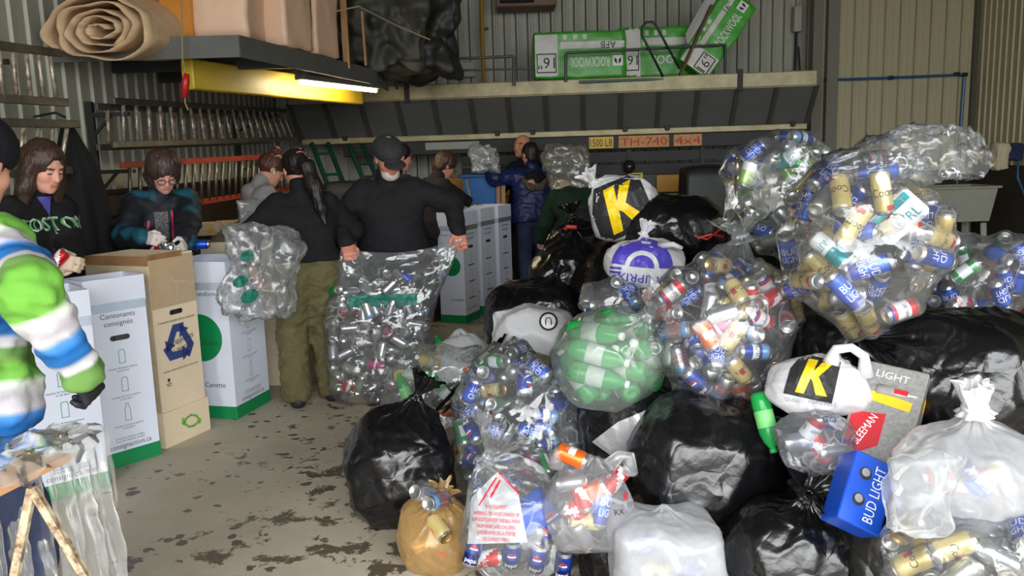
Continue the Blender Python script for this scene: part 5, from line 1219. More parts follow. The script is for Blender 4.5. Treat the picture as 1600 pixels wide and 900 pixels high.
# 8 woman in blue jacket with fur hood, from behind
BLUEJ = pm('navy_blue_jacket', srgb(24, 40, 88), .5, var=.25, vs=9, bump=.5, bs=22)
L = (.28, 9.62); rz = .12
i = person('woman in navy blue jacket with fur-trimmed hood and jeans, seen from behind', (*L, 0), rz, 1.74, lean=.08, head=(.15, .35, 0.), hair=hair_short, hair_col=srgb(36, 22, 18), hands=(loc2(L, rz, at(760, 246, 9.45)), (.36, .42, 1.10)), poles=((-.9, -.2, -.4), (.8, -.4, -.4)), top=dict(m=BLUEJ, t=.040, hem=-.07, jacket=True, amp=.012, fs=12), bottom=dict(m=DENIM, t=.016), hres=.008, build=1.1, glove=srgb(200, 190, 170))
q = i; FUR = pm('fur_trim', srgb(112, 100, 82), .95, col2=srgb(50, 40, 30), vs=60, bump=1., bs=130)
G = [ell(q['T'](0, -.155, .40), np.array([.13, .06, .105]) * q['s'], q['Rt'] @ rotx(.2), .03)]
V, F = sdf_mesh(G, .012, .03, fab(.008, 12)); link('hood', mesh('hood', V, F, BLKJ, True), q['root'])
G = [cone(q['T'](-.13, -.17, .40), q['T'](-.06, -.205, .325), .03, .035, .03), cone(q['T'](-.06, -.205, .325), q['T'](.06, -.21, .32), .036, .036, .03), cone(q['T'](.06, -.21, .32), q['T'](.14, -.17, .40), .035, .03, .03)]
V, F = sdf_mesh(G, .009, .03, lambda p: .012 * noise3(p * 55) + .006 * noise3(p * 110)); link('fur_trim', mesh('fur_trim', V, F, FUR, True), q['root'])
# 9 bald man behind her
L = (.20, 10.12); rz = 2.4
i = person('bald man mostly hidden behind the navy blue jacket', (*L, 0), rz, 1.84, head=(-.0, 0., 0.), hair=None, top=dict(m=cloth('navy_sweater', srgb(22, 30, 52)), t=.03, hem=-.05), bottom=dict(m=DPANT), hres=.008, hands=((-.5, .35, 1.35), (.35, .4, 1.0)), skin=srgb(200, 140, 112))
# white-green bag they hold up
# 10 person in dark green bending over
L = (.80, 8.35); rz = .35
i = person('person in dark green sweatshirt bending forward with back turned', (*L, 0), rz, 1.76, lean=1.05, head=(.1, 0, 0.), hair=hair_short, hair_col=srgb(170, 156, 130), hands=((-.25, .75, .75), (.2, .8, .7)), top=dict(m=cloth('dark_green_fleece', srgb(26, 50, 38)), t=.04, hem=.02), bottom=dict(m=DPANT, t=.03, waist=.16), hres=.009, build=1.2)
T_, Rt = i['T'], i['Rt']; m_ = MB(); pts = [T_(.148 * 1.2 * 1.12 * math.cos(a) , .118 * 1.2 * 1.24 * math.sin(a) , .045) for a in np.linspace(0, 2 * PI, 40)]; m_.tube(pts, .010, 6); m_.build('waistband', pm('orange_red_trim', srgb(214, 70, 54), .6), i['root'], True)
# 11 person in striped jacket, foreground left
def stripe_mat():
    m, nt, b, o = nmat('striped_knit'); Lk = nt.links
    a = N(nt, 'ShaderNodeAttribute', attribute_name='stripe'); md = N(nt, 'ShaderNodeMath', operation='FRACT'); Lk.new(a.outputs['Fac'], md.inputs[0])
    r = N(nt, 'ShaderNodeValToRGB'); Lk.new(md.outputs[0], r.inputs[0]); cr_ = r.color_ramp
    st = [(0, (180, 175, 180)), (.14, (186, 182, 186)), (.20, (70, 130, 196)), (.30, (24, 92, 160)), (.42, (46, 110, 172)), (.47, (180, 180, 184)), (.53, (190, 186, 186)), (.57, (96, 134, 74)), (.68, (104, 142, 70)), (.74, (104, 164, 62)), (.84, (112, 168, 72)), (.90, (206, 214, 200)), (1., (180, 175, 180))]
    cr_.elements[0].position, cr_.elements[0].color = 0., (*srgb(*st[0][1]), 1); cr_.elements[1].position, cr_.elements[1].color = 1., (*srgb(*st[-1][1]), 1)
    for p_, c_ in st[1:-1]: e_ = cr_.elements.new(p_); e_.color = (*srgb(*c_), 1)
    Lk.new(r.outputs[0], b.inputs['Base Color']); b.inputs['Roughness'].default_value = .9; b.inputs['Specular IOR Level'].default_value = .2
    tc = N(nt, 'ShaderNodeTexCoord'); n2 = N(nt, 'ShaderNodeTexNoise', i_Scale=260., i_Detail=3.); Lk.new(tc.outputs['Object'], n2.inputs['Vector']); bp = N(nt, 'ShaderNodeBump', i_Strength=.35, i_Distance=.004); Lk.new(n2.outputs['Fac'], bp.inputs['Height']); Lk.new(bp.outputs[0], b.inputs['Normal'])
    return m
L = (-1.68, 2.40); rz = -.35
hw = at(126, 578, 2.32)
i = person('person in blue, green and white striped knit jacket at the left edge', (*L, 0), rz, 1.80, lean=.16, head=(.25, .2, 0.), hair=hair_short, hair_col=srgb(16, 16, 20), hands=((-.3, .3, 1.0), loc2(L, rz, hw)), top=dict(m=stripe_mat(), t=.032, hem=-.06, jacket=True, amp=.018, fs=9, res=.009), bottom=dict(m=DENIM, t=.02), hres=.007, glove=srgb(28, 28, 34), poles=((-.6, -.5, -.6), (.8, -.5, -.2)), build=1.10, curl=(.6, .7))
V = i['topV']; s = i['s']; S_, E_, W_2 = i['sh'], i['el'], i['wr']
zt_ = (V - i['T'](0, 0, 0)) @ i['Rt'][:, 2]
def segd(p, a, b): ab = b - a; t = np.clip(((p - a) @ ab) / (ab @ ab), 0, 1); return np.linalg.norm(p - a - t[:, None] * ab, axis=1), t
coord = -zt_ / .30
for k in (0, 1):
    d1, t1 = segd(V, S_[k], E_[k]); d2, t2 = segd(V, E_[k], W_2[k]); l1 = np.linalg.norm(E_[k] - S_[k]); l2 = np.linalg.norm(W_2[k] - E_[k])
    dt = np.abs(((V - i['T'](0, 0, 0)) @ i['Rt'][:, 0])) - .175 * 1.1 * s
    arm = (np.minimum(d1, d2) < .115) & (dt > -.02)
    al = np.where(d1 < d2, t1 * l1, l1 + t2 * l2)
    coord = np.where(arm, (al - .42) / .30, coord)
fattr(i['top'].data, 'stripe', coord + .15)
Hx, hs = i['Hx'], i['hs']; G = [_E(Hx, hs, (0, -.015, .055), (.102, .122, .095)), plane(Hx(np.array([0, 0, -.0]) * hs), Hx.R @ np.array([0, .2, -1.]), .01)]
V, F = sdf_mesh(G, .008, .02, lambda p: .002 * noise3(p * 60)); link('beanie', mesh('beanie', V, F, cloth('black_beanie', srgb(20, 20, 26)), True), i['root'])
# ================================================================== cans, bottles
ENDS = pm('can_aluminium', srgb(206, 206, 204), .28, .9, var=.12, vs=30); HOLE = pm('can_mouth', (.01, .01, .01), .8); GOLD_E = pm('can_gold_end', srgb(206, 176, 110), .3, .9)
def canpaint(n, c, metal=.45, rough=.3): return pm('can_' + n, srgb(*c), rough, metal, var=.06, vs=20)
CR, CH = .033, .122
def can_body(nm, pat, h, mats):
    """can wall with shoulders and base; pat(v, sector) picks the paint of each little facet"""
    n = 20; R = CR
    prof = [(.0, .010), (.019, .006), (.024, .0), (.0275, .004), (R, .014)] + [(R, .014 + (h - .032) * k / 7) for k in range(1, 8)] + [(.0305, h - .010), (.0272, h - .003), (.0272, h)]
    v, f = [], []
    for r, z in prof:
        for j in range(n): a = 2 * PI * j / n; v.append((r * math.cos(a), r * math.sin(a), z - h / 2))
    mi = []
    for i in range(len(prof) - 1):
        for j in range(n):
            k = (j + 1) % n; f.append((i * n + j, i * n + k, (i + 1) * n + k, (i + 1) * n + j))
            mi.append(0 if i < 4 or i > 11 else pat((i - 4) / 7.0, j))
    me = mesh(nm, v, np.array(f), mats, True, mi); return me
def lid_mesh(mat_e):
    m_ = MB(); n = 20
    pr = [(.0272, -.002), (.0278, .002), (.0262, .0025), (.0245, -.003), (.0, -.0035)]
    m_.lathe(pr, n, None, 0)
    q = circle2d(.0085, 12, 0, .012, .85); m_.add([(x, y, -.0026) for x, y in q], [tuple(range(12))], 1)
    t = circle2d(.007, 10, 0, -.004, 1.5); m_.add([(x, y, -.0005) for x, y in t], [tuple(range(10))], 0)
    return mesh('lid', m_.v, m_.f, [mat_e, HOLE], True, m_.m)
LID = lid_mesh(ENDS); LIDG = lid_mesh(GOLD_E)
def bent_text(lines, size, mat_, z0=0., maxw=.095, ang0=0.):
    """lettering that runs round a can; lines stacked downwards"""
    out = []
    for k, t in enumerate(lines):
        v, f = text2d(t, maxe=.35); w = (v[:, 0].max() - v[:, 0].min()) * size; sq = min(1., maxw / w)
        x = v[:, 0] * size * sq; z = v[:, 1] * size + z0 - k * size * 1.25; a = x / (CR + .0004) + ang0
        out.append((np.stack([(CR + .0006) * np.cos(a), (CR + .0006) * np.sin(a), z], 1), f))
    m_ = MB()
    for v, f in out: m_.add(v, f)
    return m_.data('lettering', mat_)
def bent_disc(r, mat_, z=0., a0=0., half=None):
    v, f = poly2d([circle2d(r, 18)], .01)
    if half == 'u': v, f = poly2d([[(r * math.cos(t), r * math.sin(t)) for t in np.linspace(.25, PI - .15, 14)]], .01)
    if half == 'd': v, f = poly2d([[(r * math.cos(t), r * math.sin(t)) for t in np.linspace(PI + .25, 2 * PI - .15, 14)]], .01)
    a = v[:, 0] / CR + a0; rad = CR + (.0006 if half is None else .0011)
    return mesh('emblem', np.stack([rad * np.cos(a), rad * np.sin(a), v[:, 1] + z], 1), f, mat_)
cB, cB2, cCream, cRed, cWht, cNavy, cGrn, cTeal, cOrg, cMag, cSil, cYel, cLbl = [canpaint(*a) for a in (('blue', (30, 92, 208)), ('deep_blue', (22, 54, 150)), ('cream_gold', (222, 200, 132)), ('red', (206, 34, 40)), ('white', (226, 226, 226), .15), ('navy', (20, 34, 96)), ('green', (30, 146, 74)), ('teal', (20, 140, 150)), ('orange', (232, 106, 36)), ('magenta', (206, 56, 130)), ('silver', (188, 190, 194), .85), ('yellow', (232, 196, 60)), ('lightblue', (120, 170, 220)))]
INKB = pm('can_ink_dark', srgb(40, 34, 34), .5)
KINDS = {}
def kind(nm, desc, mats, pat, texts=(), h=CH, lid=LID, extra=()):
    ms = [ENDS] + mats; me = can_body('can_' + nm, pat, h, ms)
    letters = [bent_text(*t) for t in texts] + list(extra)
    KINDS[nm] = dict(desc=desc, me=me, letters=letters, h=h, lid=lid)
TALL = .158
two = lambda: [None]
kind('bud', 'blue beer can', [cB, cB2], lambda v, j: 2 if v < .18 or v > .86 else 1, [(['BUD', 'LIGHT'], .026, WHITE, .016, .07), (['BUD', 'LIGHT'], .026, WHITE, .016, .07, PI)])
kind('budt', 'tall blue beer can', [cB, cB2], lambda v, j: 2 if v < .15 or v > .88 else 1, [(['BUD', 'LIGHT'], .030, WHITE, .018, .075), (['BUD', 'LIGHT'], .030, WHITE, .018, .075, PI)], TALL)
kind('gold', 'tall cream-gold beer can', [cCream, cRed], lambda v, j: 2 if v < .12 and j % 10 < 4 else 1, [(['Coors'], .030, INKB, .0, .085), (['Coors'], .030, INKB, .0, .085, PI)], TALL)
kind('creamst', 'cream-gold beer can', [cCream, cRed], lambda v, j: 2 if .4 < v < .6 and j % 10 < 2 else 1, [(['Coors'], .024, INKB, .0, .075)], CH, LIDG)
kind('bwr', 'white and red beer can', [cWht, cRed, cB2], lambda v, j: 2 if v < .28 or .72 < v < .86 else (3 if v > .86 else 1), [(['Budweiser'], .020, INKB, .0, .085), (['Budweiser'], .020, INKB, .0, .085, PI)])
kind('red', 'red drink can', [cRed, cWht], lambda v, j: 2 if (j + int(v * 7)) % 10 < 3 else 1, [(['Coke'], .028, WHITE, .0, .08)])
kind('pepsi', 'dark blue cola can', [cB2, cNavy], lambda v, j: 2 if v < .3 else 1, [(['pepsi'], .018, WHITE, -.03, .06)], CH, LID, [bent_disc(.017, WHITE, .012), bent_disc(.017, cRed, .012, 0, 'u'), bent_disc(.017, cB, .012, 0, 'd')])
kind('green', 'green soda can', [cGrn, cWht], lambda v, j: 2 if .22 < v < .80 and j < 6 else 1, [(['UP'], .03, WHITE, .0, .06, PI)])
kind('silver', 'plain silver can', [cSil, ENDS], lambda v, j: 1)
kind('silvt', 'silver can with red letters', [cSil, cLbl], lambda v, j: 2 if v > .8 else 1, [(['Coors', 'LIGHT'], .020, pm('can_red_ink', srgb(190, 40, 44), .4), .01, .08)])
kind('busch', 'navy and white beer can', [cB2, cWht, cLbl], lambda v, j: 2 if .3 < v < .62 else (3 if v < .2 else 1), [(['BUSCH'], .022, INKB, -.004, .08), (['BUSCH'], .022, INKB, -.004, .08, PI)])
kind('teal', 'white and teal can', [cWht, cTeal], lambda v, j: 2 if v > .55 else 1, [(['NUTRL'], .024, pm('can_teal_ink', srgb(20, 140, 150), .4), -.02, .08)], TALL)
kind('orange', 'orange soda can', [cOrg, cWht], lambda v, j: 2 if .4 < v < .6 and j < 5 else 1)
kind('magenta', 'magenta pink can', [cMag, cWht], lambda v, j: 2 if .42 < v < .55 else 1)
kind('yellow', 'yellow and blue can', [cYel, cB], lambda v, j: 2 if .3 < v < .7 else 1)
kind('lime', 'lime green can', [canpaint('lime', (150, 200, 60)), cWht], lambda v, j: 2 if v < .3 else 1)
CAN_N = [0]
def frame_from(a, spin):
    z = unit(a); x = unit(np.cross([0, 0, 1.] if abs(z[2]) < .9 else [1., 0, 0], z)); y = np.cross(z, x)
    c, s = math.cos(spin), math.sin(spin); return np.stack([x * c + y * s, y * c - x * s, z], 1)
CANQ = []
def place_can(kd, p, axis, spin, where, group, far=False, force=False):
    K = KINDS[kd]; R = frame_from(axis, spin); M = Matrix.Identity(4)
    for r in range(3):
        for q in range(3): M[r][q] = R[r, q]
        M[r][3] = p[r]
    if not force: CANQ.append((kd, p, axis, spin, where, group, far)); return
    o = link('drink_can', K['me'], None); o.matrix_world = M; tag(o, f"{K['desc']} {where}", 'can', group)
    l = link('lid', K['lid'], o); l.location = (0, 0, K['h'] / 2)
    if not far:
        for t in K['letters']: link(t.name.split('.')[0], t, o)
    CAN_N[0] += 1; return o
def face_cam(axis, p):
    """spin that turns the can's front towards the viewer's side"""
    z = unit(axis); x = unit(np.cross([0, 0, 1.] if abs(z[2]) < .9 else [1., 0, 0], z)); y = np.cross(z, x); d = CAM - p; return math.atan2(d @ y, d @ x)
def pack(c, r, N, halves, rad, pw=2.4, core=.45, it=110, seed=0, front=-.25, cut=None, view=True):
    """loose cans settled inside a rounded hull: pushes overlapping cans apart and back inside"""
    g = np.random.default_rng(seed); c = np.array(c, float); r = np.array(r, float)
    vd = unit(CAM - c) if view else np.array([0, -1., 0])
    P = []
    while len(P) < N:
        q = g.uniform(-1, 1, 3); s = (np.abs(q) ** pw).sum() ** (1 / pw)
        if core < s < .95 and unit(q * r) @ unit(vd + np.array([0, 0, .35])) > front: P.append(q * r)
    P = np.array(P); A = g.normal(size=(N, 3)); A /= np.linalg.norm(A, axis=1)[:, None]
    # lie mostly along the skin
    nrm = P / r ** 2; nrm /= np.linalg.norm(nrm, axis=1)[:, None]
    m = g.random(N) < .62; A[m] -= nrm[m] * (A[m] * nrm[m]).sum(1)[:, None] * .9; A /= np.linalg.norm(A, axis=1)[:, None]
    hl = np.array(halves); rr = r - rad * .9
    for k in range(it):
        E0 = P - A * hl[:, None]; E1 = P + A * hl[:, None]
        S = np.concatenate([E0, P - A * hl[:, None] * .33, P + A * hl[:, None] * .33, E1]); own = np.tile(np.arange(N), 4)
        d = S[:, None] - S[None]; L = np.linalg.norm(d, axis=2) + 1e-9; ov = np.maximum(2 * rad - L, 0); ov[own[:, None] == own[None]] = 0
        push = (d / L[..., None] * ov[..., None] * .30).sum(1)
        S2 = S + push
        f = (np.abs(S2 / rr) ** pw).sum(1) ** (1 / pw); out = f > 1; S2[out] /= f[out][:, None]
        inn = f < core; S2[inn] += (S2[inn] / (np.linalg.norm(S2[inn], axis=1)[:, None] + 1e-6)) * .004
        S2 = S2.reshape(4, N, 3); P = S2.mean(0); A = (S2[3] - S2[0]) * 1.0 + (S2[2] - S2[1]); A /= np.linalg.norm(A, axis=1)[:, None] + 1e-9
    return P + c, A
# ================================================================== film skins
def dirs(nu, nv, pole):
    z = unit(pole); x = unit(np.cross([0, 1., 0] if abs(z[1]) < .9 else [1., 0, 0], z)); y = np.cross(z, x)
    th = np.linspace(.02, PI - .02, nv)[:, None]; ph = np.linspace(0, 2 * PI, nu, endpoint=False)[None]
    d = np.sin(th)[..., None] * (np.cos(ph)[..., None] * x + np.sin(ph)[..., None] * y) + np.cos(th)[..., None] * z
    return d, th, ph
def close_caps(nu, nv): return [tuple(range(nu))[::-1], tuple((nv - 1) * nu + j for j in range(nu))]
def ell_r(d, r, pw=2.4): return 1 / ((np.abs(d / r) ** pw).sum(-1) ** (1 / pw))
def facets(d, n, seed, lo=.80, hi=1.02):
    """taut flat facets of stretched plastic: radius of a random polyhedron"""
    g = np.random.default_rng(seed); nn = g.normal(size=(n, 3)); nn /= np.linalg.norm(nn, axis=1)[:, None]; h = g.uniform(lo, hi, n)
    q = np.einsum('...k,nk->...n', d, nn); R = np.where(q > .15, h / np.maximum(q, .15), 9)
    R = np.sort(R, -1)[..., :2]; a, b = R[..., 0], R[..., 1]; return _smin(a, b, .008)
def pleat(th, ph, seed, amt=.06, sig=.5):
    g = np.random.default_rng(seed); w = np.exp(-(th / sig) ** 2); s = 0
    for m_ in (7, 11, 17): s = s + np.sin(ph * m_ + g.uniform(0, 6) + th * g.uniform(-1, 1)) / 3
    return amt * w * s
def skin_object(name, c, d, rad, matl, parent=None, zmin=None, smooth=True):
    v = (d * rad[..., None]); nv, nu = rad.shape
    if zmin is not None:
        lim = zmin - c[2]; z = v[..., 2]; v[..., 2] = np.where(z < lim, lim + (z - lim) * .06, z)
    f = [tuple(q[::-1]) for q in grid_faces(nu, nv, True)] + [q[::-1] for q in close_caps(nu, nv)]
    o = link(name, mesh(name, v.reshape(-1, 3), f, matl, smooth), parent)
    if parent is None: o.location = c
    return o
def knot(parent, p, dirv, matl, L=.14, r0=.018, r1=.07, seed=0, nm='tied_neck', flat=1., droop=0.):
    """gathered neck: narrow at the tie, fanning out in pleats"""
    g = np.random.default_rng(seed); z = unit(dirv); x = unit(np.cross([0, 1., .1] if abs(z[1]) < .9 else [1., 0, 0], z)); y = np.cross(z, x)
    nu, nv = 48, 14; t = np.linspace(0, 1, nv)[:, None]; ph = np.linspace(0, 2 * PI, nu, endpoint=False)[None]
    w = np.interp(t, [0, .18, .3, 1], [1.9, 1.0, 1.05, r1 / r0]) * r0
    fl = 1 + (.16 + .38 * t) * np.sin(ph * 9 + g.uniform(0, 6) + t) * .6 + .3 * t * np.sin(ph * 4 + g.uniform(0, 6))
    rad = w * fl
    v = (t * L)[..., None] * z + (rad * np.cos(ph))[..., None] * x + (rad * np.sin(ph) * flat)[..., None] * y
    v[..., 2] -= droop * (t ** 2)
    v += (t[..., None] ** 2) * .35 * r1 * noise3(v * 28 + seed)[..., None] * z
    f = [tuple(q) for q in grid_faces(nu, nv, True)] + [tuple(range(nu))[::-1]]
    o = link(nm, mesh(nm, v.reshape(-1, 3) + np.array(p), f, matl, True), parent)
    m_ = MB(); m_.tube([np.array(p) + z * L * .2 + r0 * .95 * (math.cos(a) * x + math.sin(a) * y) for a in np.linspace(0, 2 * PI, 13)], r0 * .42, 6); m_.build('tie', matl, o, True)
    return o
def box_px(x0, x1, y0, y1, D, k=.9):
    c = at((x0 + x1) / 2, (y0 + y1) / 2, D); rx = (x1 - x0) / 2 * D / FPX; rz = (y1 - y0) / 2 * D / FPX
    return c, np.array([rx, (rx + rz) / 2 * k, rz])
def sack(name, label, cat, bx, matl, pole=(0, 0, 1), seed=0, nf=46, group=None, kn=None, amp=.022, zmin=0.0, pw=2.3, nu=120, nv=84, flo=.84, pl=.05, grow=1.0, fine=.006):
    """an opaque or milky filled bag"""
    c, r = bx if isinstance(bx, tuple) and len(bx) == 2 else box_px(*bx); r = r * grow
    d, th, ph = dirs(nu, nv, pole); base = ell_r(d, r * 1.06, pw)
    fc = np.minimum(facets(d, int(nf * 1.5), seed, flo - .03, 1.04), 1.12)
    rad = base * (.35 + .65 * fc)
    P = d * rad[..., None]
    rm = r.mean()
    wq = np.stack([noise3(P * 4 + 9), noise3(P * 4 + 31), noise3(P * 4 + 57)], -1) * .10
    rad = rad + amp * .55 * noise3(P * 5.5 + seed * 3.3) + amp * .75 * np.maximum(ridge((P + wq) * 6.5 + seed) - .62, 0) + fine * .8 * np.maximum(ridge((P + wq) * 17 + seed * 2) - .55, 0)
    rad = rad * (1 + pleat(th, ph, seed, pl, .55)) + rm * .18 * np.exp(-(th / .16) ** 2)
    o = skin_object(name, c, d, rad, matl, None, zmin); tag(o, label, cat, group)
    if kn is not None:
        z = unit(pole); k0 = rad[0].mean(); knot(o, z * k0 * .97, kn.get('dir', z), kn.get('m', matl), kn.get('L', .14), kn.get('r0', .018), kn.get('r1', .07), seed, flat=kn.get('flat', 1.), droop=kn.get('droop', 0.))
    return o
def can_bag(name, label, bx, kinds, N, where, group, pole=(0, 0, 1), seed=0, matl=None, core=.5, pw=2.3, kn=None, front=-.25, nu=112, nv=80, far=False, zmin=0.0, tight=.9, can_zmax=9., r_=None, c_=None):
    """clear bag stretched over its cans: the skin is drawn taut over every can and spans the gaps"""
    c, r = (c_, r_) if c_ is not None else box_px(*bx); g = np.random.default_rng(seed + 100)
    names = list(kinds); pr = np.array([kinds[k] for k in names], float); pr /= pr.sum(); ks = [names[i] for i in g.choice(len(names), N, p=pr)]
    hl = np.array([KINDS[k]['h'] / 2 - .030 for k in ks]); P, A = pack(c, r, N, hl, .0345, pw, core, 100, seed, front)
    P[:, 2] = np.maximum(P[:, 2], zmin + .04)
    for i in range(N):
        if g.random() < .5: A[i] = -A[i]
        # ends towards the viewer now and then
        place_can(ks[i], P[i], A[i], face_cam(A[i], P[i]) + g.normal() * .6, where, group, far)
    d, th, ph = dirs(nu, nv, pole); flat = d.reshape(-1, 3)
    hl2 = np.array([KINDS[k]['h'] / 2 - .010 for k in ks])
    S = np.concatenate([P + A * (hl2 * k)[:, None] for k in (-1, -.5, 0, .5, 1)]) - c
    pj = flat @ S.T; m2 = (S * S).sum(1)[None] - pj ** 2; rho = .0375
    reach = np.where((m2 < rho ** 2) & (pj > 0), pj + np.sqrt(np.maximum(rho ** 2 - m2, 0)), 0).max(1).reshape(nv, nu)
    base = ell_r(d, r, pw); low = base * tight; rc = np.maximum(reach, low * .93); R = rc.copy()
    for k in range(26):
        av = (np.roll(R, 1, 1) + np.roll(R, -1, 1) + np.vstack([R[:1], R[:-1]]) + np.vstack([R[1:], R[-1:]])) / 4; R = np.maximum(rc, av)
    Pq = d * R[..., None]
    R = R + .002 + .004 * np.maximum(ridge(Pq * 13 + seed) - .5, 0) + .0025 * np.maximum(ridge(Pq * 31 + seed) - .55, 0)
    R = R * (1 + pleat(th, ph, seed, .04, .4) * 1.) + r.mean() * .22 * np.exp(-(th / .15) ** 2)
    o = skin_object(name, c, d, R, matl or CLEAR, None, zmin + .001); tag(o, label, 'bag')
    if kn is not None: knot(o, unit(pole) * R[0].mean() * .97, kn.get('dir', pole), matl or CLEAR, kn.get('L', .16), kn.get('r0', .018), kn.get('r1', .09), seed, droop=kn.get('droop', 0.))
    return o
CLEAR = film('clear_bag_film', cloud=.15, gloss=.5, rough=.10, bump=.55, bs=13)
MILKY = film('milky_bag_film', tint=(.93, .94, .95), cloud=.36, gloss=.25, rough=.22, bump=.4, bs=10, white=(.8, .81, .83))
FROST = film('frosted_bag_film', tint=(.95, .95, .95), cloud=.62, gloss=.2, rough=.3, bump=.3, bs=8, white=(.78, .80, .83), creased=False)
BLK = black_film('black_bin_bag', srgb(14, 14, 16))
def bag_white():
    m, nt, b, o = nmat('white_carrier_plastic'); b.inputs['Base Color'].default_value = (*srgb(226, 226, 228), 1); b.inputs['Roughness'].default_value = .35
    tl = N(nt, 'ShaderNodeBsdfTranslucent'); tl.inputs[0].default_value = (*srgb(226, 226, 230), 1); mx = N(nt, 'ShaderNodeMixShader'); mx.inputs[0].default_value = .3
    nt.links.new(b.outputs[0], mx.inputs[1]); nt.links.new(tl.outputs[0], mx.inputs[2]); nt.links.new(mx.outputs[0], o.inputs[0])
    tc = N(nt, 'ShaderNodeTexCoord'); n2 = N(nt, 'ShaderNodeTexNoise', i_Scale=14., i_Detail=5.); nt.links.new(tc.outputs['Object'], n2.inputs['Vector']); bp = N(nt, 'ShaderNodeBump', i_Strength=.4, i_Distance=.01); nt.links.new(n2.outputs['Fac'], bp.inputs['Height']); nt.links.new(bp.outputs[0], b.inputs['Normal'])
    return m
WHITEB = bag_white()
TANB = film('tan_bag_film', tint=(.86, .70, .46), cloud=.62, gloss=.2, rough=.3, bump=.4, bs=9, white=srgb(214, 176, 116), creased=False)
BLKG = 'black bin bags in the heap'
def decal(o, kindv, px, size, m, nm='print', off=.004, rot=0., squeeze=1., D=None):
    """print on a bag where the viewer sees it at px, laid flat on the skin"""
    bv = bvh_of(o); c = np.array(o.location); dv = ray(*px); D = D or c[1]
    p = CAM + dv * D / dv[1] - c
    n = unit(CAM - (p + c)); r = unit(np.cross([0, 0, 1.], n)); u = np.cross(n, r); r2 = r * math.cos(rot) + u * math.sin(rot); u2 = u * math.cos(rot) - r * math.sin(rot)
    v, f = kindv; return wrap2d(v, f, bv, p, r2, u2, size, m, nm, o, off, .6, squeeze)
def loops(l, e=.15): return poly2d(l, e)
# ---- black bags --------------------------------------------------------------------------
sack('garbage_bag', 'big black garbage bag on the floor left of the tan bag', 'bag', (535, 715, 628, 838, 3.74, .9), BLK, (.25, .15, 1), 1, 40, BLKG, dict(L=.13, r1=.07, dir=(.5, .1, .8)))
sack('garbage_bag', 'black garbage bag in the bottom row between frosted and white bags', 'bag', (1120, 1375, 770, 960, 2.82, .9), BLK, (.0, -.25, 1), 2, 44, BLKG, dict(L=.10, r1=.08, dir=(.1, -.5, .7)))
bc = sack('garbage_bag', 'large black garbage bag in the middle above the frosted bag', 'bag', (975, 1230, 612, 830, 3.22, .9), BLK, (.5, .3, 1), 3, 40, BLKG)
bs_ = sack('garbage_bag', 'black garbage bag with a silver tape patch beside the green bottle bag', 'bag', (905, 1075, 592, 760, 3.58, 1.), BLK, (.1, .5, 1), 4, 34, BLKG)
decal(bs_, loops([[(-.9, -1.), (.2, -1.1), (.9, .75), (.35, 1.05), (-.1, .4), (-.5, -.1)]], .2), (992, 668), .145, pm('duct_tape_silver', srgb(176, 176, 178), .4, .3, bump=.2), 'tape_patch', .007, -.5)
bt = sack('garbage_bag', 'black garbage bag lying high behind the purple-printed bag, red ties', 'bag', (968, 1140, 304, 412, 4.72, 1.0), BLK, (-.9, .1, .2), 5, 44, BLKG, pl=.09)
m_ = MB(); c0 = np.array(bt.location); m_.tube([at(1085, 368, 4.32) - c0, at(1105, 374, 4.3) - c0, at(1120, 362, 4.3) - c0, at(1135, 352, 4.32) - c0], .006, 6); m_.tube([at(1090, 372, 4.31) - c0, at(1112, 366, 4.29) - c0, at(1130, 370, 4.31) - c0], .006, 6); m_.build('tie_string', RED, bt)
b16 = sack('garbage_bag', 'black garbage bag at the back of the heap below the bending person', 'bag', (850, 965, 345, 450, 5.9, 1.), BLK, (-.2, 0, 1), 6, 40, BLKG, dict(L=.1, r1=.06))
m_ = MB(); m_.tube([(-.12, -.12, .19), (-.1, -.16, .215), (-.04, -.17, .21)], .014, 6); m_.build('tie_string', pm('orange_red_trim', (0, 0, 0)), b16)
sack('garbage_bag', 'black garbage bag at the back of the heap behind the brown carton', 'bag', (822, 945, 380, 500, 5.4, 1.), BLK, (.2, 0, 1), 7, 40, BLKG)
sack('garbage_bag', 'black garbage bag spreading above the white U-emblem bag', 'bag', (755, 915, 437, 570, 5.0, 1.), BLK, (.5, .2, 1), 8, 40, BLKG, dict(L=.08, r1=.06, r0=.02))
sack('garbage_bag', 'big black garbage bag at the right edge above the white bag', 'bag', (1365, 1650, 480, 680, 3.05, 1.), BLK, (-1., .1, .35), 9, 46, BLKG, pl=.08)
sack('garbage_bag', 'black garbage bag squeezed beneath the tall-can bag', 'bag', (1235, 1420, 475, 620, 3.45, 1.), BLK, (.2, .5, 1), 10, 40, BLKG)
sack('garbage_bag', 'black garbage bag poking out low between cola bag and frosted bag', 'bag', (900, 1000, 790, 930, 3.05, 1.), BLK, (.2, .5, 1), 21, 40, BLKG, nu=80, nv=56)
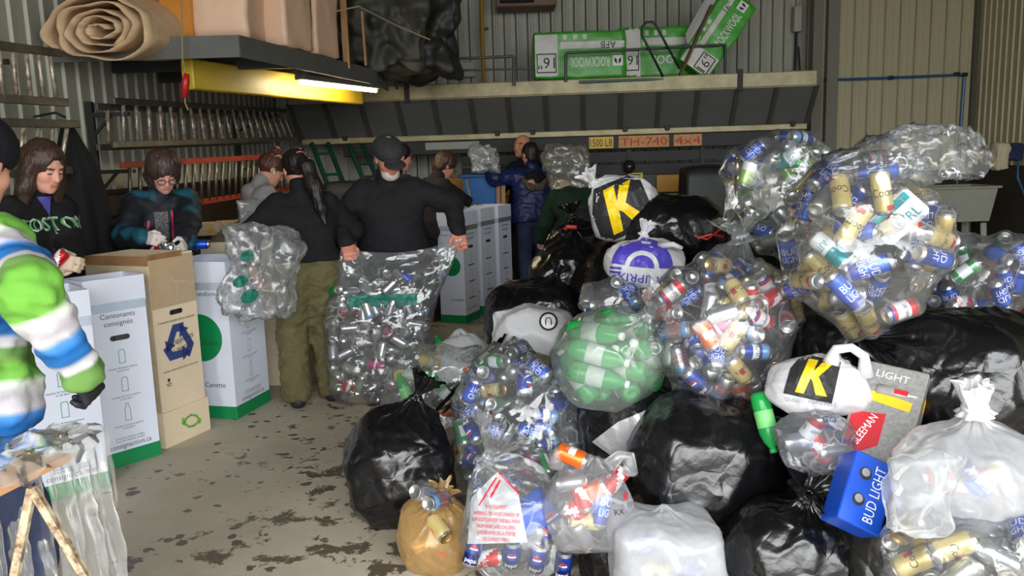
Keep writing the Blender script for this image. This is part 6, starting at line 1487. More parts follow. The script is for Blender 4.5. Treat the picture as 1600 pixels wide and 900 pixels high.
# a black sash of plastic between the orange-bottle bag and the left can bag
m_ = MB(); q = [at(782, 528, 4.45), at(757, 566, 4.3), at(728, 606, 4.1), at(700, 640, 3.95)]
nu = 9; v = []; 
for k, p in enumerate(q):
    for j in range(nu): w = (j / (nu - 1) - .5); v.append(p + np.array([w * .09 * (1 + .4 * k), .02 * math.sin(j * 1.7), w * .07 + .012 * math.sin(j * 2.3 + k)]))
v2 = [x + np.array([0, .012, -.004]) for x in v]; f = [tuple(x) for x in grid_faces(nu, 4)] + [tuple(y + len(v) for y in x[::-1]) for x in grid_faces(nu, 4)]
m_.add(v + v2, f); tag(m_.build('plastic_strip', BLK, None, True), 'twisted black plastic strip between the two clear bags by the floor', 'plastic strip')
for i, (x, y, z, r) in enumerate(((1.15, 3.95, .40, .42), (1.75, 3.75, .40, .42), (2.2, 3.35, .36, .38), (1.55, 3.25, .32, .34), (.62, 4.45, .42, .42), (1.30, 4.75, .55, .50), (.30, 5.75, .36, .38), (2.0, 4.2, .45, .45), (2.15, 3.72, .44, .36), (.05, 4.7, .28, .30), (1.35, 2.75, .24, .27), (.75, 5.3, .55, .5))):
    sack('garbage_bag', 'black garbage bag buried deep inside the heap', 'bag', (np.array([x, y, z]), np.array([r, r * .95, z * 1.0])), BLK, (.1 * i - .4, .2, 1), 30 + i, 36, 'buried black bin bags', nu=72, nv=50)
# ---- clear can bags ----------------------------------------------------------------------
can_bag('can_bag', 'clear bag of mixed cans, lower left of the green bottle bag', (700, 940, 528, 800, 3.78, .95), dict(bud=6, pepsi=3, green=5, silver=4, silvt=2, busch=2, creamst=1, magenta=.5), 68, 'in the clear bag lower left of the green bottles', 'cans in the lower left clear bag', (-.1, .5, 1), 51)
can_bag('can_bag', 'clear bag of mixed beer cans in the middle of the heap', (1005, 1255, 392, 645, 3.45, .9), dict(creamst=4, bud=4, red=3, bwr=4, silver=3, silvt=3, busch=3, orange=1, pepsi=1, magenta=.5), 72, 'in the clear bag at the middle of the heap', 'cans in the middle clear bag', (.25, .2, 1), 52, kn=dict(dir=(-.2, 0, 1), L=.14, r0=.03, r1=.10, droop=.03))
can_bag('can_bag', 'small clear bag of cans under the purple-printed white bag', (905, 1015, 428, 520, 4.05, 1.), dict(bud=3, silver=3, busch=1), 9, 'in the small clear bag under the purple-printed bag', 'cans in the small clear bag', (.2, .3, 1), 53, core=.2)
can_bag('can_bag', 'clear tied bag of mixed cans at the top of the heap before the truck', (1125, 1312, 205, 398, 4.0, 1.), dict(bud=4, silver=5, green=2, teal=2, lime=1.5, yellow=1, busch=1), 36, 'in the topmost clear bag before the truck', 'cans in the topmost far bag', (.2, -1, -.1), 54, kn=dict(dir=(.1, -1, .1), L=.10, r0=.025, r1=.13))
bTR = can_bag('can_bag', 'huge clear bag of tall cans with its open end billowing, top right', (1222, 1476, 238, 535, 3.1, .9), dict(gold=8, budt=7, silver=2, teal=1.3, bwr=1), 56, 'in the huge clear bag with the billowing end', 'cans in the huge billowing bag', (.55, .2, .8), 55)
can_bag('can_bag', 'clear bag of cans slumped behind the big black bag at the right edge', (1440, 1615, 358, 515, 3.65, 1.), dict(bud=4, silver=3, green=1, red=1, busch=1), 20, 'in the clear bag slumped at the right edge', 'cans in the right edge bag', (-.6, .2, 1), 56)
# billowing end of the huge bag: open film funnel lying over to the right
def funnel(name, parent, pts, rads, matl, seed=0, amp=.02, nu=72, per=10, fs=9., thick=False):
    pts = np.array(pts); n = len(pts); tt = np.linspace(0, n - 1, (n - 1) * per + 1); P = np.stack([np.interp(tt, np.arange(n), pts[:, k]) for k in range(3)], 1)
    for _ in range(3): P[1:-1] = (P[:-2] + 2 * P[1:-1] + P[2:]) / 4
    Rr = np.stack([np.interp(tt, np.arange(n), np.array(rads)[:, k]) for k in range(2)], 1)
    T = np.gradient(P, axis=0); T /= np.linalg.norm(T, axis=1)[:, None]; ph = np.linspace(0, 2 * PI, nu, endpoint=False); rows = []
    for i in range(len(P)):
        u = unit(np.cross([0, -1., 0], T[i])) if abs(T[i][1]) < .95 else np.array([0, 0, 1.]); w = np.cross(T[i], u)
        q = P[i] + np.outer(Rr[i, 0] * np.cos(ph), u) + np.outer(Rr[i, 1] * np.sin(ph), w); rows.append(q)
    v = np.array(rows); nrm = v - P[:, None]; nl = np.linalg.norm(nrm, axis=2)[..., None] + 1e-6
    wv = (noise3(v * fs + seed) + .6 * (ridge(v * fs * 2.2 + seed) - .6) + .35 * (ridge(v * fs * 5 + seed) - .6))
    v = v + nrm / nl * (amp * wv)[..., None]
    f = grid_faces(nu, len(P), True)
    return link(name, mesh(name, v.reshape(-1, 3), f, matl, True), parent)
c0 = np.array(bTR.location)
funnel('loose_end', bTR, [at(1290, 268, 3.1) - c0, at(1370, 252, 3.06) - c0, at(1440, 240, 3.0) - c0, at(1488, 240, 2.96) - c0, at(1530, 264, 2.95) - c0], [(.05, .16), (.085, .17), (.105, .14), (.098, .11), (.058, .09)], film('loose_film', cloud=.16, gloss=.4, rough=.12, bump=.7, bs=11), 3, .03)
dp = carton_pack = MB(); dp.box((0, 0, 0), (.12, .07, .18), .012); dpo = dp.build('drink_pack', pm('pack_white_gloss', srgb(222, 226, 226), .35)); dpo.location = at(1402, 338, 2.93); dpo.rotation_euler = (.15, .75, -.25); tag(dpo, 'white drink pack with teal lettering inside the huge clear bag', 'pack')
v_, f_ = text2d('NUTRL'); put2d(v_, f_, (.02, -.0365, .0), (0, 0, 1), (-1, 0, 0), .036, pm('can_teal_ink', (0, 0, 0)), 'lettering', dpo, .9)
v_, f_ = poly2d([rect2d(.03, .155)]); put2d(v_, f_, (-.04, -.036, 0), (1, 0, 0), (0, 0, 1), 1., cTeal, 'teal_band', dpo)
# ---- silver can bag held by the man ------------------------------------------------------
cS = np.array([-.93, 5.66, .46]); rS = np.array([.345, .20, .46])
g = np.random.default_rng(5); ks = [('silver', 'silver', 'silver', 'silver', 'silver', 'silvt', 'silvt', 'red', 'magenta', 'green', 'bud', 'yellow')[k] for k in np.where(g.random(120) < .55, 0, g.integers(0, 12, 120))]
hl = np.array([KINDS[k]['h'] / 2 - .03 for k in ks]); P, A = pack(cS, rS, 120, hl, .0345, 5., .15, 110, 9, -.62)
for k in range(120): place_can(ks[k], P[k], A[k] * g.choice([-1, 1]), face_cam(A[k], P[k]) + g.normal() * .5, 'in the clear bag held by the cap man', 'cans in the held bag', ks[k] == 'silver')
nu, nv = 120, 70; t = np.linspace(0, 1, nv)[:, None]; ph = np.linspace(0, 2 * PI, nu, endpoint=False)[None]
hA, hB = at(541, 386, 5.62), at(716, 370, 5.66)
zz = np.interp(t, [0, .03, 1], [.012, .02, 1.0]); pw_ = .55
a_ = np.interp(t, [0, .04, .12, .5, .75, 1], [.24, .33, .365, .375, .385, .42]); b_ = np.interp(t, [0, .04, .15, .55, .8, 1], [.12, .19, .225, .215, .10, .012])
cx = np.sign(np.cos(ph)) * np.abs(np.cos(ph)) ** pw_; cy = np.sign(np.sin(ph)) * np.abs(np.sin(ph)) ** pw_
cen = np.array([cS[0], cS[1], 0]) * (1 - np.clip((t - .55) / .45, 0, 1)[..., None]) + ((hA + hB) / 2 * [1, 1, 0]) * np.clip((t - .55) / .45, 0, 1)[..., None]
v = cen + np.stack([a_ * cx, b_ * cy, 0 * cx + zz * ((hA[2] + hB[2]) / 2 - .0)], -1)
tilt = np.clip((t - .6) / .4, 0, 1); v[..., 2] += (a_ * cx) / .40 * (hB[2] - hA[2]) / 2 * tilt - tilt * .07 * (1 - (cx) ** 2)
v[..., 1] += .020 * noise3(v * 7) + .018 * (ridge(v * np.array([9, 5, 9.])) - .6) * (1 - t * .4) + .008 * (ridge(v * 24) - .6)
v[..., 0] += .012 * noise3(v * 9 + 4)
hb_ = link('can_bag', mesh('can_bag', v.reshape(-1, 3), np.array([q for q in grid_faces(nu, nv, True)]), CLEAR, True)); tag(hb_, 'big clear bag of silver cans held open by the man in the cap', 'bag')
bv = bvh_of(hb_); TEALP = pm('teal_print', srgb(14, 104, 88), .5)
v_, f_ = loops([rect2d(1., .16)], .04); wrap2d(v_, f_, bv, (cS[0] + .06, cS[1], .735), (1, 0, 0), (0, 0, 1), .46, TEALP, 'print', hb_, .004, .8)
# ---- empty clear bag in the ponytail woman's hand ---------------------------------------
CRUMP = film('crumpled_film', cloud=.24, gloss=.5, rough=.2, bump=.4, bs=9)
e = wrinkly_box('empty_bag', at(408, 425, 5.25), (.40, .22, .56), CRUMP, .085, 4.5, 77, nsub=24, rnd=.6, smooth=False); tag(e, 'empty crumpled clear bag in the ponytail woman\'s hand', 'bag')
v = np.array([x.co[:] for x in e.data.vertices]); v[:, 0] += -.22 * np.clip(-v[:, 2], 0, 1) * .6 + .06 * np.clip(v[:, 2], 0, 1); v += (.018 * (ridge(v * 12) - .6))[:, None] * unit(np.array([.3, -1, .2])); e.data.vertices.foreach_set('co', v.astype(np.float32).ravel()); e.data.update()
for px, s_ in (((386, 400), .045), ((376, 440), .05), ((390, 463), .06)):
    decal(e, loops([circle2d(1., 10, 0, 0, .7)], .4), px, s_, TEALP, 'print', .01, .5)
e = wrinkly_box('empty_bag', at(885, 262, 9.0), (.44, .3, .48), film('crumpled_film_dim', tint=(.8, .8, .76), cloud=.45, gloss=.5, rough=.2, bump=1., bs=9, white=(.6, .6, .54)), .09, 4.5, 78, nsub=20, rnd=.6, smooth=False); tag(e, 'crumpled clear bag hanging between the navy jacket and green sweatshirt', 'bag')
e = wrinkly_box('empty_bag', at(757, 250, 9.3), (.30, .2, .26), film('crumpled_film_white', cloud=.6, gloss=.4, rough=.2, bump=1., bs=9), .06, 6, 79, nsub=16, rnd=.6, smooth=False); tag(e, 'white and green empty bag held up above the blue bin', 'bag')
e = wrinkly_box('empty_bag', at(395, 345, 6.75), (.18, .2, .34), film('crumpled_film_white', cloud=.6), .06, 6, 80, nsub=20, rnd=.6); tag(e, 'whitish film bag held at the grey hoodie\'s side', 'bag')
# cans in the blue bin and in the women's hands
for k, (px, D, kd) in enumerate((((738, 312), 9.0, 'silver'), ((746, 316), 8.98, 'red'), ((756, 310), 9.0, 'silver'), ((763, 317), 8.97, 'silver'))):
    p = at(*px, D); place_can(kd, np.array([p[0] - .12, 9.66, 1.085 + .012 * (k % 2)]), unit(np.array([math.cos(k * 1.3), math.sin(k * 1.3), .2])), 0., ['lying on the sorting table nearest the plum jacket', 'lying on the sorting table below the bin', 'lying on the sorting table under the blue bin', 'lying on the sorting table nearest the stakes'][k], 'cans by the blue bin', True)
place_can('red', at(247, 388, 5.40), np.array([.8, -.5, .3]), 0., 'held by the woman with glasses', 'cans in hands'); place_can('silver', at(268, 388, 5.40), np.array([.3, -.9, .2]), 0., 'between the hands of the woman with glasses', 'cans in hands')
place_can('bud', at(312, 382, 5.62), np.array([1, .2, 0]), 1.2, 'lying by the glove of the woman with glasses', 'cans in hands'); place_can('red', at(90, 406, 4.36), np.array([.5, .5, .6]), 0., 'held by the woman in the green-lettered hoodie', 'cans in hands')
# ---- green bottles ----------------------------------------------------------------------
def pet(name, col):
    m, nt, b, o = nmat(name); b.inputs['Base Color'].default_value = (*col, 1); b.inputs['Roughness'].default_value = .12
    tr = N(nt, 'ShaderNodeBsdfTransparent'); tr.inputs[0].default_value = (*[min(1, x * 1.5 + .1) for x in col], 1); mx = N(nt, 'ShaderNodeMixShader'); mx.inputs[0].default_value = .62
    nt.links.new(tr.outputs[0], mx.inputs[1]); nt.links.new(b.outputs[0], mx.inputs[2]); nt.links.new(mx.outputs[0], o.inputs[0]); return m
PETG = pet('green_pet', srgb(40, 170, 84)); PETC = pet('clear_pet', srgb(200, 214, 214)); CAPW = pm('bottle_cap_white', srgb(226, 232, 226), .4); CAPG = pm('bottle_cap_green', srgb(30, 140, 70), .4); LBLG = pm('bottle_label_grey', srgb(176, 186, 178), .5, var=.2, vs=20)
def bottle_meshes(r, h, body, label, capm):
    m_ = MB(); m_.lathe([(r * .3, .008), (r * .75, 0), (r * .95, .012), (r, .04), (r, h * .28), (r * .96, h * .3), (r * .96, h * .58), (r, h * .6), (r * .97, h * .68), (r * .75, h * .80), (r * .4, h * .90), (r * .28, h * .94), (r * .28, h * .965)], 18); a = mesh('bottle', np.array(m_.v) - [0, 0, h / 2], m_.f, body, True)
    m_ = MB(); m_.lathe([(r * .97, h * .30), (r * .985, h * .305), (r * .985, h * .575), (r * .97, h * .58)], 18); b = mesh('label', np.array(m_.v) - [0, 0, h / 2], m_.f[:-2], label, True)
    m_ = MB(); m_.lathe([(r * .36, h * .93), (r * .38, h * .935), (r * .38, h * .995), (r * .33, h)], 14); c = mesh('cap', np.array(m_.v) - [0, 0, h / 2], m_.f, capm, True)
    return a, b, c
BT = {'g': bottle_meshes(.045, .26, PETG, LBLG, CAPW), 'gg': bottle_meshes(.036, .225, PETG, pm('bottle_label_green', srgb(110, 190, 110), .5), CAPG), 'c': bottle_meshes(.034, .22, PETC, pm('bottle_label_blue', srgb(40, 80, 180), .5), CAPW), 'o': bottle_meshes(.040, .23, pet('orange_pet', srgb(226, 120, 60)), pm('bottle_label_red', srgb(206, 60, 40), .5), CAPW), 'y': bottle_meshes(.038, .22, pet('pale_yellow_pet', srgb(210, 196, 120)), LBLG, CAPW), 'dk': bottle_meshes(.034, .23, pm('dark_bottle_glass', srgb(46, 50, 44), .15), LBLG, CAPG)}
def place_bottle(kd, p, axis, label, group=None, spin=0.):
    a, b, c = BT[kd]; R = frame_from(axis, spin); M = Matrix.Identity(4)
    for r in range(3):
        for q in range(3): M[r][q] = R[r, q]
        M[r][3] = p[r]
    o = link('bottle', a); o.matrix_world = M; tag(o, label, 'bottle', group); link('label', b, o); link('cap', c, o); return o
cG, rG = box_px(866, 1042, 480, 634, 3.52, .95)
Pb, Ab = pack(cG, rG, 16, np.full(16, .085), .048, 2.3, .3, 120, 12, -.1)
for k in range(16): place_bottle('g', Pb[k], Ab[k] * (1 if k % 2 else -1), 'green plastic bottle in the tied milky bag of green bottles', 'green bottles in the milky bag', k)
gb = sack('bottle_bag', 'tied milky bag full of green plastic bottles in the middle', 'bag', (cG, rG), film('green_bag_film', tint=(.93, .96, .94), cloud=.36, gloss=.3, rough=.15, bump=.5, bs=11, white=(.86, .90, .87)), (.55, -.45, .75), 13, 30, None, dict(L=.12, r0=.022, r1=.09, m=MILKY), amp=.012, zmin=.3)
place_bottle('gg', at(1197, 660, 2.95), unit(np.array([.16, -.35, -.9])), 'loose bright green plastic bottle below the front yellow-emblem bag', None, 1.)
# ---- bag with orange and green bottles in front of the held bag ----------------------------
cO, rO = box_px(592, 772, 540, 668, 4.86, .75); kk = ['o', 'y', 'gg', 'dk', 'o', 'y', 'c', 'gg', 'y', 'c', 'o', 'dk']; Pb, Ab = pack(cO, rO * [1, 1, .9], 12, np.full(12, .075), .042, 2.3, .2, 120, 14, -.2)
dsc = dict(o='orange bottle with red label', y='pale yellow plastic bottle', gg='green plastic bottle', dk='dark glass bottle', c='clear plastic bottle')
for k in range(12): place_bottle(kk[k], Pb[k], Ab[k], dsc[kk[k]] + ' in the clear bag before the held can bag', 'bottles in the low clear bag', k * 1.)
ob = sack('bottle_bag', 'low clear bag of orange and green bottles before the held can bag', 'bag', (cO, rO * [1, 1, 1.03]), CLEAR, (.7, .2, .6), 15, 40, None, None, amp=.02, zmin=.003)
for k, (x, y) in enumerate(((706, 536), (718, 522), (733, 530), (748, 520), (690, 530))):
    p = at(x, y, 5.25 + .05 * k); place_bottle('gg', np.array([p[0], p[1], .36 + .05 * (k % 3)]), unit(np.array([math.cos(k * 2.), .3, math.sin(k * 1.7) * .4])), 'small green bottle heaped behind the low clear bag', 'green bottles behind the low clear bag', k)
sack('bottle_bag', 'white plastic bag spilling small green bottles beside the held can bag', 'bag', (at(730, 560, 5.2) + np.array([0, .05, -.12]), np.array([.24, .2, .25])), WHITEB, (-.2, .3, 1), 17, 30, None, None, nu=64, nv=48)
# white bag with U emblem
ub = sack('carrier_bag', 'white carrier bag with round black U emblem below the black bags', 'bag', (at(835, 515, 4.6) + np.array([0, .06, -.06]), np.array([.24, .2, .18])), WHITEB, (-.8, .1, .5), 18, 34, None, None, nu=80, nv=56)
decal(ub, loops([circle2d(1., 24)], .2), (857, 502), .052, INK, 'emblem', .006); decal(ub, loops([circle2d(.78, 24)], .2), (857, 502), .052, WHITE, 'emblem', .008); decal(ub, text2d('U', maxe=.2), (857, 502), .045, INK, 'emblem', .010, PI)
# ---- small grocery bags ------------------------------------------------------------------
un = sack('carrier_bag', 'white carrier bag with purple arch print on top of the heap', 'bag', (945, 1062, 374, 448, 4.12, 1.), WHITEB, (.1, .3, 1), 19, 30, None, dict(L=.07, r0=.016, r1=.04, dir=(.3, -.2, .9)))
PUR = pm('print_purple', srgb(72, 62, 168), .45)
def arc(r0, r1, a0, a1, n=12, cx=0, cy=0): 
    out = []
    for i in range(n):
        b0, b1 = a0 + (a1 - a0) * i / n, a0 + (a1 - a0) * (i + 1) / n
        out.append([(cx + r * math.cos(b), cy + r * math.sin(b)) for r, b in ((r0, b0), (r1, b0), (r1, b1), (r0, b1))])
    return out
decal(un, loops(arc(.72, 1.3, .05, PI - .05, 14) + arc(.0, .52, .0, PI, 10) + [rect2d(.5, .1, -1.1, -.12), rect2d(.5, .1, -1.1, -.3)], .2), (1003, 418), .115, PUR, 'print', .005, -.1)
decal(un, text2d('UNIPRIX', maxe=.2), (1003, 436), .04, PUR, 'lettering', .006, PI - .12, 1.2)
m_ = MB(); c0 = np.array(un.location); m_.tube([at(1030, 384, 4.05) - c0, at(1052, 382, 4.0) - c0, at(1066, 388, 4.0) - c0], [.02, .014, .01], 8); m_.build('handle', WHITEB, un, True)
def k_print(o, px, size, rot, nm='emblem'):
    decal(o, loops([[(-1.25, -1.05), (1.15, -1.15), (1.3, 1.05), (-.6, 1.2), (-1.1, .3)]], .2), px, size, INK, nm, .004, rot)
    Y = pm('print_yellow', srgb(240, 204, 20), .4)
    decal(o, loops([[(-.75, -.95), (-.28, -.95), (.22, 1.05), (-.30, 1.05)], [(-.15, .05), (.10, -.2), (1.0, .95), (.45, .95)], [(-.05, .15), (.25, .3), (.95, -.9), (.35, -.9)]], .15), px, size * .92, Y, nm, .007, rot)
kb = sack('carrier_bag', 'white carrier bag with yellow K emblem at the back top of the heap', 'bag', (920, 1030, 276, 376, 4.72, .8), WHITEB, (-.7, -.1, .6), 20, 30, None, dict(L=.08, r0=.02, r1=.05, dir=(-.5, -.3, .7)))
k_print(kb, (968, 326), .135, .45)
kf = sack('carrier_bag', 'white carrier bag with yellow K emblem in front of the silver beer carton', 'bag', (1197, 1356, 556, 652, 2.92, .9), WHITEB, (.5, .2, .7), 22, 28, None, None, amp=.016)
k_print(kf, (1268, 590), .068, -.12)
decal(kf, text2d('QUÉBEC  MARIEVILLE', maxe=.3), (1266, 628), .013, pm('print_faint_grey', srgb(150, 150, 156), .5), 'lettering', .006, -.05)
c0 = np.array(kf.location); m_ = MB(); hp = [at(1298, 568, 2.86) - c0, at(1306, 546, 2.86) - c0, at(1330, 543, 2.86) - c0, at(1350, 556, 2.86) - c0, at(1352, 588, 2.86) - c0]
m_.tube([hp[0]] + [hp[0] * (1 - w) + hp[1] * w for w in (.5,)] + hp[1:], [.03, .024, .018, .016, .018, .03], 10); m_.build('handle', WHITEB, kf, True)
gy = sack('carrier_bag', 'small greyish see-through bag with blue print under the front K bag', 'bag', (1214, 1332, 640, 742, 2.80, 1.), film('grey_film', tint=(.86, .88, .92), cloud=.34, gloss=.3, rough=.2, bump=.6, bs=12, white=(.66, .68, .72)), (.1, .2, 1), 23, 30, None, None, amp=.014, zmin=.4)
for t_, px, s_ in (('GO', (1296, 655), .022), ('FREE', (1325, 690), .018), ('GREEN', (1290, 668), .012)): decal(gy, text2d(t_, maxe=.3), px, s_, NAVY, 'lettering', .005)
for k, (x, y, kd) in enumerate(((1245, 690, 'silvt'), (1280, 700, 'red'), (1268, 670, 'bwr'), (1300, 705, 'silver'))): place_can(kd, at(x, y, 2.80), unit(np.array([math.cos(k * 2.1), .2, math.sin(k * 2.1)])), k, 'inside the small greyish see-through bag', 'cans in the greyish bag')
# tan bag with cans on top
cT, rT = box_px(617, 742, 778, 900, 3.24, 1.); tb = sack('carrier_bag', 'tan plastic grocery bag with empty cans on top, front of the heap', 'bag', (cT, rT), TANB, (.2, -.15, 1), 24, 26, None, dict(L=.05, r0=.03, r1=.05, dir=(.2, -.3, .9)), amp=.012)
for k, (x, y, kd, ax) in enumerate(((663, 771, 'silver', (-.5, -.75, .45)), (683, 783, 'silvt', (-.45, -.8, .2)), (686, 824, 'creamst', (.5, -.75, -.4)), (665, 850, 'creamst', (.9, .2, .2)))): place_can(kd, at(x, y, 3.12 if k < 3 else 3.24), unit(ax), 0., ['lying on top of the tan bag, its open end forward', 'lying across the top of the tan bag', 'poking through the tan bag', 'inside the tan bag'][k], 'cans on the tan bag')
decal(tb, loops([rect2d(1.4, .12, 0, .2), rect2d(1.1, .12, 0, -.1)], .2), (692, 868), .03, pm('print_red_faint', srgb(196, 90, 60), .5), 'print', .005, .15)
# clear bag with red print, cola packs
cR, rR = box_px(716, 884, 712, 915, 3.02, .9)
for k, (x, y, kd, ax) in enumerate(((800, 865, 'pepsi', (.1, -.3, 1)), (840, 872, 'pepsi', (.2, -.2, 1)), (880, 880, 'pepsi', (.1, -.3, 1)), (762, 872, 'red', (.9, -.2, .2)), (740, 860, 'pepsi', (.3, .2, .9)), (832, 838, 'silver', (.6, -.2, .6)), (850, 832, 'pepsi', (.7, -.1, .6)), (770, 832, 'silver', (.5, -.5, .4)))): place_can(kd, at(x, y, 2.95), unit(ax), face_cam(unit(ax), at(x, y, 2.95)), 'in the clear bag with red print', 'cans in the red-print bag')
pk = wrinkly_box('cola_pack', at(838, 800, 2.96), (.14, .09, .12), pm('cola_pack_blue', srgb(44, 92, 200), .4), .004, 6, 3, nsub=8, rnd=.25); pk.rotation_euler = (.2, -.6, .1); tag(pk, 'blue cola multipack wrapper inside the red-print bag', 'pack')
bvp = bvh_of(pk)
for hf, mm, of in ((None, WHITE, .002), ('u', cRed, .004), ('d', cB2, .004)):
    lp = circle2d(1., 20) if hf is None else [(math.cos(t), math.sin(t)) for t in np.linspace(.2 if hf == 'u' else PI + .2, PI - .2 if hf == 'u' else 2 * PI - .2, 14)]
    v_, f_ = loops([lp], .4); wrap2d(v_, f_, bvp, (.04, -.1, -.03), (1, 0, 0), (0, 0, 1), .025, mm, 'emblem', pk, of, .3)
rp = sack('carrier_bag', 'tied clear grocery bag with red lettering holding cola cans, front row', 'bag', (cR, rR), film('red_print_film', cloud=.16, gloss=.35, rough=.14, bump=.6, bs=13), (-.35, -.25, .9), 25, 30, None, dict(L=.17, r0=.02, r1=.11, dir=(.55, .1, .85)), amp=.014, zmin=.02)
REDP = pm('print_red', srgb(206, 40, 56), .45)
wv_ = loops([[(-1, -1.), (1., -1.), (.75, .6), (.1, 1.3), (-.8, .5)]], .2); decal(rp, wv_, (775, 800), .11, film('white_print_film', cloud=.7, gloss=.2, rough=.3, bump=.2, creased=False), 'white_print', .004)
for k, (t_, y) in enumerate((('AVERTISSEMENT', 792), ('WARNING: TO AVOID DANGER OF', 803), ('SUFFOCATION KEEP THIS BAG AWAY', 813), ('FROM BABIES AND CHILDREN', 823), ('GARDER HORS DE LA PORTEE', 833), ('DES ENFANTS MERCI', 843))): decal(rp, text2d(t_, maxe=.5), (775, y), .0135, REDP, 'lettering', .007, -.1, .55)
decal(rp, loops(line2d([(-.8, -.2), (.1, 1.1), (.9, .2)], .07) + line2d([(-.3, .1), (.1, .75)], .1), .2), (778, 780), .085, REDP, 'print', .007)
# white translucent bag with cola cans
cW, rW = box_px(853, 990, 712, 868, 2.9, .8)
for k, (x, y, kd) in enumerate(((880, 745, 'silver'), (905, 770, 'red'), (930, 760, 'orange'), (890, 800, 'red'), (945, 790, 'budt'), (915, 820, 'creamst'), (905, 845, 'silver'), (970, 740, 'red'))):
    p = at(x, y, 2.9); place_can(kd, cW + (p - cW) * .8, unit(np.array([math.cos(k * 1.9), .3, math.sin(k * 1.9)])), k, 'in the white translucent bag beside the red-print bag', 'cans in the white translucent bag')
p = at(892, 712, 2.86); place_can('orange', p, unit((.75, -.3, -.25)), 1., 'sticking out of the top of the white translucent bag', 'can at the bag mouth')
wc = sack('carrier_bag', 'white translucent handle bag showing red cola cans, front row', 'bag', (cW, rW), MILKY, (.1, -.1, 1), 26, 24, None, None, amp=.012, zmin=.2)
c0 = cW
for sgn, pts in ((0, [(868, 730), (872, 706), (890, 703), (905, 715)]), (1, [(952, 728), (968, 712), (984, 712), (984, 740)])):
    m_ = MB(); m_.tube([at(x, y, 2.86) - c0 for x, y in pts], [.03, .02, .02, .03], 10); m_.build('handle', MILKY, wc, True)
decal(wc, text2d('RX', maxe=.3), (968, 800), .02, INK, 'lettering', .006, .2); decal(wc, loops([rect2d(.5, 1.6)], .2), (978, 775), .018, REDP, 'print', .006, -.3)
# frosted square bag
cF, rF = box_px(955, 1126, 800, 950, 2.84, .9); fr = sack('carrier_bag', 'frosted white bag with square top in the bottom row', 'bag', (cF, rF), FROST, (0, .2, 1), 27, 26, None, None, amp=.01, pw=5., zmin=.02, flo=.92, pl=.02)
for k, (x, y, kd) in enumerate(((1000, 850, 'bud'), (1050, 870, 'silver'), (1085, 890, 'bud'), (1020, 890, 'creamst'))): place_can(kd, at(x, y, 2.84), unit(np.array([math.cos(k * 2.), .2, math.sin(k * 2.)])), k, 'showing dimly inside the frosted white bag', 'cans in the frosted bag')
# ---- beer cartons ------------------------------------------------------------------------
def carton_solid(name, label, cpx, D, d, Rm, mats, cat='carton'):
    c = at(*cpx, D); e = empty(name, c, 0, label, cat); M = Matrix.Identity(4)
    for a in range(3):
        for b in range(3): M[a][b] = Rm[a, b]
        M[a][3] = c[a]
    e.matrix_world = M; m_ = MB(); m_.box((0, 0, 0), d, .004); m_.build('body', mats, e); return e
def orient(right, up): r = unit(right); u = np.array(up, float); u = unit(u - r * (u @ r)); n = np.cross(r, u); return np.stack([r, -n, u], 1)
SILVB = pm('carton_grey_dew', srgb(150, 149, 146), .35, .2, var=.22, vs=70, bump=.12, bs=110, detail=1)
S_ = carton_solid('beer_carton', 'grey silver beer carton with red name panels leaning between the K bag and white bag', (1382, 655), 2.84, (.22, .14, .36), orient((.80, -.55, -.12), (.30, .45, .84)), SILVB)
def on_carton(e, v, f, x, z, y, size, m, nm, rr=(1, 0, 0), uu=(0, 0, 1), sq=1.): return put2d(v, f, (x, y, z), rr, uu, size, m, nm, e, sq)
CRD = pm('carton_red', srgb(186, 28, 40), .4); CYL = pm('carton_yellow', srgb(240, 186, 30), .4)
v, f = loops([[(-.055, -.07), (.0, -.085), (.055, -.045), (.055, .07), (-.055, .055)]], .1); on_carton(S_, v, f, -.045, -.07, -.0715, 1., CRD, 'name_panel')
v, f = text2d('SLEEMAN'); on_carton(S_, v, f, -.045, -.07, -.073, .028, WHITE, 'lettering', (.35, 0, .94), (-.94, 0, .35), .75)
v, f = text2d('LIGHT'); on_carton(S_, v, f, .0, .14, -.0715, .026, WHITE, 'lettering', (1, 0, -.05), (.05, 0, 1), 1.1)
v, f = loops([rect2d(.14, .035)], .1); on_carton(S_, v, f, .01, .05, -.0715, 1., CYL, 'yellow_band', (1, 0, -.1), (.1, 0, 1))
m_ = MB(); m_.lathe([(.0, -.06), (.02, -.058), (.02, .03), (.008, .05), (.008, .07), (0, .071)], 12, np.array([[0, 0, 1, .02], [0, 1, 0, -.066], [1, 0, 0, .085], [0, 0, 0, 1.]])); m_.build('printed_bottle', pm('printed_silver', srgb(190, 190, 190), .3, .5), S_, True)
v, f = loops([rect2d(.045, .018)], .1); on_carton(S_, v, f, .04, .085, -.0875, 1., CRD, 'print'); 
v, f = text2d('SLEEMAN'); v2_, f2_ = loops([rect2d(.15, .04)], .1)
put2d(v2_, f2_, (.1115, 0, -.08), (.0, .25, .97), (0, -.97, .25) if False else (0, -.97, .25), 1., CRD, 'name_panel', S_); put2d(v, f, (.113, 0, -.08), (0, .25, .97), (0, -.97, .25), .022, WHITE, 'lettering', S_, .8)
v, f = loops([rect2d(.05, .05)], .1); put2d(v, f, (.1115, .01, .08), (0, 1, 0), (0, 0, 1), 1., CYL, 'yellow_band', S_)
BB = pm('carton_bud_blue', srgb(24, 82, 200), .35, var=.1)
B2 = carton_solid('beer_carton', 'bright blue beer carton with white vertical lettering beside the white bag', (1342, 772), 2.62, (.15, .12, .24), orient((.85, -.1, -.42), (.35, .45, .75)), BB)
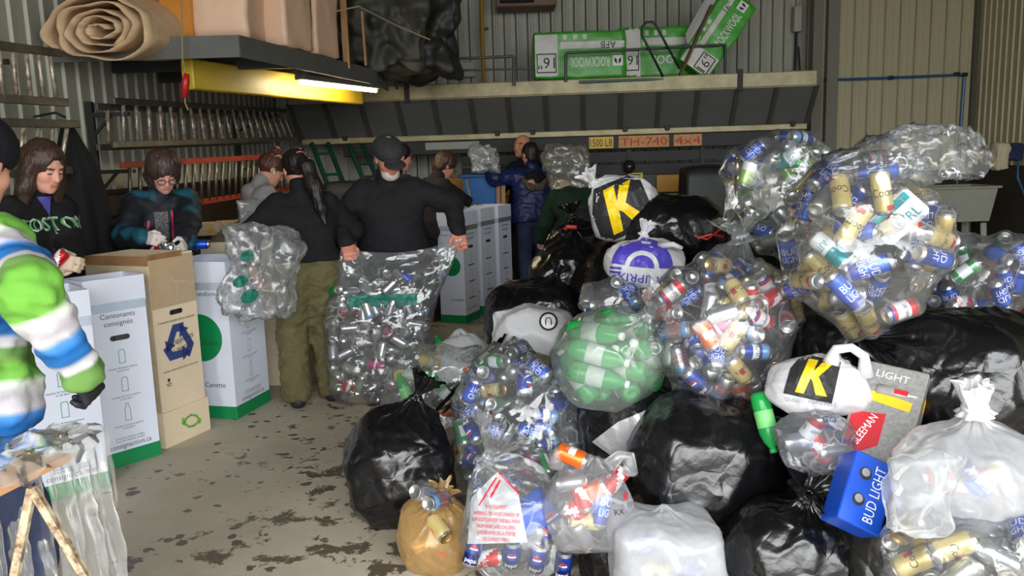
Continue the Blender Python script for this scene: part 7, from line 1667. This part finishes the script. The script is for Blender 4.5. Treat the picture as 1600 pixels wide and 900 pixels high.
v, f = text2d('BUD LIGHT'); on_carton(B2, v, f, .02, .0, -.0615, .036, WHITE, 'lettering', (.0, 0, 1), (-1, 0, 0), .75)
for z in (.055, -.035): v, f = loops([circle2d(.022, 16)], .1); on_carton(B2, v, f, -.025, z, -.061, 1., pm('printed_can_dark', srgb(60, 64, 74), .3, .5), 'printed_can'); v, f = loops([circle2d(.014, 14)], .1); on_carton(B2, v, f, -.025, z + .004, -.0615, 1., ENDS, 'printed_can')
# ---- big white bag and the clear bag under it, right front ---------------------------------
cV, rV = box_px(1390, 1625, 655, 845, 2.45, .9); wb = sack('garbage_bag', 'big white tied garbage bag at the lower right edge', 'bag', (cV, rV), film('white_bag_film', tint=(.96, .96, .97), cloud=.50, gloss=.22, rough=.25, bump=.35, bs=7, white=(.80, .82, .85), creased=False), (.02, -.12, 1), 28, 30, None, dict(L=.10, r0=.03, r1=.045, dir=(-.15, -.1, 1), m=WHITEB), amp=.016, zmin=.3, pl=.07)
for k, (x, y, kd) in enumerate(((1440, 740, 'bwr'), (1480, 760, 'red'), (1530, 770, 'bud'), (1500, 720, 'pepsi'), (1560, 740, 'creamst'), (1450, 790, 'silver'))):
    p = at(x, y, 2.45); place_can(kd, cV + (p - cV) * .75, unit(np.array([math.cos(k * 2.2), .3, math.sin(k * 1.4)])), k, 'showing dimly inside the big white tied bag', 'cans in the big white bag')
can_bag('can_bag', 'clear crackled bag of cans under the big white bag, lower right corner', (1378, 1660, 775, 960, 2.33, 1.), dict(silver=6, bud=2, creamst=3, pepsi=1), 26, 'in the clear bag at the lower right corner', 'cans in the lower right corner bag', (-.1, -1., .1), 57, film('crackly_film', cloud=.20, gloss=.6, rough=.1, bump=.9, bs=16), kn=dict(dir=(.1, -1, .1), L=.05, r0=.02, r1=.12), zmin=.05)
e = wrinkly_box('crumpled_film', at(1436, 775, 2.24), (.19, .08, .24), film('soft_crinkle_film', cloud=.30, gloss=.15, rough=.35, bump=.35, bs=12, white=(.8, .81, .83)), .035, 7, 81, nsub=26, rnd=.7); tag(e, 'crumpled clear film lying against the front of the big white bag', 'plastic film')
# ---- film over the trestle ---------------------------------------------------------------
nu, nv = 70, 50
def drape(name, label, edge0, edge1, drop, out, seed, matl, top=.30):
    """sheet lying on a board and hanging over its edge"""
    e0, e1 = np.array(edge0), np.array(edge1); d = unit(e1 - e0); L_ = np.linalg.norm(e1 - e0); n_ = np.array([-d[1], d[0], 0])
    s = np.linspace(0, 1, nu)[None]; t = np.linspace(0, 1, nv)[:, None]; tl = t * (top + drop)
    on = np.minimum(tl, top); dn = np.maximum(tl - top, 0)
    p = e0 + (s * L_)[..., None] * d + ((top - on) - dn * out)[..., None] * n_ + np.stack([0 * s * t, 0 * s * t, .018 - dn * .97 + 0 * s], -1)
    w = np.clip(dn * 3, .35, 1)
    fold = .035 * np.sin(s * 21 + seed + t * 3) + .02 * np.sin(s * 47 - t * 5)
    p = p + (fold * w)[..., None] * -n_ * np.clip(dn * 4, 0, 1)[..., None] + (.05 * np.abs(noise3(p * 5 + seed)) + .03 * np.maximum(ridge(p * 9 + seed) - .4, 0))[..., None] * np.array([0, 0, 1.]) * (1 - np.clip(dn * 5, 0, 1))[..., None]
    p = p + (.012 * (ridge(p * 13 + seed) - .6))[..., None] * -n_
    o = link(name, mesh(name, p.reshape(-1, 3), grid_faces(nu, nv), matl, True)); return tag(o, label, 'plastic film')
SHEET = film('sheet_film', tint=(.9, .9, .89), cloud=.42, gloss=.4, rough=.24, bump=.5, bs=7, white=(.8, .8, .78))
drape('plastic_sheet', 'clear plastic sheet draped over the trestle at the lower left', A_E := onz(-90, 800, .90), B_E := onz(150, 690, .90), .05, .3, 2, SHEET, top=.34)
a0 = onz(92, 705, .88); a1 = onz(158, 688, .88)
drape('plastic_sheet', 'clear plastic sheet hanging to the floor beside the trestle', onz(70, 722, .86), onz(172, 690, .86), .83, .05, 7, SHEET, top=.12)
drape('plastic_sheet', 'clear plastic sheet bunched behind the trestle legs', onz(-80, 760, .80), onz(60, 722, .80), .76, .02, 11, SHEET, top=.02)
# ---- the cans: the 300 that show largest are things of their own, the deep rest is one heap
def seen_rank(q):
    p = np.array(q[1]); grp = GC.get(q[5]); D = np.linalg.norm(p - CAM)
    return D + (0 if grp is None else 2.2 * max(0., np.linalg.norm(grp - CAM) - D + 0) * -1)
GC = {}
for g_ in {q[5] for q in CANQ}:
    ps = np.array([q[1] for q in CANQ if q[5] == g_]); GC[g_] = ps.mean(0) if len(ps) > 12 else None
CANQ.sort(key=seen_rank)
mb = MB(); mats = []
for n_, q in enumerate(CANQ):
    if n_ < 300: place_can(*q, force=True); continue
    K = KINDS[q[0]]; R = frame_from(q[2], q[3]); me = K['me']; vv = np.array([x.co[:] for x in me.vertices]) @ R.T + np.array(q[1]); mm = list(me.materials)
    for m__ in mm:
        if m__ not in mats: mats.append(m__)
    o_ = len(mb.v); mb.v.extend(map(tuple, vv)); 
    for pl_ in me.polygons: mb.f.append(tuple(i + o_ for i in pl_.vertices)); mb.m.append(mats.index(mm[pl_.material_index]))
    vv = (np.array([x.co[:] for x in LID.vertices]) + [0, 0, K['h'] / 2]) @ R.T + np.array(q[1]); o_ = len(mb.v); mb.v.extend(map(tuple, vv))
    if ENDS not in mats: mats.append(ENDS)
    for pl_ in LID.polygons: mb.f.append(tuple(i + o_ for i in pl_.vertices)); mb.m.append(mats.index(ENDS))
if mb.v: tag(mb.build('drink_can_heap', mats, None, True), 'remaining crushed drink cans lying deep inside the clear bags', 'can', None, 'stuff')
print('CANS', len(CANQ))
